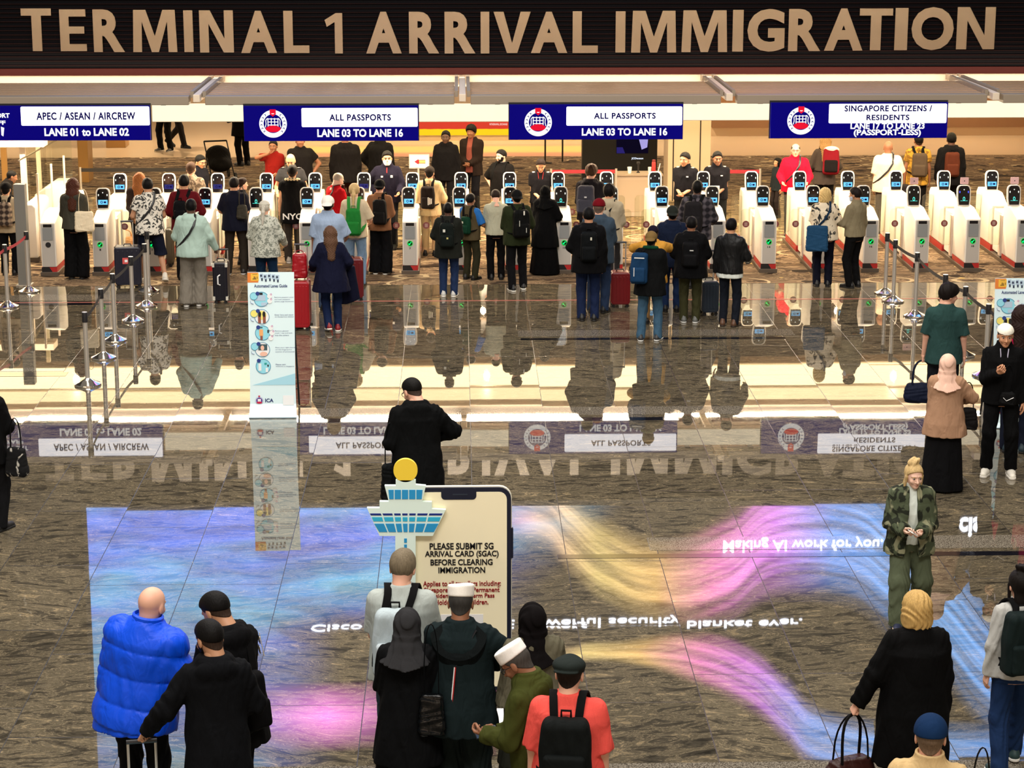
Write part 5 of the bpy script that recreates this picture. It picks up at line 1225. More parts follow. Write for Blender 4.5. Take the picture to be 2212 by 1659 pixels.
    def body(X, Y, Z):
        d, z, x, y = prof_d(X, Y, Z, -.004, 0); d = np.maximum(d, np.maximum(z-.60, -.12-z))
        for sd in (1, -1):
            a, b, c = arms[sd]; d = smin(d, smin(cap_(X, Y, Z, a, b, .052*bulk**.5, .041), cap_(X, Y, Z, b, c, .042, .026), .02), .03)
            a, b, c = legs[sd]; d = smin(d, smin(cap_(X, Y, Z, a, b, .086*bulk**.5, .056), smin(cap_(X, Y, Z, b, b*.6+c*.4+np.array([0, -.010, 0]), .053, .049), cap_(X, Y, Z, b*.6+c*.4+np.array([0, -.010, 0]), c, .049, .035), .02), .02), .025)
        return smin(d, cap_(X, Y, Z, T(0, -.015, .52), hc-hr @ np.array([0, .025, .06]), .058, .054), .03)
    allp = np.array([p for sd in arms for p in arms[sd]]+[p for sd in legs for p in legs[sd]]+[hc])
    lo_, hi_ = allp.min(0)-.16, allp.max(0)+.16; lo_[:2] = np.minimum(lo_[:2], (-.26*bulk, -.2*bulk)); hi_[:2] = np.maximum(hi_[:2], (.26*bulk, .2*bulk)); lo_[2] = .02
    parts = [surfnet(body, lo_, np.minimum(hi_, (9, 9, hc[2]-.02)), .016 if near else .021)]
    hv, hq = T_head(hi); parts.append((hv*1.05 @ hr.T+hc, hq))
    for sd, hk in ((1, handR), (-1, handL)):
        a, b, c = arms[sd]; A = c-b; A /= np.linalg.norm(A)
        N = np.array([-sd*1.0, 0, .15]) if abs(A[2]) > .75 else np.array([-sd*.55, -.1 if hk != 'grip' else 0, .8 if hk in ('hold', 'relax', 'point') else -.8])
        N = N-A*(N@A); N /= np.linalg.norm(N); S = np.cross(A, N)*sd
        v, q = T_hand(hk, hi); M_ = np.stack([S, N, A]); w = v @ M_+c-A*.012
        if np.linalg.det(M_) < 0: q = q[:, ::-1]
        parts.append((w, q)); F.__dict__['hand%s' % ('R' if sd == 1 else 'L')] = (c+A*.085+N*.03, A, N, S)
    def out(name, vq, m, par=e): return mesh_obj(name, (vq[0]*s, vq[1]), m, par)
    sm = skin_mat(skin); body_o = out('body', joinvq(parts), sm)
    def headpart(name, vq, m, par=e): return out(name, (vq[0]*1.05 @ hr.T+hc, vq[1]), m, par)
    F.headpart = headpart
    if hair:
        headpart('hair', T_hair(hair[0], hi), hair_mat(hair[1]))
        if hair[0] == 'fade': headpart('stubble', T_hair('buzz', hi), hair_mat(tuple(int(.62*u+.26*v) for u, v in zip(hair[1], SKIN[skin]))))
    if hat:
        hm = hat[1] if not isinstance(hat[1], tuple) else cloth(hat[1], folds=.15)
        headpart({'hijab': 'headscarf', 'kufi': 'skullcap', 'skull': 'skullcap', 'flat': 'flat_cap', 'flatback': 'flat_cap'}.get(hat[0], 'cap'), T_hat(hat[0], hi), hm)
    if mask: headpart('face_mask', T_hat('mask', hi), cloth(mask, folds=.05))
    if beard: headpart('beard', T_hat('beard', hi), hair_mat(beard))
    if feat:
        ev = tpl('eye', lambda X, Y, Z: ell(X, Y, Z, (0, 0, 0), (.0135, .009, .0052)), (-.02, -.02, -.02), (.02, .02, .02), .003); ir = tpl('iris', lambda X, Y, Z: ell(X, Y, Z, (0, 0, 0), (.0068, .004, .0068)), (-.01, -.01, -.01), (.01, .01, .01), .002)
        bw = tpl('brow', lambda X, Y, Z: cap_(X, Y, Z+.1*np.abs(X), (-.017, 0, 0), (.017, -.002, 0), .0042, .0036), (-.03, -.01, -.01), (.03, .01, .01), .003)
        for sd in (1, -1):
            o = headpart('eye', (ev[0]+np.array([.031*sd, .0815, .005], f32), ev[1]), mat('eye_white', (.5, .46, .42), .3)); headpart('iris', (ir[0]+np.array([.031*sd, .0895, .005], f32), ir[1]), M['dark'], o)
            headpart('eyebrow', (bw[0]+np.array([.031*sd, .0885, .023], f32), bw[1]), hair_mat(hair[1] if hair else (30, 24, 20)))
        if not mask:
            lp = tpl('lips', lambda X, Y, Z: np.minimum(cap_(np.abs(X), Y, Z, (0, .092, -.0585), (.019, .083, -.061), .0055, .003), cap_(np.abs(X), Y, Z, (0, .091, -.0675), (.016, .083, -.064), .006, .003)), (-.03, .06, -.08), (.03, .11, -.05), .0025)
            headpart('lips', lp, mat('lips', tuple(v*.62 for v in s2l(SKIN[skin])[:1])+tuple(v*.45 for v in s2l(SKIN[skin])[1:]), .4))
    if glasses:
        gm_ = MB()
        for sd in (1, -1):
            gm_.tube([(sd*.033+.024*math.cos(q), .102-.25*(.024*math.cos(q)*sd)**2*20-.004, .004+.019*math.sin(q)) for q in [2*PI*k/14 for k in range(15)]], .0024, 5, cap=False)
            gm_.tube([(sd*.057, .097, .010), (sd*.080, .05, .010), (sd*.082, -.01, .004)], .0024, 5)
        gm_.tube([(-.010, .101, .008), (.010, .101, .008)], .0024, 5)
        gm_.v = [tuple((hr @ np.array(p)*1.05+hc)*s) for p in gm_.v]; gm_.build('glasses', M['dark'], e)
    # garments
    def garment_top(g):
        t = g.get('t', .018); hem = g.get('hem', .82); sl = g.get('sl', 'l'); fl = g.get('fl', .02); puff = g.get('puff', 0); name = g.get('name', 'jacket'); am = g.get('fold', .004 if near else .003)
        base = np.interp(-.04, prof[:, 0], prof[:, 1])*bulk, np.interp(-.04, prof[:, 0], prof[:, 2])*bulk
        rxh = (base[0]+t+fl, base[1]+t+fl)
        def fn(X, Y, Z):
            d, z, x, y = prof_d(X, Y, Z, t, hem, rxh)
            if g.get('open'): d = np.maximum(d, np.minimum(g['open']+.10*np.maximum(0, .45-z)-np.abs(x), .02-y)*-1 if False else -np.maximum(np.abs(x)-g['open']-.05*np.maximum(0, .42-z), .02-y))
            nk = g.get('neck', .585); d = np.maximum(d, np.maximum(z-nk, hem-Z))
            for sd in (1, -1):
                a, b, c = arms[sd]; at = t*.75+.004
                if sl == 'n': continue
                if sl == 'l':
                    A = (c-b)/np.linalg.norm(c-b)
                    d2 = smin(cap_(X, Y, Z, a, b, .055*bulk**.5+at, .046+at), cap_(X, Y, Z, b, c+A*.03, .046+at, .031+at*.8+g.get('cuff', 0)), .02)
                    if am: d2 = d2+am*np.sin(42*Z+9*np.sin(16*X)+30*Y)
                    d2 = np.maximum(d2, (X-c[0])*A[0]+(Y-c[1])*A[1]+(Z-c[2])*A[2]-.004)
                else:
                    f = g.get('sf', .62); A = (b-a)/np.linalg.norm(b-a); cc = a+(b-a)*f
                    d2 = cap_(X, Y, Z, a, b, .056*bulk**.5+at, .052+at+.008); d2 = np.maximum(d2, (X-cc[0])*A[0]+(Y-cc[1])*A[1]+(Z-cc[2])*A[2])
                if puff: d2 = d2-puff*.8*np.abs(np.sin(PI*(Z+.25*np.abs(X))/.17))**.45
                d = smin(d, d2, .035)
            if puff: d = d-puff*np.abs(np.sin(PI*(z-.03)/.19))**.45*(z > hem-.93+.03)
            if am: d = d+am*np.sin(21*Z+7*np.sin(11*X+2*Y)+5*np.sin(13*Y))*np.clip((1.45-Z)*3, 0, 1)
            if g.get('hood'):
                hd = np.minimum(ell(x, y, z, (0, -.105, .505), (.135, .060, .075)), np.sqrt((np.sqrt(x**2+((y+.02)*1.05)**2)-.095)**2+((z-.545)*.8)**2)-.034)
                d = smin(d, hd, .03)
            if g.get('collar'): d = smin(d, np.maximum(np.abs(np.sqrt(x**2+(y+.018)**2)-.074-.1*(z-.57))-.009, np.abs(z-.575)-.035), .012)
            return d
        lo2 = np.minimum(np.minimum(lo_, np.array([-rxh[0]-.03, -rxh[1]-.05, 0]))-.03, 9); lo2[2] = hem-.02; hi2 = np.maximum(hi_, (rxh[0]+.03, rxh[1]+.03, 0))+.03; hi2[2] = min(hi_[2], max(T(0, 0, .64)[2], max(p[2] for sd in arms for p in arms[sd])+.08))
        m = g['c'] if not isinstance(g['c'], tuple) else cloth(g['c'], g.get('ro', .85), g.get('bf', .35))
        return out(name, surfnet(fn, lo2, hi2, vx), m)
    F.tops = []
    for g in ([top] if top else [])+list(layers): F.tops.append(garment_top(g))
    if bot:
        k = bot.get('k', 'reg'); m = bot['c'] if not isinstance(bot['c'], tuple) else cloth(bot['c'])
        if k in ('skirt', 'robe'):
            hz = bot.get('hem', .02); wz = 1.0
            def fn(X, Y, Z):
                t = np.clip((wz-Z)/(wz-hz), 0, 1); w = bot.get('w', .27); rx = .165*bulk+(w-.165)*t**.8; ry = .125*bulk+(w*.86-.125)*t**.8
                sy = rt[1, 2]*np.maximum(0, Z-.93); d = (np.sqrt((X/rx)**2+((Y-sy)/ry)**2)-1)*ry+.010*t*np.sin(7*np.arctan2(Y, X)+1.3)
                return np.maximum(d, np.maximum(Z-wz, hz-Z))
            out('skirt', surfnet(fn, (-.32, -.3, hz), (.32, .3, wz), vx), m)
        else:
            r = dict(slim=(.094, .072, .062), reg=(.098, .076, .068), wide=(.104, .106, .118), cargo=(.106, .105, .098), shorts=(.104, .100, .098))[k]; hz = bot.get('hem', .055 if k != 'shorts' else .47); am = .005 if near else .004
            def fn(X, Y, Z):
                d, z, x, y = prof_d(X, Y, Z, .010, 0); d = np.maximum(d, np.maximum(z-.12, -.11-z))
                for sd in (1, -1):
                    a, b, c = legs[sd]; u = (c-b)/np.linalg.norm(c-b)
                    q = smin(cap_(X, Y, Z, a, b, r[0]*bulk**.5, r[1]), cap_(X, Y, Z, b, c+u*.06, r[1], r[2]), .03)
                    q = q+am*np.sin(34*Z+8*np.sin(19*X+12*Y))*np.clip((.85-Z)*3, 0, 1)
                    q = np.maximum(q, (X-c[0])*u[0]+(Y-c[1])*u[1]+(Z-c[2])*u[2]-(.085-.03)+(hz-.055 if k != 'shorts' else 0)) if k != 'shorts' else np.maximum(q, hz-Z)
                    d = smin(d, q, .025)
                return d
            lp = np.array([p for sd in legs for p in legs[sd]]); l2 = lp.min(0)-.17; h2 = lp.max(0)+.17; l2[2] = max(.02, l2[2]); h2[2] = 1.06; l2[:2] = np.minimum(l2[:2], (-.24*bulk, -.2*bulk)); h2[:2] = np.maximum(h2[:2], (.24*bulk, .22*bulk))
            out(bot.get('name', 'trousers' if k != 'shorts' else 'shorts'), surfnet(fn, l2, h2, vx), m)
    if shoes:
        up_, so_ = T_shoe(hi)
        for sd in (1, -1):
            hp, kn, an = legs[sd]; lz = fz[0 if sd == 1 else 1]; M_ = rotm(-R(min(55, lz*300)), 0, -sd*R(9)); off = np.array([an[0], an[1], an[2]-.085])
            if lz: off = off+np.array([0, -.0, .01])
            o = out('shoe', (up_[0] @ M_.T+off, up_[1]), mat('shoe_upper', s2l(shoes[0]), .5)); 
            out('sole', (so_[0] @ M_.T+off, so_[1]), mat('shoe_sole', s2l(shoes[1] or (20, 19, 18)), .6), o)
    return F
def on_fig(F, mb, name, m, par=None, frame='torso', smooth=True):
    """a small mesh given in the torso (or person) frame becomes a part of the figure"""
    if frame == 'torso': mb.v = [tuple(F.T(*p)*F.s) for p in mb.v]
    elif frame == 'head': mb.v = [tuple((F.hr @ np.array(p)+F.hc)*F.s) for p in mb.v]
    else: mb.v = [tuple(np.array(p)*F.s) for p in mb.v]
    return mb.build(name, m, par or F.e, smooth=smooth)
def wpt(F, p):                              # person frame (unit figure) to world
    c, s_ = math.cos(F.face), math.sin(F.face); p = np.array(p)*F.s; l = F.e.location
    return (l.x+p[0]*c-p[1]*s_, l.y+p[0]*s_+p[1]*c, l.z+p[2])
def backpack(F, label, rgb, group=None, w=.15, h=.46, d=.15, z0=.02, x0=0., strap=(12, 12, 13), pocket=None, straps=(1, -1), t=.03, m=None, name='backpack'):
    T = F.T; org = wpt(F, T(x0, -.13, z0)); e = empty(name, org, F.face); tag(e, label, 'backpack', group)
    inv = Matrix.Rotation(-F.face, 3, 'Z')
    mm = m or cloth(rgb, .75, .25); vx = .010 if F.near else .017
    yb = -.115-t
    def conv(v): return np.array([np.array(inv @ Vector(np.array(wpt(F, T(*p)))-np.array(org))) for p in v], f32)
    def P(fn, lo, hi, nm, mt, par=e):
        v, q = surfnet(fn, lo, hi, vx); return mesh_obj(nm, (conv(v), q), mt, par)
    def rbox(X, Y, Z, c, b, r):
        qx, qy, qz = np.abs(X-c[0])-b[0]+r, np.abs(Y-c[1])-b[1]+r, np.abs(Z-c[2])-b[2]+r
        return np.sqrt(np.maximum(qx, 0)**2+np.maximum(qy, 0)**2+np.maximum(qz, 0)**2)+np.minimum(np.maximum(qx, np.maximum(qy, qz)), 0)-r
    c = (x0, yb-d/2, z0+h/2)
    def fb(X, Y, Z):
        f = (Z-z0)/h; return rbox(X/(1-.22*np.clip(f-.55, 0, 1)), Y, Z, c, (w, d/2*(1), h/2), .055)+.003*np.sin(24*Z+6*np.sin(17*X))
    P(fb, (x0-w-.02, yb-d-.03, z0-.02), (x0+w+.02, yb+.03, z0+h+.03), 'bag_body', mm)
    P(lambda X, Y, Z: rbox(X, Y, Z, (x0, yb-d-.005, z0+h*.30), (w*.80, .035, h*.24), .03), (x0-w, yb-d-.05, z0), (x0+w, yb-d+.04, z0+h*.6), 'front_pocket', cloth(pocket, .75, .25) if pocket else mm)
    mb = MB().tube([(x0-.03, yb-.03, z0+h-.01), (x0-.03, yb-.03, z0+h+.035), (x0+.03, yb-.03, z0+h+.035), (x0+.03, yb-.03, z0+h-.01)], .008, 6); mb.v = [tuple(p) for p in conv(mb.v)]; mb.build('grab_loop', cloth(strap, .7, .1), e, smooth=True)
    for sd in straps:
        path = [(x0+sd*.075, yb-.02, z0+h-.05), (sd*.085, -.085-t, .53), (sd*.095, -.02, .565+t*.7), (sd*.105, .075+t*.6, .515), (sd*.115, .135+t*.8, .38), (sd*.135, .13+t, .24), (sd*.165, .05+t, .15), (sd*.17, -.07-t, .10), (x0+sd*w*.9, yb-.03, z0+.06)]
        # smooth the path
        pts = []
        for k in range(len(path)-1):
            p0, p1, p2, p3 = [np.array(path[min(max(k+i, 0), len(path)-1)]) for i in (-1, 0, 1, 2)]
            for u in (0, .33, .66): pts.append(.5*((2*p1)+(-p0+p2)*u+(2*p0-5*p1+4*p2-p3)*u*u+(-p0+3*p1-3*p2+p3)*u**3))
        pts.append(np.array(path[-1])); mb = MB(); n = len(pts)
        i0 = 0
        for k, p in enumerate(pts):
            for dx, dn in ((-.026, -.004), (.026, -.004), (.026, .008), (-.026, .008)):
                tg = pts[min(k+1, n-1)]-pts[max(k-1, 0)]; nn = np.cross((1, 0, 0), tg); nn = nn/max(1e-6, np.linalg.norm(nn)); mb.v.append(tuple(p+np.array([dx, 0, 0])-nn*dn))
        for k in range(n-1):
            for j in range(4): mb.f.append((k*4+j, k*4+(j+1) % 4, k*4+4+(j+1) % 4, k*4+4+j))
        mb.v = [tuple(p) for p in conv(mb.v)]; mb.build('shoulder_strap', cloth(strap, .75, .1), e, smooth=True)
    F.pack = e; F.conv = conv; F.packc = (x0, yb-d, z0, h)
    return e
def pack_mark(F, px_, pz_, w, h, rgb, nm='patch'):
    x0, y, z0, hh = F.packc; mb = MB().box(x0+px_-w, x0+px_+w, y-.046, y-.040, z0+pz_*hh-h, z0+pz_*hh+h); mb.v = [tuple(p) for p in F.conv(mb.v)]; mb.build(nm, mat('patch_print', s2l(rgb), .5), F.pack)
def strap_across(F, m, side=1, t=.03, nm='cross_strap', w=.018, lowz=.02):
    """a strap from one shoulder down to the other hip, round front and back, as a part of the figure or its bag"""
    mb = MB(); pts = []
    for k in range(25):
        q = 2*PI*k/24; u = math.cos(q); z = .255+lowz/2+.265*math.sin(q)*1.0 if False else None
        a = q; pz = lowz+(.55-lowz)*(.5+.5*math.cos(a)); fr = math.sin(a)
        up_ = .022*max(0., math.cos(a)); gt = F.gt+.016+up_
        rx = np.interp(pz, F.prof[:, 0], F.prof[:, 1])*(F.bulk if pz < .47 else 1)+gt; ry = np.interp(pz, F.prof[:, 0], F.prof[:, 2])*(.6*F.bulk+.4*F.bulk**2 if pz < .47 else 1)+gt+.006
        x = side*rx*math.cos(a)*(.55 if math.cos(a) > 0 else 1.0); y = ry*math.sqrt(max(0, 1-min(1, (x/rx)**2)))*(1 if fr >= 0 else -1) if abs(fr) > .08 else 0
        pts.append((x, y-.004, pz+(.035+F.gt*.4 if math.cos(a) > .9 else 0)))
    mb.tube(pts, w, 6, .3, cap=False); return on_fig(F, mb, nm, m)
def suitcase(x, y, rot, label, rgb, w=.20, h=.56, d=.12, group=None, handle=.98, rgb2=None, ro=.35, lift=.05, off=0.):
    e = empty('suitcase', (x, y, .004 if y > YC else 0.), rot); tag(e, label, 'suitcase', group)
    m = mat('suitcase_shell', s2l(rgb), ro)
    mb = MB().rrect(-w, w, lift, lift+h, -d, d, .05, 4); o = mb.build('shell', m, e, bevel=.02)
    for k in range(5):
        xx = -w*.7+k*w*.35; MB().box(xx-.012, xx+.012, -d-.006, -d+.004, lift+.06, lift+h-.06).build('rib', m, e, bevel=.003)
    MB().box(-w-.004, w+.004, -.008, .008, lift+.01, lift+h-.01).build('zip_band', M['dark'], e)
    for sx_ in (-1, 1):
        for sy_ in (-1, 1):
            MB().disc(sx_*(w-.04), sy_*(d-.04)+.012, .027, .027, th=.024, n=14).build('wheel', M['rubber'], e)
            MB().box(sx_*(w-.04)-.018, sx_*(w-.04)+.018, sy_*(d-.04)-.018, sy_*(d-.04)+.018, .03, lift+.01).build('wheel_fork', M['dark'], e)
    if handle:
        MB().tube([(-.09, d-.03, lift+h-.02), (-.09, d-.03, handle)], .009, 8).tube([(.09, d-.03, lift+h-.02), (.09, d-.03, handle)], .009, 8).build('pull_tubes', M['steel'], e, smooth=True)
        MB().tube([(-.10, d-.03, handle), (.10, d-.03, handle)], .016, 8).build('pull_grip', M['dark'], e, smooth=True)
    MB().tube([(-.06, 0, lift+h-.005), (-.05, 0, lift+h+.03), (.05, 0, lift+h+.03), (.06, 0, lift+h-.005)], .010, 6).build('carry_handle', M['dark'], e, smooth=True)
    return e
def hold_phone(F, side, label, col=(12, 12, 14), name='phone', cat='phone', w=.036, h=.075, th=.005, screen=True):
    c, A, N, S = getattr(F, 'hand'+side); p = wpt(F, c); e = empty(name, p, F.face); tag(e, label, cat)
    mb = MB().box(-w, w, -th, th, -h, h); ax = np.stack([S, N, A], 1); mb.v = [tuple(ax @ np.array(q)*F.s) for q in mb.v]; mb.build('case', mat('phone_case', s2l(col), .3), e)
    if screen: mb = MB().box(-w*.9, w*.9, th, th+.001, -h*.93, h*.93); mb.v = [tuple(ax @ np.array(q)*F.s) for q in mb.v]; mb.build('glass', emis('phone_glass', (120, 140, 170), .25), e)
    return e
def soft_bag(loc, rot, label, rgb, w, h, d, name='bag', cat='bag', strap_h=.25, m=None, group=None, straps=2, strapw=.012, taper=.8, strap_rgb=None, ro=.6, roundr=.04, near=False):
    e = empty(name, loc, rot); tag(e, label, cat, group); mm = m or cloth(rgb, ro, .3); vx = .010 if near else .016
    def fn(X, Y, Z):
        f = np.clip(Z/h, 0, 1); qx, qy, qz = np.abs(X)/(1-(1-taper)*f)-w+roundr, np.abs(Y)/(1-.45*f)-d+roundr, np.abs(Z-h/2)-h/2+roundr
        return np.sqrt(np.maximum(qx, 0)**2+np.maximum(qy, 0)**2+np.maximum(qz, 0)**2)+np.minimum(np.maximum(qx, np.maximum(qy, qz)), 0)-roundr+.005*np.sin(26*X+9*np.sin(21*Z))
    mesh_obj('bag_body', surfnet(fn, (-w-.02, -d-.02, -.02), (w+.02, d+.02, h+.02), vx), mm, e)
    for k in range(straps):
        yy = (-.5+k)*d*.8 if straps > 1 else 0; pts = []
        for j in range(13): q = PI*j/12; pts.append((-w*.5*math.cos(q), yy*(1-math.sin(q)*.9), h-.03+(strap_h+.03)*math.sin(q)**.6))
        MB().tube(pts, strapw, 6, .5).build('strap', cloth(strap_rgb or rgb, .6, .1), e, smooth=True)
    return e
# ------------------------------------------------------------------ everyone in the hall
BLK = (16, 14, 13); BRN = (52, 34, 24)
def hd(k, c=BLK): return (k, c)
# ---- people close to the camera
F = person('puffer', 'bald man in a bright blue quilted puffer jacket, seen from behind', 332, 1270, H=1.80, face=-18, lean=3, side=9, bulk=1.08, skin='fair', hair=None, near=True,
  top=dict(c=(8, 76, 224), t=.050, hem=.77, fl=.05, puff=.020, collar=1, name='puffer_jacket', ro=.46, bf=.3, neck=.60, cuff=.012), bot=dict(c=(16, 16, 18), k='reg'), armR=(.20, .27, 1.05), armL='down', handR='hold', look=(10, -8))
on_fig(F, MB().lathe([(.098, .555), (.104, .575), (.104, .625), (.090, .635), (.086, .625), (.082, .56)], cy=-.018, n=28), 'stand_collar', cloth((8, 76, 224), .42, .25))
hold_phone(F, 'R', 'dark phone in the hand of the bald man in blue')
F = person('trolley', 'bearded man in a black jacket gripping a suitcase handle, hair faded at the sides', 446, 1342, H=1.76, face=16, lean=4, skin='olive', hair=hd('fade', (14, 12, 12)), beard=(18, 14, 12), near=True,
  top=dict(c=(13, 14, 17), t=.028, hem=.66, fl=.03, hood=1), bot=dict(c=(15, 15, 18), k='reg'), armL=(.44, .17, .98), handL='grip', armR='mid', look=(18, 22))
c, A, N, S = F.handL; hx_, hy_, hz_ = wpt(F, c)
b_ = F.arms[-1][2]-F.arms[-1][1]; b_ /= np.linalg.norm(b_); w0 = F.arms[-1][2]-b_*.02
on_fig(F, MB().tube([tuple(w0-b_*.012), tuple(w0+b_*.012)], .037, 14), 'watch_strap', M['rubber'], frame='person'); on_fig(F, MB().tube([tuple(w0+np.array([-.012, 0, .030])), tuple(w0+np.array([-.012, 0, .044]))], .019, 14), 'watch', mat('teal_watch', (.05, .20, .22), .2), frame='person')
suitcase(hx_, hy_-.09, .15, 'pale suitcase whose handle the bearded man holds, at the bottom left', (150, 190, 200), handle=hz_/1.0-.005)
F = person('patchsleeve', 'man in a black hooded jacket with gold sleeve patches, facing left, head bowed', 452, 1284, H=1.80, face=46, lean=8, skin='olive', hair=hd('fade', (14, 12, 12)), near=True,
  top=dict(c=(14, 14, 16), t=.03, hem=.72, fl=.03, hood=1, name='hooded_jacket'), bot=dict(c=(15, 15, 17), k='reg'), armL='front', armR='front', handL='hold', handR='hold', look=(30, 5))
a, b, c = F.arms[1]; mid = a*.72+b*.28
def patch(F, p, d_, w, h, m, nm):
    n_ = np.array(d_, float); n_ /= np.linalg.norm(n_); u = np.cross((0, 0, 1), n_); u /= np.linalg.norm(u); v = np.cross(n_, u); mb = MB(); q = np.array(p)
    for o_ in (0, .004): mb.quad(*[tuple(q+n_*o_+u*sx_*w+v*sz*h) for sx_, sz in ((-1, -1), (1, -1), (1, 1), (-1, 1))])
    mb.f += [(0, 1, 5, 4), (1, 2, 6, 5), (2, 3, 7, 6), (3, 0, 4, 7)]; return on_fig(F, mb, nm, m, frame='person', smooth=False)
gold = mat('gold_thread', (.62, .50, .25), .5)
for k, dz_ in enumerate((.035, -.035)):
    p = mid+np.array([.088, -.028, dz_]); patch(F, p, (1, -.55, .2), .026, .030, M['dark'], 'sleeve_patch'); patch(F, p+np.array([.004, -.003, .006]), (1, -.55, .2), .010, .006, M['white_paint'], 'patch_mark'); patch(F, p+np.array([.004, -.003, -.014]), (1, -.55, .2), .016, .004, gold, 'patch_mark')
for dx in (-.03, .03): patch(F, mid+np.array([.089+.0*dx, -.026+dx, -.012 if dx > 0 else 0]), (1, -.55, .2), .0025, .085, gold, 'patch_border')
backpack(F, 'black backpack on the man with gold sleeve patches', (12, 12, 14), w=.12, h=.40, d=.10, t=.03, z0=-.12)
hold_phone(F, 'L', 'dark tablet held between the men beside the blue puffer jacket', w=.075, h=.11, name='tablet', cat='tablet')

F = person('greybackpack', 'grey haired man in a pale grey t-shirt with a light grey backpack, at the board', 872, 1190, H=1.82, face=-4, lean=3, bulk=1.1, skin='fair', hair=hd('short', (120, 108, 88)), near=True,
  top=dict(c=(168, 176, 172), t=.022, hem=.84, fl=.03, sl='s', sf=.85, name='t_shirt'), bot=dict(c=(45, 60, 70), k='reg'), armL='front', armR='front', look=(14, -10))
on_fig(F, MB().tube([(.072*math.cos(q), -.02+.07*math.sin(q), .572) for q in [2*PI*k/20 for k in range(21)]], .010, 6, cap=False), 'red_lanyard', mat('red_cord', (.45, .04, .04), .6))
backpack(F, 'light grey backpack with black straps on the grey haired man', (176, 190, 196), w=.15, h=.48, d=.14, x0=-.03, z0=-.02, pocket=(186, 198, 204))
F = person('darkhijab', 'woman in a dark grey headscarf and long black robe before the phone board', 880, 1318, H=1.60, face=-6, sex='f', skin='tan', hair=None, hat=('hijab', (44, 44, 46)), near=True,
  top=dict(c=(12, 13, 15), t=.035, hem=.55, fl=.07, name='robe_top'), bot=dict(c=(9, 9, 10), k='skirt', w=.30), armL='front', armR='front', look=(10, 0))
p = wpt(F, (.20, -.16, .82)); soft_bag(p, F.face+.2, 'glossy black plastic shoulder bag between the two women and man at the board', (10, 12, 14), .10, .30, .06, strap_h=.5, ro=.15, straps=1, near=True, strapw=.008)
F = person('redstrap', 'man in a white skullcap and dark hooded jacket, red and white strap down his back', 996, 1266, H=1.74, face=-6, lean=4, bulk=1.12, skin='brown', hair=hd('buzz', (60, 58, 56)), hat=('kufi', (238, 234, 226)), near=True,
  top=dict(c=(22, 32, 34), t=.034, hem=.72, fl=.05, hood=0, name='jacket'), bot=dict(c=(26, 34, 34), k='wide'), armL='front', armR=(.20, .20, 1.12), poleR=(1, -.3, -.1), look=(12, 0))
hood = MB()
for k in range(21):
    q = PI*k/20; hood.v += [(.19*math.cos(q)*1.0, -.10-.055*math.sin(q), .46-.20*math.sin(q)), (.195*math.cos(q), -.115-.075*math.sin(q), .50-.17*math.sin(q)), (.12*math.cos(q), -.07-.075*math.sin(q), .555-.10*math.sin(q))]
for k in range(20):
    for j in range(2): hood.f.append((k*3+j, k*3+3+j, k*3+4+j, k*3+1+j))
on_fig(F, hood, 'spread_hood', cloth((14, 18, 19)))
on_fig(F, MB().tube([(-.02, -.165, .28), (-.035, -.172, .10), (-.05, -.175, -.06), (-.06, -.178, -.16)], .022, 6, .35), 'red_strap', M['red']); on_fig(F, MB().tube([(-.022, -.176, .28), (-.037, -.184, .10), (-.052, -.187, -.06), (-.062, -.190, -.16)], .007, 6, .5), 'white_stripe', M['white_paint'])
on_fig(F, MB().tube([(.12, -.11, .53), (.05, -.15, .40), (-.02, -.165, .28)], .012, 6, .4), 'dark_strap', M['dark'])
F = person('olivescarf', 'woman in a black headscarf with a wide olive grey shawl, right of the phone board', 1150, 1308, H=1.62, face=12, sex='f', bulk=1.1, skin='tan', hair=None, hat=('hijab', (14, 11, 12)), near=True,
  top=dict(c=(92, 88, 72), t=.05, hem=.98, fl=.06, name='shawl', bf=.6), layers=[dict(c=(40, 42, 36), t=.02, hem=.5, fl=.06, name='robe_top')], bot=dict(c=(40, 42, 38), k='skirt', w=.28), armL='belly', armR='belly')
F = person('oldphone', 'elderly man in a white round cap and green fleece looking down at a phone', 1097, 1400, H=1.68, face=68, lean=8, bulk=1.05, skin='brown', hair=hd('buzz', (70, 66, 62)), hat=('kufi', (240, 238, 234)), glasses=True, feat=True, beard=None, near=True,
  top=dict(c=(58, 62, 26), t=.036, hem=.70, fl=.03, hood=1, neck=.62, name='fleece'), bot=dict(c=(95, 160, 120), k='reg'), armL=(.10, .34, 1.08), armR=(.05, .30, 1.05), handL='hold', handR='hold', look=(32, 0))
on_fig(F, MB().prism([(.11, .14), (-.12, .10), (-.125, .30), (.05, .33), (.13, .26)], 'x', -.196, -.180), 'mint_panel', cloth((105, 172, 132)))
hold_phone(F, 'R', 'phone held by the elderly man in the green fleece')
F = person('coral', 'man in a coral red t-shirt and dark flat cap with a black backpack', 1232, 1416, H=1.74, face=-8, bulk=1.2, skin='fair', hair=hd('buzz', (40, 32, 28)), hat=('flatback', (34, 40, 38)), near=True,
  top=dict(c=(226, 84, 76), t=.018, hem=.80, fl=.03, sl='s', sf=.95, name='t_shirt'), bot=dict(c=(30, 32, 40), k='reg'), armL='down', armR='down', look=(12, -6))
backpack(F, 'black roll top backpack on the man in the coral t-shirt', (17, 20, 20), w=.165, h=.46, d=.15)
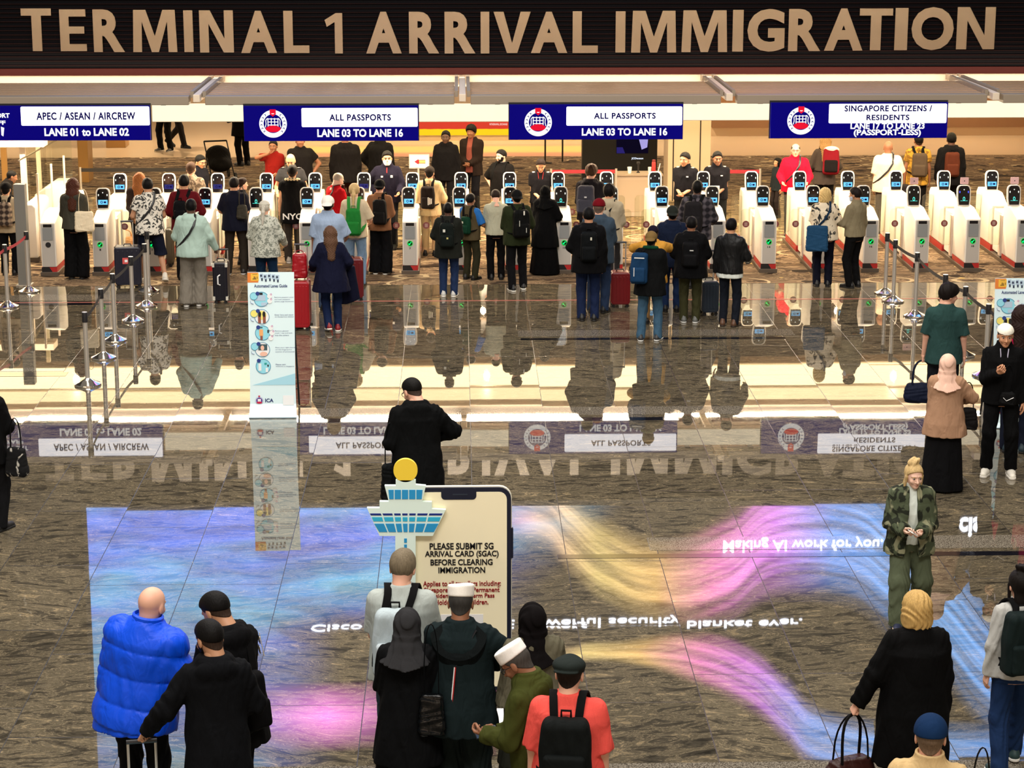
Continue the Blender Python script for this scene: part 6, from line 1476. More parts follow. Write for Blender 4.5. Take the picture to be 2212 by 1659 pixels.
F = person('blackcoat', 'blonde woman in a long black coat seen from behind, carrying a brown bag', 1982, 1284, H=1.70, face=6, sex='f', bulk=1.28, skin='fair', hair=hd('bob', (196, 160, 98)), near=True,
  top=dict(c=(9, 9, 10), t=.034, hem=.48, fl=.03, name='long_coat'), bot=dict(c=(10, 10, 11), k='reg'), armL=(.42, .05, .86), armR='down', handL='grip')
c, A, N, S = F.handL; p = wpt(F, c)
b = soft_bag((p[0]-.02, p[1], p[2]-.62), .5, 'dark brown leather holdall hanging from the hand of the woman in the black coat', (46, 22, 18), .23, .30, .13, name='holdall', strap_h=.32, ro=.35, strapw=.011, taper=.72, strap_rgb=(14, 12, 12), roundr=.08, near=True)
MB().box(.06, .11, -.135, -.128, .08, .20).build('red_tag', mat('red_leather', (.28, .02, .02), .4), b); MB().tube([(-.12, -.137, .10), (-.06, -.132, .20)], .005, 6).build('zip_puller', M['steel'], b)
F = person('navycap', 'man in a navy baseball cap and beige top at the bottom right edge', 2012, 1553, H=1.74, face=-14, bulk=1.1, skin='fair', hair=hd('buzz', (120, 100, 82)), hat=('cap', (18, 42, 76)), near=True, top=dict(c=(196, 168, 122), t=.024, hem=.8, name='shirt', collar=1), bot=dict(c=(50, 46, 40), k='reg'))
p = wpt(F, (.30, .02, .93)); soft_bag(p, .3, 'small black and white checked bag beside the man in the navy cap', (60, 60, 60), .12, .22, .06, strap_h=.42, straps=1, strapw=.008, m=pattern((20, 20, 20), (190, 190, 185), 'plaid', 160), strap_rgb=(12, 12, 12), near=True)
F = person('edgejeans', 'dark haired person in jeans with a big dark green backpack at the right edge', 2206, 1234, fy=1665, face=10, sex='f', bulk=1.1, skin='fair', hair=hd('bun', (20, 15, 13)), near=True, top=dict(c=(176, 176, 172), t=.022, hem=.86, name='sweater'), bot=dict(c=(28, 48, 84), k='reg'), shoes=((34, 60, 62), (225, 225, 220)), feet=((.12, .22), (-.14, -.10)))
backpack(F, 'big dark green backpack on the person in jeans at the right edge', (20, 30, 30), w=.17, h=.52, d=.19, x0=-.06); pack_mark(F, -.02, .70, .016, .016, (120, 140, 140)); pack_mark(F, .04, .86, .014, .008, (190, 130, 40))
camo = pattern((70, 78, 58), (30, 34, 24), 'floral', 7, .5, (132, 132, 104))
F = person('camo', 'blonde woman in a camouflage jacket and wide green trousers walking towards the camera', 1976, 1004, fy=1352, face=176, sex='f', skin='pale', hair=hd('bun', (204, 174, 122)), feat=True, near=True, lean=2,
  top=dict(c=(206, 214, 206), t=.012, hem=.90, collar=1, name='turtleneck', neck=.605), layers=[dict(c=camo, t=.045, hem=.78, fl=.05, open=.045, name='camouflage_jacket', puff=.006, neck=.57)], bot=dict(c=(84, 92, 72), k='cargo'), shoes=((40, 46, 70), (216, 196, 170)), armL=(.07, .26, 1.07), armR=(.09, .28, 1.09), handL='hold', handR='hold', feet=((.10, .12), (-.16, -.20)), fz=(.0, .05), look=(8, 14))
hold_phone(F, 'R', 'phone in the hands of the woman in the camouflage jacket', (230, 230, 225))
F = person('hoodcoat', 'man in a long black hooded coat with head bowed, behind the phone board', 884, 820, H=1.77, face=8, lean=9, bulk=1.12, skin='fair', hair=hd('fade', (16, 14, 12)), glasses=True, near=True,
  top=dict(c=(10, 11, 12), t=.034, hem=.52, fl=.05, hood=1, name='long_coat'), bot=dict(c=(13, 13, 14), k='reg'), armL=(.16, .24, 1.02), armR=(.16, .22, 1.10), poleR=(1, -.25, -.2), look=(26, 26))
p = wpt(F, (-.26, .0, .55)); soft_bag(p, F.face, 'black shoulder bag at the left side of the man in the long hooded coat', (12, 14, 15), .10, .38, .07, strap_h=.40, straps=1, near=True)
F = person('leftedge', 'person in black at the left edge, mostly out of the picture', -34, 800, H=1.68, face=-20, sex='f', skin='fair', hair=hd('long', (40, 28, 22)), top=dict(c=(14, 14, 15), t=.03, hem=.75, name='jacket'), bot=dict(c=(20, 20, 22), k='reg'), armR='front')
p = wpt(F, (.33, .0, .62)); soft_bag(p, F.face, 'black and white bag at the left edge below the black sleeve', (22, 22, 24), .12, .30, .07, strap_h=.3, straps=1, m=pattern((16, 16, 17), (190, 186, 176), 'floral', 6, .56), strap_rgb=(14, 14, 14))
# ---- group at the right edge
F = person('whitecap', 'man in black clothes and a white skullcap facing the camera with one hand raised', 2173, 703, fy=1026, face=168, skin='tan', hair=hd('buzz', (50, 48, 46)), hat=('skull', (236, 230, 216)), feat=True, near=True,
  top=dict(c=(11, 11, 12), t=.026, hem=.84, fl=.03, name='black_shirt', collar=1), bot=dict(c=(12, 12, 13), k='reg', hem=.10), shoes=((222, 218, 206), (226, 222, 212)), armR=(.06, .26, 1.24), armL='down', handR='point', feet=((.13, .02), (-.14, .03)), look=(8, 6))
on_fig(F, MB().tube([(-.045, .085, .545), (-.030, .125, .40), (-.012, .14, .22)], .006, 6, .4).tube([(.045, .085, .545), (.030, .125, .40), (.012, .14, .22)], .006, 6, .4), 'lanyard', mat('lilac_cord', (.45, .43, .55), .6))
p = wpt(F, (-.06, .16, .84)); b = soft_bag(p, F.face+PI, 'small black pouch with a white tick mark worn by the man in the white skullcap', (14, 14, 15), .10, .16, .04, strap_h=.3, straps=1, strapw=.006); MB().tube([(-.05, -.046, .10), (-.015, -.048, .065), (.06, -.046, .105)], .007, 6, .5).build('tick_mark', M['white_paint'], b)
F = person('pinkscarf', 'woman in a pink headscarf, tan blazer and long black skirt seen from behind', 2048, 768, fy=1056, face=-14, sex='f', bulk=1.08, skin='tan', hair=None, hat=('hijab', (226, 186, 166)), near=True,
  top=dict(c=(164, 128, 102), t=.034, hem=.72, fl=.07, name='blazer'), bot=dict(c=(14, 14, 16), k='skirt', w=.26), armR=(.16, .26, 1.10), armL='belly', poleR=(1, -.4, -.2))
p = wpt(F, (.27, .06, .78)); soft_bag(p, F.face, 'black handbag under the right arm of the woman in the pink headscarf', (18, 16, 17), .12, .24, .06, strap_h=.28, straps=1, near=True)
F = person('teal', 'young man in a teal t-shirt turning his head right, holding a navy duffel', 2052, 616, H=1.76, face=-12, skin='fair', hair=hd('mop', (22, 16, 14)), near=True, top=dict(c=(40, 66, 64), t=.022, hem=.80, fl=.03, sl='s', sf=.9, name='t_shirt'), bot=dict(c=(30, 32, 38), k='reg'), armL=(.24, .05, .84), armR='down', handL='grip', look=(10, -62))
c, A, N, S = F.handL; p = wpt(F, c); soft_bag((p[0]-.03, p[1], p[2]-.50), -.2, 'navy duffel bag hanging from the hand of the young man in teal', (18, 24, 42), .22, .24, .12, name='duffel_bag', strap_h=.28, roundr=.08, taper=.85, near=True)
F = person('magenta', 'long haired woman in a magenta top behind the man in the white cap', 2208, 662, fy=975, face=-15, sex='f', skin='tan', hair=hd('long', (38, 22, 18)), top=dict(c=(176, 18, 70), t=.022, hem=.84, name='top'), bot=dict(c=(22, 26, 40), k='reg'), shoes=((30, 50, 60), None))

# ---- front row of the queue
leaf = pattern((214, 208, 196), (58, 58, 56), 'floral', 15, .53)
F = person('tote', 'long haired woman in a dark hoodie and wide black trousers carrying a cream tote bag', 157, 387, fy=602, face=-3, sex='f', skin='fair', hair=hd('long', (72, 38, 26)), top=dict(c=(60, 58, 50), t=.036, hem=.88, fl=.02, hood=1, name='hoodie'), bot=dict(c=(10, 10, 11), k='wide'), armL='front', armR='front')
p = wpt(F, (.20, -.14, .84)); soft_bag(p, F.face+.15, 'cream canvas tote bag on the shoulder of the long haired woman', (222, 206, 176), .16, .34, .05, name='tote_bag', strap_h=.36, straps=1, taper=.95, strapw=.010)
F = person('edgecap', 'man in a cap and pale jacket with a patterned backpack at the left edge', 12, 397, fy=594, face=-4, skin='tan', hair=hd('buzz'), hat=('cap', (20, 18, 18)), top=dict(c=(176, 156, 126), t=.03, hem=.82, name='jacket'), bot=dict(c=(14, 14, 16), k='reg'), armR='front', armL='front')
backpack(F, 'brown patterned backpack on the man at the left edge', (60, 45, 36), w=.15, h=.46, d=.14, m=pattern((52, 40, 34), (140, 120, 100), 'plaid', 70))
F = person('leafshirt', 'man in a leaf print shirt and navy shorts leaning on a trolley, one foot behind', 318, 387, fy=611, face=14, lean=8, bulk=1.08, skin='olive', hair=hd('short'), top=dict(c=leaf, t=.03, hem=.84, fl=.03, sl='s', name='printed_shirt'), bot=dict(c=(20, 24, 40), k='shorts'), shoes=((220, 214, 202), (230, 225, 215)), armL=(.22, .28, 1.0), armR=(.18, .30, 1.0), feet=((.20, -.16), (-.10, .06)), fz=(.06, 0))
strap_across(F, M['dark'], side=1, t=.05, nm='bag_strap', lowz=.05)
x, y = gp(277, 622); suitcase(x, y+.1, .1, 'dark navy suitcase with a red sticker in the left barrier row', (22, 24, 40), w=.21, h=.62, d=.14, handle=1.05)
e = FIGS and bpy.data.objects['suitcase.001']; MB().box(-.06, .03, -.152, -.146, .40, .50).xf(Matrix.Translation((-.02, 0, 0))).build('red_sticker', mat('sticker_red', (.60, .08, .08), .5), e); MB().box(-.045, -.0, -.156, -.151, .43, .47).build('sticker_mark', M['white_paint'], e)
x, y = gp(352, 575); suitcase(x, y, .0, 'olive grey suitcase behind the man in the leaf print shirt', (70, 66, 54), w=.19, h=.60, d=.13, handle=.95)
x, y = gp(268, 560); soft_bag((x, y+.3, .004), .3, 'tan soft bag on the floor left of the man in the leaf print shirt', (172, 128, 86), .20, .34, .14, strap_h=.12, roundr=.09)
F = person('maroonvelvet', 'dark haired man in a maroon velvet jacket behind the person in mint', 397, 380, fy=604, face=0, bulk=1.1, skin='olive', hair=hd('short'), top=dict(c=(84, 16, 22), t=.03, hem=.84, name='velvet_jacket'), bot=dict(c=(15, 15, 17), k='reg'), armL='mid', armR='mid')
backpack(F, 'small black backpack on the man in the maroon jacket', (14, 14, 16), w=.11, h=.32, d=.10, x0=-.06, z0=.10)
F = person('mint', 'person in a mint grey hoodie and loose grey trousers pulling a dark suitcase', 412, 432, fy=660, face=-4, bulk=1.18, skin='dark', hair=hd('short', (12, 10, 10)), top=dict(c=(166, 190, 180), t=.034, hem=.82, fl=.03, hood=1, name='hoodie'), bot=dict(c=(118, 112, 102), k='wide'), shoes=((150, 146, 140), (226, 224, 218)), armR=(.36, .12, .92), handR='grip', armL='mid', feet=((.09, .03), (-.12, -.04)))
strap_across(F, M['dark'], side=1, t=.055, nm='bag_strap', lowz=.02)
c, A, N, S = F.handR; p = wpt(F, c); x, y = gp(478, 655); suitcase(x, y+.12, .0, 'black upright suitcase with pale corners right of the person in the mint hoodie', (14, 16, 28), w=.115, h=.60, d=.19, handle=p[2])
e = bpy.data.objects['suitcase.003']
for sx_ in (-1, 1):
    for z_ in (.09, .61): MB().box(sx_*.10-.018, sx_*.10+.018, -.20, -.16, z_-.03, z_+.03).build('corner', mat('pale_corner', (.6, .58, .5), .4), e)
MB().tube([(0, -.195, .30), (-.03, -.225, .32), (-.03, -.225, .44), (0, -.195, .46)], .011, 6).build('side_handle', M['white_paint'], e)
F = person('vest', 'red blonde woman in a dark quilted vest in the second lane', 301, 375, H=1.64, face=-8, sex='f', skin='fair', hair=hd('long', (168, 104, 56)), top=dict(c=(48, 36, 32), t=.034, hem=.86, puff=.01, name='vest'), bot=dict(c=(26, 24, 26), k='reg'), armL='front', armR='front')
F = person('floralgrey', 'man in a grey floral shirt with cropped hair facing the officer', 412, 352, H=1.67, face=-12, bulk=1.12, skin='fair', hair=hd('fade', (70, 50, 38)), top=dict(c=pattern((176, 156, 132), (110, 94, 78), 'floral', 12, .5), t=.028, hem=.84, sl='s', name='floral_shirt'), bot=dict(c=(40, 36, 34), k='reg'), armR='front')
strap_across(F, M['dark'], side=-1, t=.05, nm='bag_strap')
F = person('officerglasses', 'officer with glasses in dark uniform looking right, behind the floral shirt man', 434, 337, H=1.60, face=-128, skin='tan', hair=hd('short'), glasses=True, feat=True, look=(16, 0), top=dict(c=(20, 20, 26), t=.022, hem=.88, sl='s', collar=1, name='uniform_shirt'), bot=dict(c=(18, 18, 22), k='reg'))
F = person('navytee', 'man in a navy t-shirt with a sling bag and dark trousers', 505, 385, fy=592, face=-6, bulk=1.1, skin='tan', hair=hd('short', (24, 18, 16)), top=dict(c=(20, 21, 34), t=.026, hem=.80, fl=.03, sl='s', sf=.9, name='t_shirt'), bot=dict(c=(44, 38, 32), k='reg'), shoes=((30, 28, 28), (200, 196, 190)), armL='mid', armR='front', feet=((.14, .0), (-.13, -.08)))
p = wpt(F, (.17, -.17, 1.02)); soft_bag(p, F.face-.2, 'grey sling bag with a white logo bar on the man in the navy t-shirt', (58, 54, 46), .10, .24, .06, strap_h=.30, straps=1)
F = person('fairboy', 'fair young man beyond the navy t-shirt, face turned right', 522, 386, H=1.50, face=-60, skin='fair', hair=hd('short', (40, 24, 18)), top=dict(c=(22, 22, 30), t=.022, hem=.84, name='sweater'), bot=dict(c=(40, 40, 46), k='reg'))
lace = pattern((186, 188, 176), (120, 124, 114), 'floral', 20, .52)
F = person('whitehair', 'older woman with a white ponytail and a pale patterned blouse', 571, 435, H=1.60, face=-8, sex='f', bulk=1.18, skin='fair', hair=hd('pony', (196, 190, 176)), hat=('skull', (190, 186, 172)), top=dict(c=lace, t=.03, hem=.80, fl=.04, name='blouse'), bot=dict(c=(22, 44, 70), k='reg'), armR=(.28, .22, .98), armL='mid')
F = person('nyc', 'man in a black sleeveless top lettered NYC across the back', 631, 358, H=1.69, face=0, bulk=1.05, skin='olive', hair=hd('fade'), top=dict(c=(11, 11, 12), t=.026, hem=.72, fl=.03, sl='s', sf=.35, hood=0, name='black_top'), bot=dict(c=(56, 50, 46), k='reg'), shoes=((170, 165, 155), (220, 216, 206)))
t = MB(); text_fit(t, 'NYC', -.17, .17, -.13, -.02, -.182, .02, th=.006); on_fig(F, t, 'lettering', M['white_paint'], smooth=False)
on_fig(F, MB().tube([(.115*math.cos(q), -.03+.09*math.sin(q), .555-.02*math.sin(q)) for q in [PI+PI*k/12 for k in range(13)]], .028, 8), 'striped_hood', pattern((210, 196, 160), (40, 38, 36), 'plaid', 120))
F = person('baldofficer', 'bald officer in grey uniform with shoulder straps facing the camera', 627, 335, H=1.72, face=178, bulk=1.1, skin='tan', hair=None, feat=True, look=(18, 0), top=dict(c=(44, 44, 46), t=.024, hem=.88, sl='s', collar=1, name='uniform_shirt'), bot=dict(c=(30, 30, 32), k='reg'), armL='mid', armR='mid')
for sd in (-1, 1): on_fig(F, MB().box(sd*.13-.05, sd*.13+.05, -.03, .03, .535, .552), 'shoulder_strap', M['dark'], smooth=False); on_fig(F, MB().box(sd*.14-.012, sd*.14+.012, -.014, .014, .553, .558), 'badge', M['white_paint'], smooth=False)
F = person('paleblue', 'man in a white cap and pale blue shirt with short sleeves', 708, 425, H=1.76, face=-4, bulk=1.15, skin='brown', hair=hd('buzz'), hat=('capback', (226, 224, 216)), top=dict(c=(146, 164, 190), t=.03, hem=.80, fl=.03, sl='s', sf=.95, collar=1, name='shirt'), bot=dict(c=(60, 74, 96), k='reg'), armR='mid', armL='down')
F = person('navycoat', 'long haired woman in a navy coat and red shoes, coat draped on her right', 713, 490, fy=715, face=8, sex='f', bulk=1.1, skin='pale', hair=hd('long', (92, 66, 50)), top=dict(c=(18, 20, 40), t=.036, hem=.68, fl=.10, name='coat'), bot=dict(c=(22, 34, 64), k='slim'), shoes=((120, 14, 24), (230, 226, 216)), armL=(.28, .24, 1.0), armR=(.28, .16, 1.02), handL='grip', feet=((.10, .02), (-.06, -.07)), fz=(0, .03))
c, A, N, S = F.handR; p = wpt(F, c); d = empty('draped_coat', (p[0]+.02, p[1], 0), -.1); tag(d, 'navy coat hanging over the arm of the long haired woman', 'coat')
mesh_obj('cloth', surfnet(lambda X, Y, Z: np.maximum((np.sqrt((X/(.10+.13*np.clip((1.1-Z)/.7, 0, 1)))**2+(Y/.09)**2)-1)*.08+.012*np.sin(30*X+4*Z), np.maximum(.36-Z+.4*X*(X > 0), Z-p[2]-.04)), (-.27, -.14, .25), (.27, .14, p[2]+.08), .016), cloth((16, 18, 36)), d)
x, y = gp(757, 652); suitcase(x, y+.15, .05, 'dark red suitcase right of the woman in the navy coat, under the draped coat', (96, 16, 24), w=.20, h=.62, d=.13, handle=0)
x, y = gp(651, 714); suitcase(x, y+.14, 0, 'big red suitcase just right of the guide banner', (150, 14, 26), w=.13, h=.68, d=.20, handle=1.22)
soft_bag((x-.01, y+.14, .762), 0, 'small red case standing on top of the big red suitcase', (140, 12, 24), .115, .36, .13, name='vanity_case', strap_h=.04, straps=1, taper=.9, ro=.3)
F = person('redsweater', 'bald man with glasses in a red sweater in the fifth lane', 734, 375, H=1.62, face=-52, bulk=1.1, skin='pale', hair=hd('balding', (190, 176, 160)), glasses=True, look=(22, 0), top=dict(c=(176, 18, 26), t=.026, hem=.84, name='sweater'), bot=dict(c=(30, 28, 28), k='reg'), armR='front', armL='front')
strap_across(F, M['dark'], side=1, t=.05, nm='bag_strap')
F = person('greenpack', 'woman with a blonde ponytail, beige shirt and light jeans', 765, 397, H=1.68, face=-4, sex='f', skin='fair', hair=hd('pony', (198, 168, 118)), top=dict(c=(196, 178, 150), t=.026, hem=.84, fl=.02, sl='s', sf=.95, name='shirt'), bot=dict(c=(110, 134, 160), k='reg'), armR='mid', armL='front')
backpack(F, 'bright green backpack on the woman with the blonde ponytail', (30, 110, 44), w=.13, h=.46, d=.13, strap=(44, 120, 50), z0=-.04)
F = person('brownshirt', 'man in a brown long sleeved shirt and dark cap with a backpack on one shoulder', 820, 390, fy=592, face=-12, skin='fair', hair=hd('short'), hat=('capback', (16, 16, 17)), top=dict(c=(122, 84, 58), t=.024, hem=.82, name='brown_shirt'), bot=dict(c=(13, 13, 15), k='wide'), shoes=((20, 20, 21), (220, 216, 206)), armL='pocket', armR='front')
backpack(F, 'black backpack on the man in the brown shirt', (18, 16, 16), w=.13, h=.46, d=.14, x0=.05, straps=(1,))
F = person('maskofficer', 'officer in a face mask and dark navy jacket with a red zip facing the camera', 836, 328, H=1.75, face=176, bulk=1.08, skin='tan', hair=hd('short'), feat=True, mask=(226, 226, 224), top=dict(c=(24, 22, 36), t=.032, hem=.84, name='uniform_jacket', collar=1), bot=dict(c=(20, 20, 26), k='reg'), armR='hip', armL='mid', look=(2, 8))
on_fig(F, MB().tube([(-.005, .105, .53), (-.005, .158, .38), (-.005, .150, .2), (-.005, .152, .05), (-.005, .16, -.05)], .008, 6, .5), 'red_zip', M['red']); on_fig(F, MB().box(.06, .10, .150, .158, .36, .39).box(-.11, -.07, .150, .158, .36, .40), 'badge', M['white_paint'], smooth=False)
F = person('tanjacket', 'man in a tan jacket and khaki trousers walking away between two gates', 928, 362, fy=552, face=-10, skin='tan', hair=hd('buzz'), hat=('cap', (40, 34, 30)), top=dict(c=(196, 168, 126), t=.034, hem=.80, fl=.03, name='jacket'), bot=dict(c=(186, 156, 118), k='reg'), armR='mid', armL='down')
backpack(F, 'black backpack with white stripes on the man in the tan jacket', (26, 20, 19), w=.14, h=.44, d=.14)
for k in range(3): pack_mark(F, .03+k*.03, .38, .009, .075-.012*k, (226, 222, 214), 'stripe')
F = person('jeansback', 'man in an olive black jacket and jeans with a dark patched backpack', 968, 440, fy=640, face=-6, bulk=1.12, skin='dark', hair=hd('short', (12, 10, 10)), top=dict(c=(30, 32, 28), t=.036, hem=.74, fl=.04, name='jacket'), bot=dict(c=(30, 44, 74), k='reg'), shoes=((190, 190, 186), (226, 222, 214)), armL='mid', armR='front')
backpack(F, 'black green backpack with a white patch on the man in jeans', (18, 24, 22), w=.14, h=.46, d=.15); pack_mark(F, -.04, .72, .022, .026, (200, 200, 190)); pack_mark(F, .02, .42, .016, .016, (190, 180, 110))
F = person('olivevest', 'man in an olive vest over a blue sleeve with a small green backpack', 1016, 420, fy=604, face=-32, skin='brown', hair=hd('short'), top=dict(c=(40, 100, 170), t=.020, hem=.86, sl='s', sf=.95, name='blue_shirt'), layers=[dict(c=(76, 66, 46), t=.034, hem=.82, sl='n', name='vest')], bot=dict(c=(46, 44, 30), k='reg'), shoes=((24, 22, 20), None), armL='front', armR='mid')
backpack(F, 'small dark green backpack on the man in the olive vest', (16, 52, 36), w=.11, h=.36, d=.12, x0=.02); pack_mark(F, -.02, .70, .02, .02, (200, 200, 180))
F = person('sage', 'man in a sage green sweater and black trousers, head bowed', 1070, 412, fy=602, face=6, skin='fair', hair=hd('short', (44, 32, 26)), top=dict(c=(172, 170, 148), t=.026, hem=.88, name='sweater'), bot=dict(c=(13, 12, 13), k='reg'), armL='front', armR='front', look=(26, 0))
F = person('greenjacket', 'man in a dark green jacket and cap with white soled sneakers', 1116, 412, fy=626, face=12, bulk=1.12, skin='tan', hair=hd('buzz'), hat=('capback', (16, 16, 17)), top=dict(c=(36, 42, 24), t=.034, hem=.80, fl=.02, name='jacket'), bot=dict(c=(14, 14, 16), k='reg'), shoes=((16, 16, 17), (226, 224, 216)), armL='front', armR='mid', feet=((.13, .05), (-.10, -.10)))
backpack(F, 'black backpack with pale zips on the man in the dark green jacket', (13, 14, 14), w=.15, h=.48, d=.15, x0=.03); pack_mark(F, .02, .92, .012, .035, (210, 206, 196)); pack_mark(F, -.06, .55, .005, .05, (200, 200, 190), 'zip'); pack_mark(F, .06, .3, .005, .04, (200, 200, 190), 'zip')
F = person('blackrobe', 'woman in a long black robe and black headscarf seen from behind', 1178, 403, fy=592, face=-12, sex='f', skin='tan', hair=None, hat=('hijab', (9, 9, 9)), top=dict(c=(8, 8, 9), t=.045, hem=.55, fl=.07, name='robe_top'), bot=dict(c=(8, 8, 9), k='skirt', w=.30), armR='mid', armL='front')
F = person('greypack', 'brown haired man in a dark hoodie with a grey backpack in the tenth lane', 1278, 358, H=1.76, face=-14, skin='fair', hair=hd('mop', (84, 60, 44)), top=dict(c=(34, 31, 34), t=.034, hem=.82, hood=1, name='hoodie'), bot=dict(c=(30, 30, 34), k='reg'), armR='front', armL='front', look=(12, -10))
backpack(F, 'grey hiking backpack on the brown haired man in the tenth lane', (66, 66, 76), w=.15, h=.48, d=.15, x0=-.04); pack_mark(F, .02, .62, .02, .012, (220, 220, 220))
F = person('beigehood', 'dark haired person in a beige hoodie behind the maroon cap', 1316, 400, H=1.70, face=-16, bulk=1.05, skin='tan', hair=hd('mop', (18, 13, 12)), top=dict(c=(168, 156, 132), t=.034, hem=.82, hood=1, name='hoodie'), bot=dict(c=(40, 38, 38), k='reg'), armR='front', armL='front')
backpack(F, 'pale backpack on the person in the beige hoodie', (150, 142, 128), w=.12, h=.40, d=.12, x0=-.05)
F = person('marooncap', 'man in a maroon cap and blue grey jacket behind the black backpack', 1294, 432, H=1.74, face=-14, bulk=1.15, skin='fair', hair=hd('buzz', (110, 92, 80)), hat=('cap', (100, 12, 22)), top=dict(c=(52, 66, 80), t=.034, hem=.78, hood=1, name='jacket'), bot=dict(c=(40, 54, 80), k='reg'), armR='front', armL='mid')
F = person('blackpack', 'man in a black jacket and jeans with a black backpack left of the red suitcase', 1272, 450, fy=692, face=-2, bulk=1.15, skin='tan', hair=hd('short', (11, 10, 10)), top=dict(c=(12, 12, 14), t=.036, hem=.76, fl=.04, hood=1, name='jacket'), bot=dict(c=(24, 34, 62), k='reg'), armL='mid', armR='down')
backpack(F, 'black backpack on the man in the black jacket, centre right', (13, 15, 17), w=.13, h=.46, d=.14); pack_mark(F, .03, .80, .012, .022, (200, 196, 180))
x, y = gp(1340, 665); suitcase(x, y+.12, 0, 'red suitcase between the black jacket man and the blue backpack', (112, 16, 24), w=.15, h=.50, d=.14, handle=.98)
F = person('mustard', 'person in a mustard yellow jacket and dark cap with elbows raised', 1411, 490, fy=698, face=-4, bulk=1.12, skin='dark', hair=hd('buzz'), hat=('cap', (24, 20, 32)), top=dict(c=(190, 138, 56), t=.04, hem=.74, fl=.04, name='jacket'), bot=dict(c=(124, 96, 62), k='reg'), armL=(.10, .20, 1.40), armR=(.10, .20, 1.40), poleL=(1, -.1, -.35), poleR=(1, -.1, -.35))
F = person('bluepack', 'man in a black jacket with green hood and tan cap, blue backpack at left', 1407, 502, fy=732, face=-14, lean=3, bulk=1.1, skin='dark', hair=hd('buzz'), hat=('capback', (110, 88, 52)), top=dict(c=(13, 14, 15), t=.038, hem=.74, fl=.04, name='jacket'), bot=dict(c=(56, 84, 106), k='reg'), shoes=((40, 40, 42), (200, 200, 196)), armL='mid', armR='front', feet=((.14, -.04), (-.12, -.12)))
on_fig(F, MB().tube([(.10*math.cos(q), -.03+.085*math.sin(q), .56-.015*math.sin(q)) for q in [PI+PI*k/12 for k in range(13)]], .030, 8), 'green_hood', cloth((20, 62, 42)))
backpack(F, 'bright dark blue backpack slung on the left of the man in the tan cap', (22, 52, 84), w=.14, h=.50, d=.15, x0=-.15, z0=.0, straps=(-1,)); pack_mark(F, .02, .85, .08, .008, (210, 210, 205), 'stripe'); pack_mark(F, -.06, .4, .006, .07, (200, 200, 200), 'zip')
F = person('navyjacket', 'man in a navy jacket and dark cap next to the man in plaid', 1453, 447, fy=672, face=-2, bulk=1.15, skin='brown', hair=hd('buzz'), hat=('capback', (32, 36, 32)), top=dict(c=(20, 28, 48), t=.036, hem=.76, fl=.03, hood=1, name='jacket'), bot=dict(c=(28, 44, 78), k='reg'), armL='mid', armR='mid')
plaid = pattern((30, 28, 34), (84, 78, 84), 'plaid', 62)
F = person('plaid', 'man in a dark plaid shirt with a black backpack before the officers', 1507, 390, H=1.76, face=-12, bulk=1.15, skin='dark', hair=hd('buzz'), top=dict(c=plaid, t=.03, hem=.80, name='plaid_shirt'), bot=dict(c=(30, 30, 34), k='reg'), armR='mid', armL='mid')
backpack(F, 'black backpack with a small white label on the man in plaid', (30, 28, 30), w=.15, h=.48, d=.16, x0=-.04); pack_mark(F, .0, .52, .03, .006, (200, 200, 200))
F = person('olivetrousers', 'person in a black jacket and olive trousers in front of the man in plaid', 1494, 470, fy=696, face=-8, bulk=1.2, skin='brown', hair=hd('short', (12, 10, 10)), top=dict(c=(12, 12, 14), t=.04, hem=.76, fl=.04, hood=1, name='jacket'), bot=dict(c=(52, 52, 32), k='reg'), shoes=((90, 92, 90), (200, 200, 196)), armL='mid', armR='mid')
backpack(F, 'black backpack with a white logo stroke on the person in olive trousers', (14, 14, 16), w=.14, h=.42, d=.13); pack_mark(F, .02, .70, .03, .008, (190, 190, 186))
x, y = gp(1532, 682); suitcase(x, y+.12, .1, 'dark blue grey suitcase right of the olive trousers', (40, 50, 62), w=.13, h=.48, d=.15, handle=.95)
F = person('leatherjacket', 'man in a black leather jacket with a white hem and dark jeans', 1580, 474, fy=704, face=-22, skin='tan', hair=hd('short', (12, 10, 11)), top=dict(c=(206, 212, 206), t=.020, hem=.80, name='t_shirt'), layers=[dict(c=(13, 14, 16), t=.030, hem=.87, fl=.015, name='leather_jacket', ro=.45)], bot=dict(c=(22, 26, 34), k='slim'), shoes=((84, 56, 38), (40, 28, 20)), armR='mid', armL='down')
palm = pattern((214, 200, 176), (40, 42, 44), 'floral', 9, .56)
F = person('bluebag', 'blonde woman in a palm print blouse with a large blue shoulder bag', 1783, 408, fy=618, face=-6, sex='f', bulk=1.2, skin='fair', hair=hd('bob', (210, 178, 118)), top=dict(c=palm, t=.03, hem=.84, fl=.03, sl='s', sf=.9, name='blouse'), bot=dict(c=(14, 16, 28), k='reg'), armL='front', armR='mid')
strap_across(F, cloth((24, 44, 66)), side=1, t=.05, nm='bag_strap', lowz=.05)
p = wpt(F, (-.13, -.22, .66)); soft_bag(p, F.face, 'large blue shoulder bag hanging behind the blonde woman in the palm print blouse', (30, 66, 98), .18, .42, .07, straps=0, taper=.92)
F = person('maskqueue', 'man in a face mask, olive grey shirt and black trousers facing left', 1848, 406, fy=620, face=42, skin='olive', hair=hd('short', (30, 22, 20)), mask=(190, 200, 215), look=(4, 12), top=dict(c=(126, 116, 92), t=.024, hem=.90, name='shirt', collar=1), bot=dict(c=(13, 13, 14), k='reg'), armL='front', armR='down')
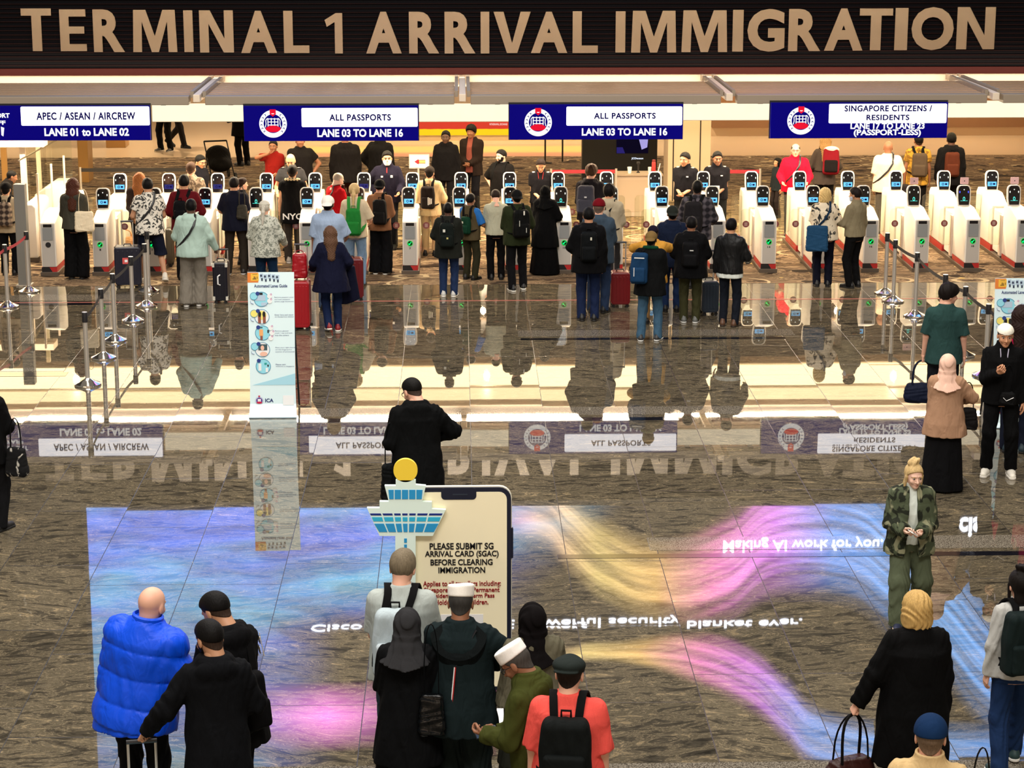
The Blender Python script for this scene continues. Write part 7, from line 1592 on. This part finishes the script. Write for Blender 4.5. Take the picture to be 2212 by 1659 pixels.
# ---- officers and travellers behind the gates
uni = dict(c=(20, 19, 23), t=.022, hem=.88, sl='s', collar=1, name='uniform_shirt')
F = person('readingofficer', 'officer in dark uniform with a red lanyard looking down at a tablet', 1168, 346, H=1.63, face=176, skin='tan', hair=hd('short', (30, 18, 14)), feat=True, look=(24, 0), top=dict(uni), bot=dict(c=(18, 18, 22), k='reg'), armL='belly', armR='belly', handL='hold', handR='hold')
on_fig(F, MB().tube([(-.05, .06, .55), (-.03, .122, .42), (-.005, .135, .25)], .008, 6, .4).tube([(.05, .06, .55), (.03, .122, .42), (.005, .135, .25)], .008, 6, .4), 'lanyard', M['red'])
for sd in (-1, 1): on_fig(F, MB().box(sd*.13-.03, sd*.13+.03, -.03, .02, .532, .545), 'badge', M['white_paint'], smooth=False)
hold_phone(F, 'L', 'dark tablet held by the officer with the red lanyard', w=.085, h=.12, name='tablet', cat='tablet')
for key, hx, hy, lab, fc, lk in (('officerleft', 1480, 331, 'officer in dark uniform with light skin before the beige column, looking right', 158, -14), ('officerright', 1550, 329, 'officer in dark uniform with an identity card, right of the other officer', 176, 8)):
    F = person(key, lab, hx, hy, H=1.72, face=fc, skin='tan' if key == 'officerleft' else 'brown', hair=hd('short'), feat=True, look=(4, lk), top=dict(uni), bot=dict(c=(30, 30, 30), k='reg'), armL='belly', armR='belly' if key == 'officerleft' else 'mid')
    for sd in (-1, 1): on_fig(F, MB().box(sd*.13-.03, sd*.13+.03, -.03, .02, .530, .545), 'badge', mat('silver_badge', (.55, .55, .5), .4), smooth=False)
    on_fig(F, MB().box(-.10, -.06, .138, .146, .38, .40), 'name_tag', M['white_paint'], smooth=False)
    if key == 'officerright': on_fig(F, MB().box(-.045, .035, .150, .158, .10, .21), 'identity_card', M['white_paint'], smooth=False)
F = person('beardcounter', 'bearded man in a black t-shirt with headphones round his neck, hand on hip', 1083, 325, H=1.64, face=150, bulk=1.2, skin='fair', hair=hd('short'), beard=(16, 12, 11), feat=True, top=dict(c=(17, 15, 15), t=.026, hem=.84, sl='s', sf=.95, name='t_shirt'), bot=dict(c=(150, 126, 100), k='shorts'), armR='hip', armL='down', look=(2, -20))
on_fig(F, MB().tube([(.085*math.cos(q), -.01+.085*math.sin(q), .575) for q in [-.4+(PI+.8)*k/14 for k in range(15)]], .013, 8), 'headphones', M['dark'])
backpack(F, 'black backpack on the bearded man with headphones', (20, 18, 18), w=.14, h=.44, d=.15)
F = person('redtop', 'woman in a red top, hand at chin, holding white paper behind the gates', 590, 304, H=1.62, face=172, sex='f', skin='brown', hair=hd('pony', (16, 12, 11)), feat=True, top=dict(c=(120, 24, 20), t=.024, hem=.84, sl='s', name='top'), bot=dict(c=(16, 15, 16), k='reg'), armR='face', armL='belly')
hold_phone(F, 'L', 'white sheet of paper held by the woman in the red top', (225, 220, 210), name='paper', cat='paper', w=.09, h=.13, th=.002, screen=False)
F = person('akimbo', 'dark clothed person with one hand on the hip under the left all passports sign', 648, 291, H=1.76, face=-170, bulk=1.15, skin='brown', hair=hd('short'), top=dict(c=(20, 18, 19), t=.026, hem=.80, sl='s', name='t_shirt'), bot=dict(c=(18, 17, 18), k='reg'), armL='hip', armR='belly')
F = person('darkback', 'broad person in a dark jacket seen from behind, under the left all passports sign', 745, 283, H=1.80, face=4, bulk=1.25, skin='brown', hair=hd('short'), top=dict(c=(18, 16, 17), t=.04, hem=.80, hood=1, name='jacket'), bot=dict(c=(46, 20, 18), k='reg'))
F = person('darkside', 'person in dark clothes with a bag behind the masked officer', 822, 278, H=1.80, face=-30, bulk=1.2, skin='dark', hair=hd('short'), top=dict(c=(15, 14, 15), t=.036, hem=.78, name='jacket'), bot=dict(c=(15, 14, 15), k='reg'), armL='hip')
F = person('hallman', 'man in a dark zipped jacket standing by the arrow sign facing the camera', 963, 284, H=1.72, face=172, skin='dark', hair=hd('short'), feat=True, top=dict(c=(16, 15, 18), t=.034, hem=.78, hood=1, name='jacket'), bot=dict(c=(18, 17, 20), k='reg'))
F = person('openshirt', 'person in a dark open shirt near the arrow sign, face in shadow', 1018, 272, H=1.76, face=160, skin='brown', hair=hd('mop'), top=dict(c=(130, 70, 62), t=.018, hem=.84, name='t_shirt'), layers=[dict(c=(34, 26, 24), t=.034, hem=.78, open=.05, name='open_shirt')], bot=dict(c=(20, 20, 26), k='reg'), armL='belly', armR='belly')
F = person('walkerone', 'person in black walking in the bright back hall, only legs below the sign row', 352, 168, fy=327, face=150, bulk=1.1, skin='fair', hair=hd('short'), top=dict(c=(16, 15, 15), t=.03, hem=.82, name='jacket'), bot=dict(c=(13, 13, 14), k='reg'), shoes=((60, 58, 56), (190, 180, 165)), feet=((.13, .02), (-.14, .0)))
F = person('walkertwo', 'second person walking in the bright back hall with one foot lifted behind', 376, 160, fy=321, face=-110, skin='fair', hair=hd('short'), top=dict(c=(26, 23, 22), t=.03, hem=.86, name='jacket'), bot=dict(c=(30, 27, 27), k='slim'), feet=((.06, .24), (-.08, -.26)), fz=(0, .10))
F = person('strollerperson', 'person in black beside a folded dark pushchair behind the gates', 522, 196, fy=358, face=40, bulk=1.2, skin='fair', hair=hd('short'), top=dict(c=(10, 9, 9), t=.04, hem=.70, fl=.05, name='coat'), bot=dict(c=(10, 9, 9), k='reg'), armL='mid', armR='mid')
x, y = gp(474, 388); e = empty('pushchair', (x, y, .004), .3); tag(e, 'dark pushchair with a hood beside the person in black behind the gates', 'pushchair')
mesh_obj('hood', surfnet(lambda X, Y, Z: smin(ell(X, Y, Z, (0, .08, .52), (.27, .28, .22)), ell(X, Y, Z, (0, -.1, .36), (.25, .40, .18)), .1), (-.4, -.6, .2), (.4, .5, 1.1), .03), cloth((14, 13, 13)), e)
MB().tube([(-.25, -.45, .10), (-.25, .35, .80)], .015, 6).tube([(.25, -.45, .10), (.25, .35, .80)], .015, 6).tube([(-.25, .35, .80), (.25, .35, .80)], .02, 6).tube([(-.25, .35, .1), (-.25, -.1, .45)], .015, 6).tube([(.25, .35, .1), (.25, -.1, .45)], .015, 6).build('frame', M['dark'], e)
for sx_ in (-.27, .27):
    for y_ in (-.45, .35): MB().lathe([(.02, -.02), (.10, -.02), (.10, .02), (.02, .02)], n=18).xf(Matrix.Translation((sx_, y_, .10)) @ Matrix.Rotation(PI/2, 4, 'Y')).build('wheel', M['rubber'], e)
F = person('redtrack', 'man with glasses in a bright red track jacket with a cross strap, facing the camera', 1719, 312, H=1.70, face=172, bulk=1.2, skin='fair', hair=hd('balding', (60, 50, 46)), glasses=True, feat=True, top=dict(c=(190, 16, 44), t=.032, hem=.84, name='track_jacket', collar=1, bf=.5), bot=dict(c=(26, 24, 26), k='reg'), armL='mid', armR='mid')
strap_across(F, M['dark'], side=-1, t=.05, nm='bag_strap')
F = person('child', 'small dark haired child beside the man in the red track jacket', 1680, 343, H=1.16, face=120, bulk=.95, sex='f', skin='tan', hair=hd('bob', (16, 12, 12)), top=dict(c=(34, 40, 44), t=.026, hem=.80, name='dress_top'), bot=dict(c=(40, 34, 34), k='reg'))
F = person('hiker', 'blonde person in a grey jacket bending under a big red and white backpack', 1784, 294, H=1.70, face=-10, lean=14, sex='f', skin='fair', hair=hd('long', (150, 116, 74)), top=dict(c=(62, 54, 50), t=.034, hem=.80, name='jacket'), bot=dict(c=(20, 19, 22), k='reg'), armL='mid', armR='mid')
backpack(F, 'big red hiking backpack with a white cover on the bending blonde person', (112, 20, 30), w=.16, h=.50, d=.22, pocket=(20, 17, 18), x0=.12)
e = F.pack; mesh_obj('white_cover', (F.conv(tpl('cover', lambda X, Y, Z: ell(X, Y, Z, (.12, -.26, .50), (.15, .12, .07)), (-.1, -.42, .38), (.34, -.1, .60), .017)[0]), tpl('cover', None, None, None, 0)[1]), cloth((210, 200, 190)), e)
F = person('whitetee', 'bald man in a white t-shirt with a dark shoulder strap, walking away', 1919, 306, H=1.73, face=-6, bulk=1.28, skin='brown', hair=None, top=dict(c=(226, 196, 172), t=.03, hem=.80, sl='s', sf=.95, name='t_shirt'), bot=dict(c=(60, 52, 48), k='reg'), armR='mid', armL='down')
strap_across(F, M['dark'], side=1, t=.055, nm='bag_strap')
p = wpt(F, (.30, -.02, .66)); soft_bag(p, F.face, 'dark shoulder bag at the right hip of the man in the white t-shirt', (30, 26, 26), .12, .28, .07, straps=0)
F = person('yellowtee', 'man in a mustard print t-shirt with a grey backpack, walking away', 1985, 292, H=1.72, face=-12, skin='brown', hair=hd('fade'), top=dict(c=pattern((176, 136, 50), (120, 88, 34), 'floral', 9, .5), t=.028, hem=.78, sl='s', name='t_shirt'), bot=dict(c=(18, 17, 18), k='reg'), look=(0, 14))
backpack(F, 'grey brown backpack on the man in the mustard t-shirt', (74, 62, 50), w=.15, h=.46, d=.14, x0=.04)
F = person('darkwalker', 'person in a dark jacket with a rust brown backpack at the far right', 2056, 289, H=1.76, face=-4, bulk=1.1, skin='dark', hair=hd('short', (10, 9, 9)), top=dict(c=(17, 16, 18), t=.036, hem=.78, hood=1, name='jacket'), bot=dict(c=(14, 13, 15), k='reg'))
backpack(F, 'rust brown backpack on the person in the dark jacket at the far right', (74, 36, 24), w=.14, h=.46, d=.13)
F = person('boothofficer', 'person in a dark suit bending over the counter of the glass booth', 28, 370, H=1.50, face=-70, lean=30, skin='brown', hair=hd('buzz'), top=dict(c=(22, 19, 18), t=.03, hem=.80, name='suit_jacket', collar=1), bot=dict(c=(20, 18, 18), k='reg'), armL='front', armR='front')
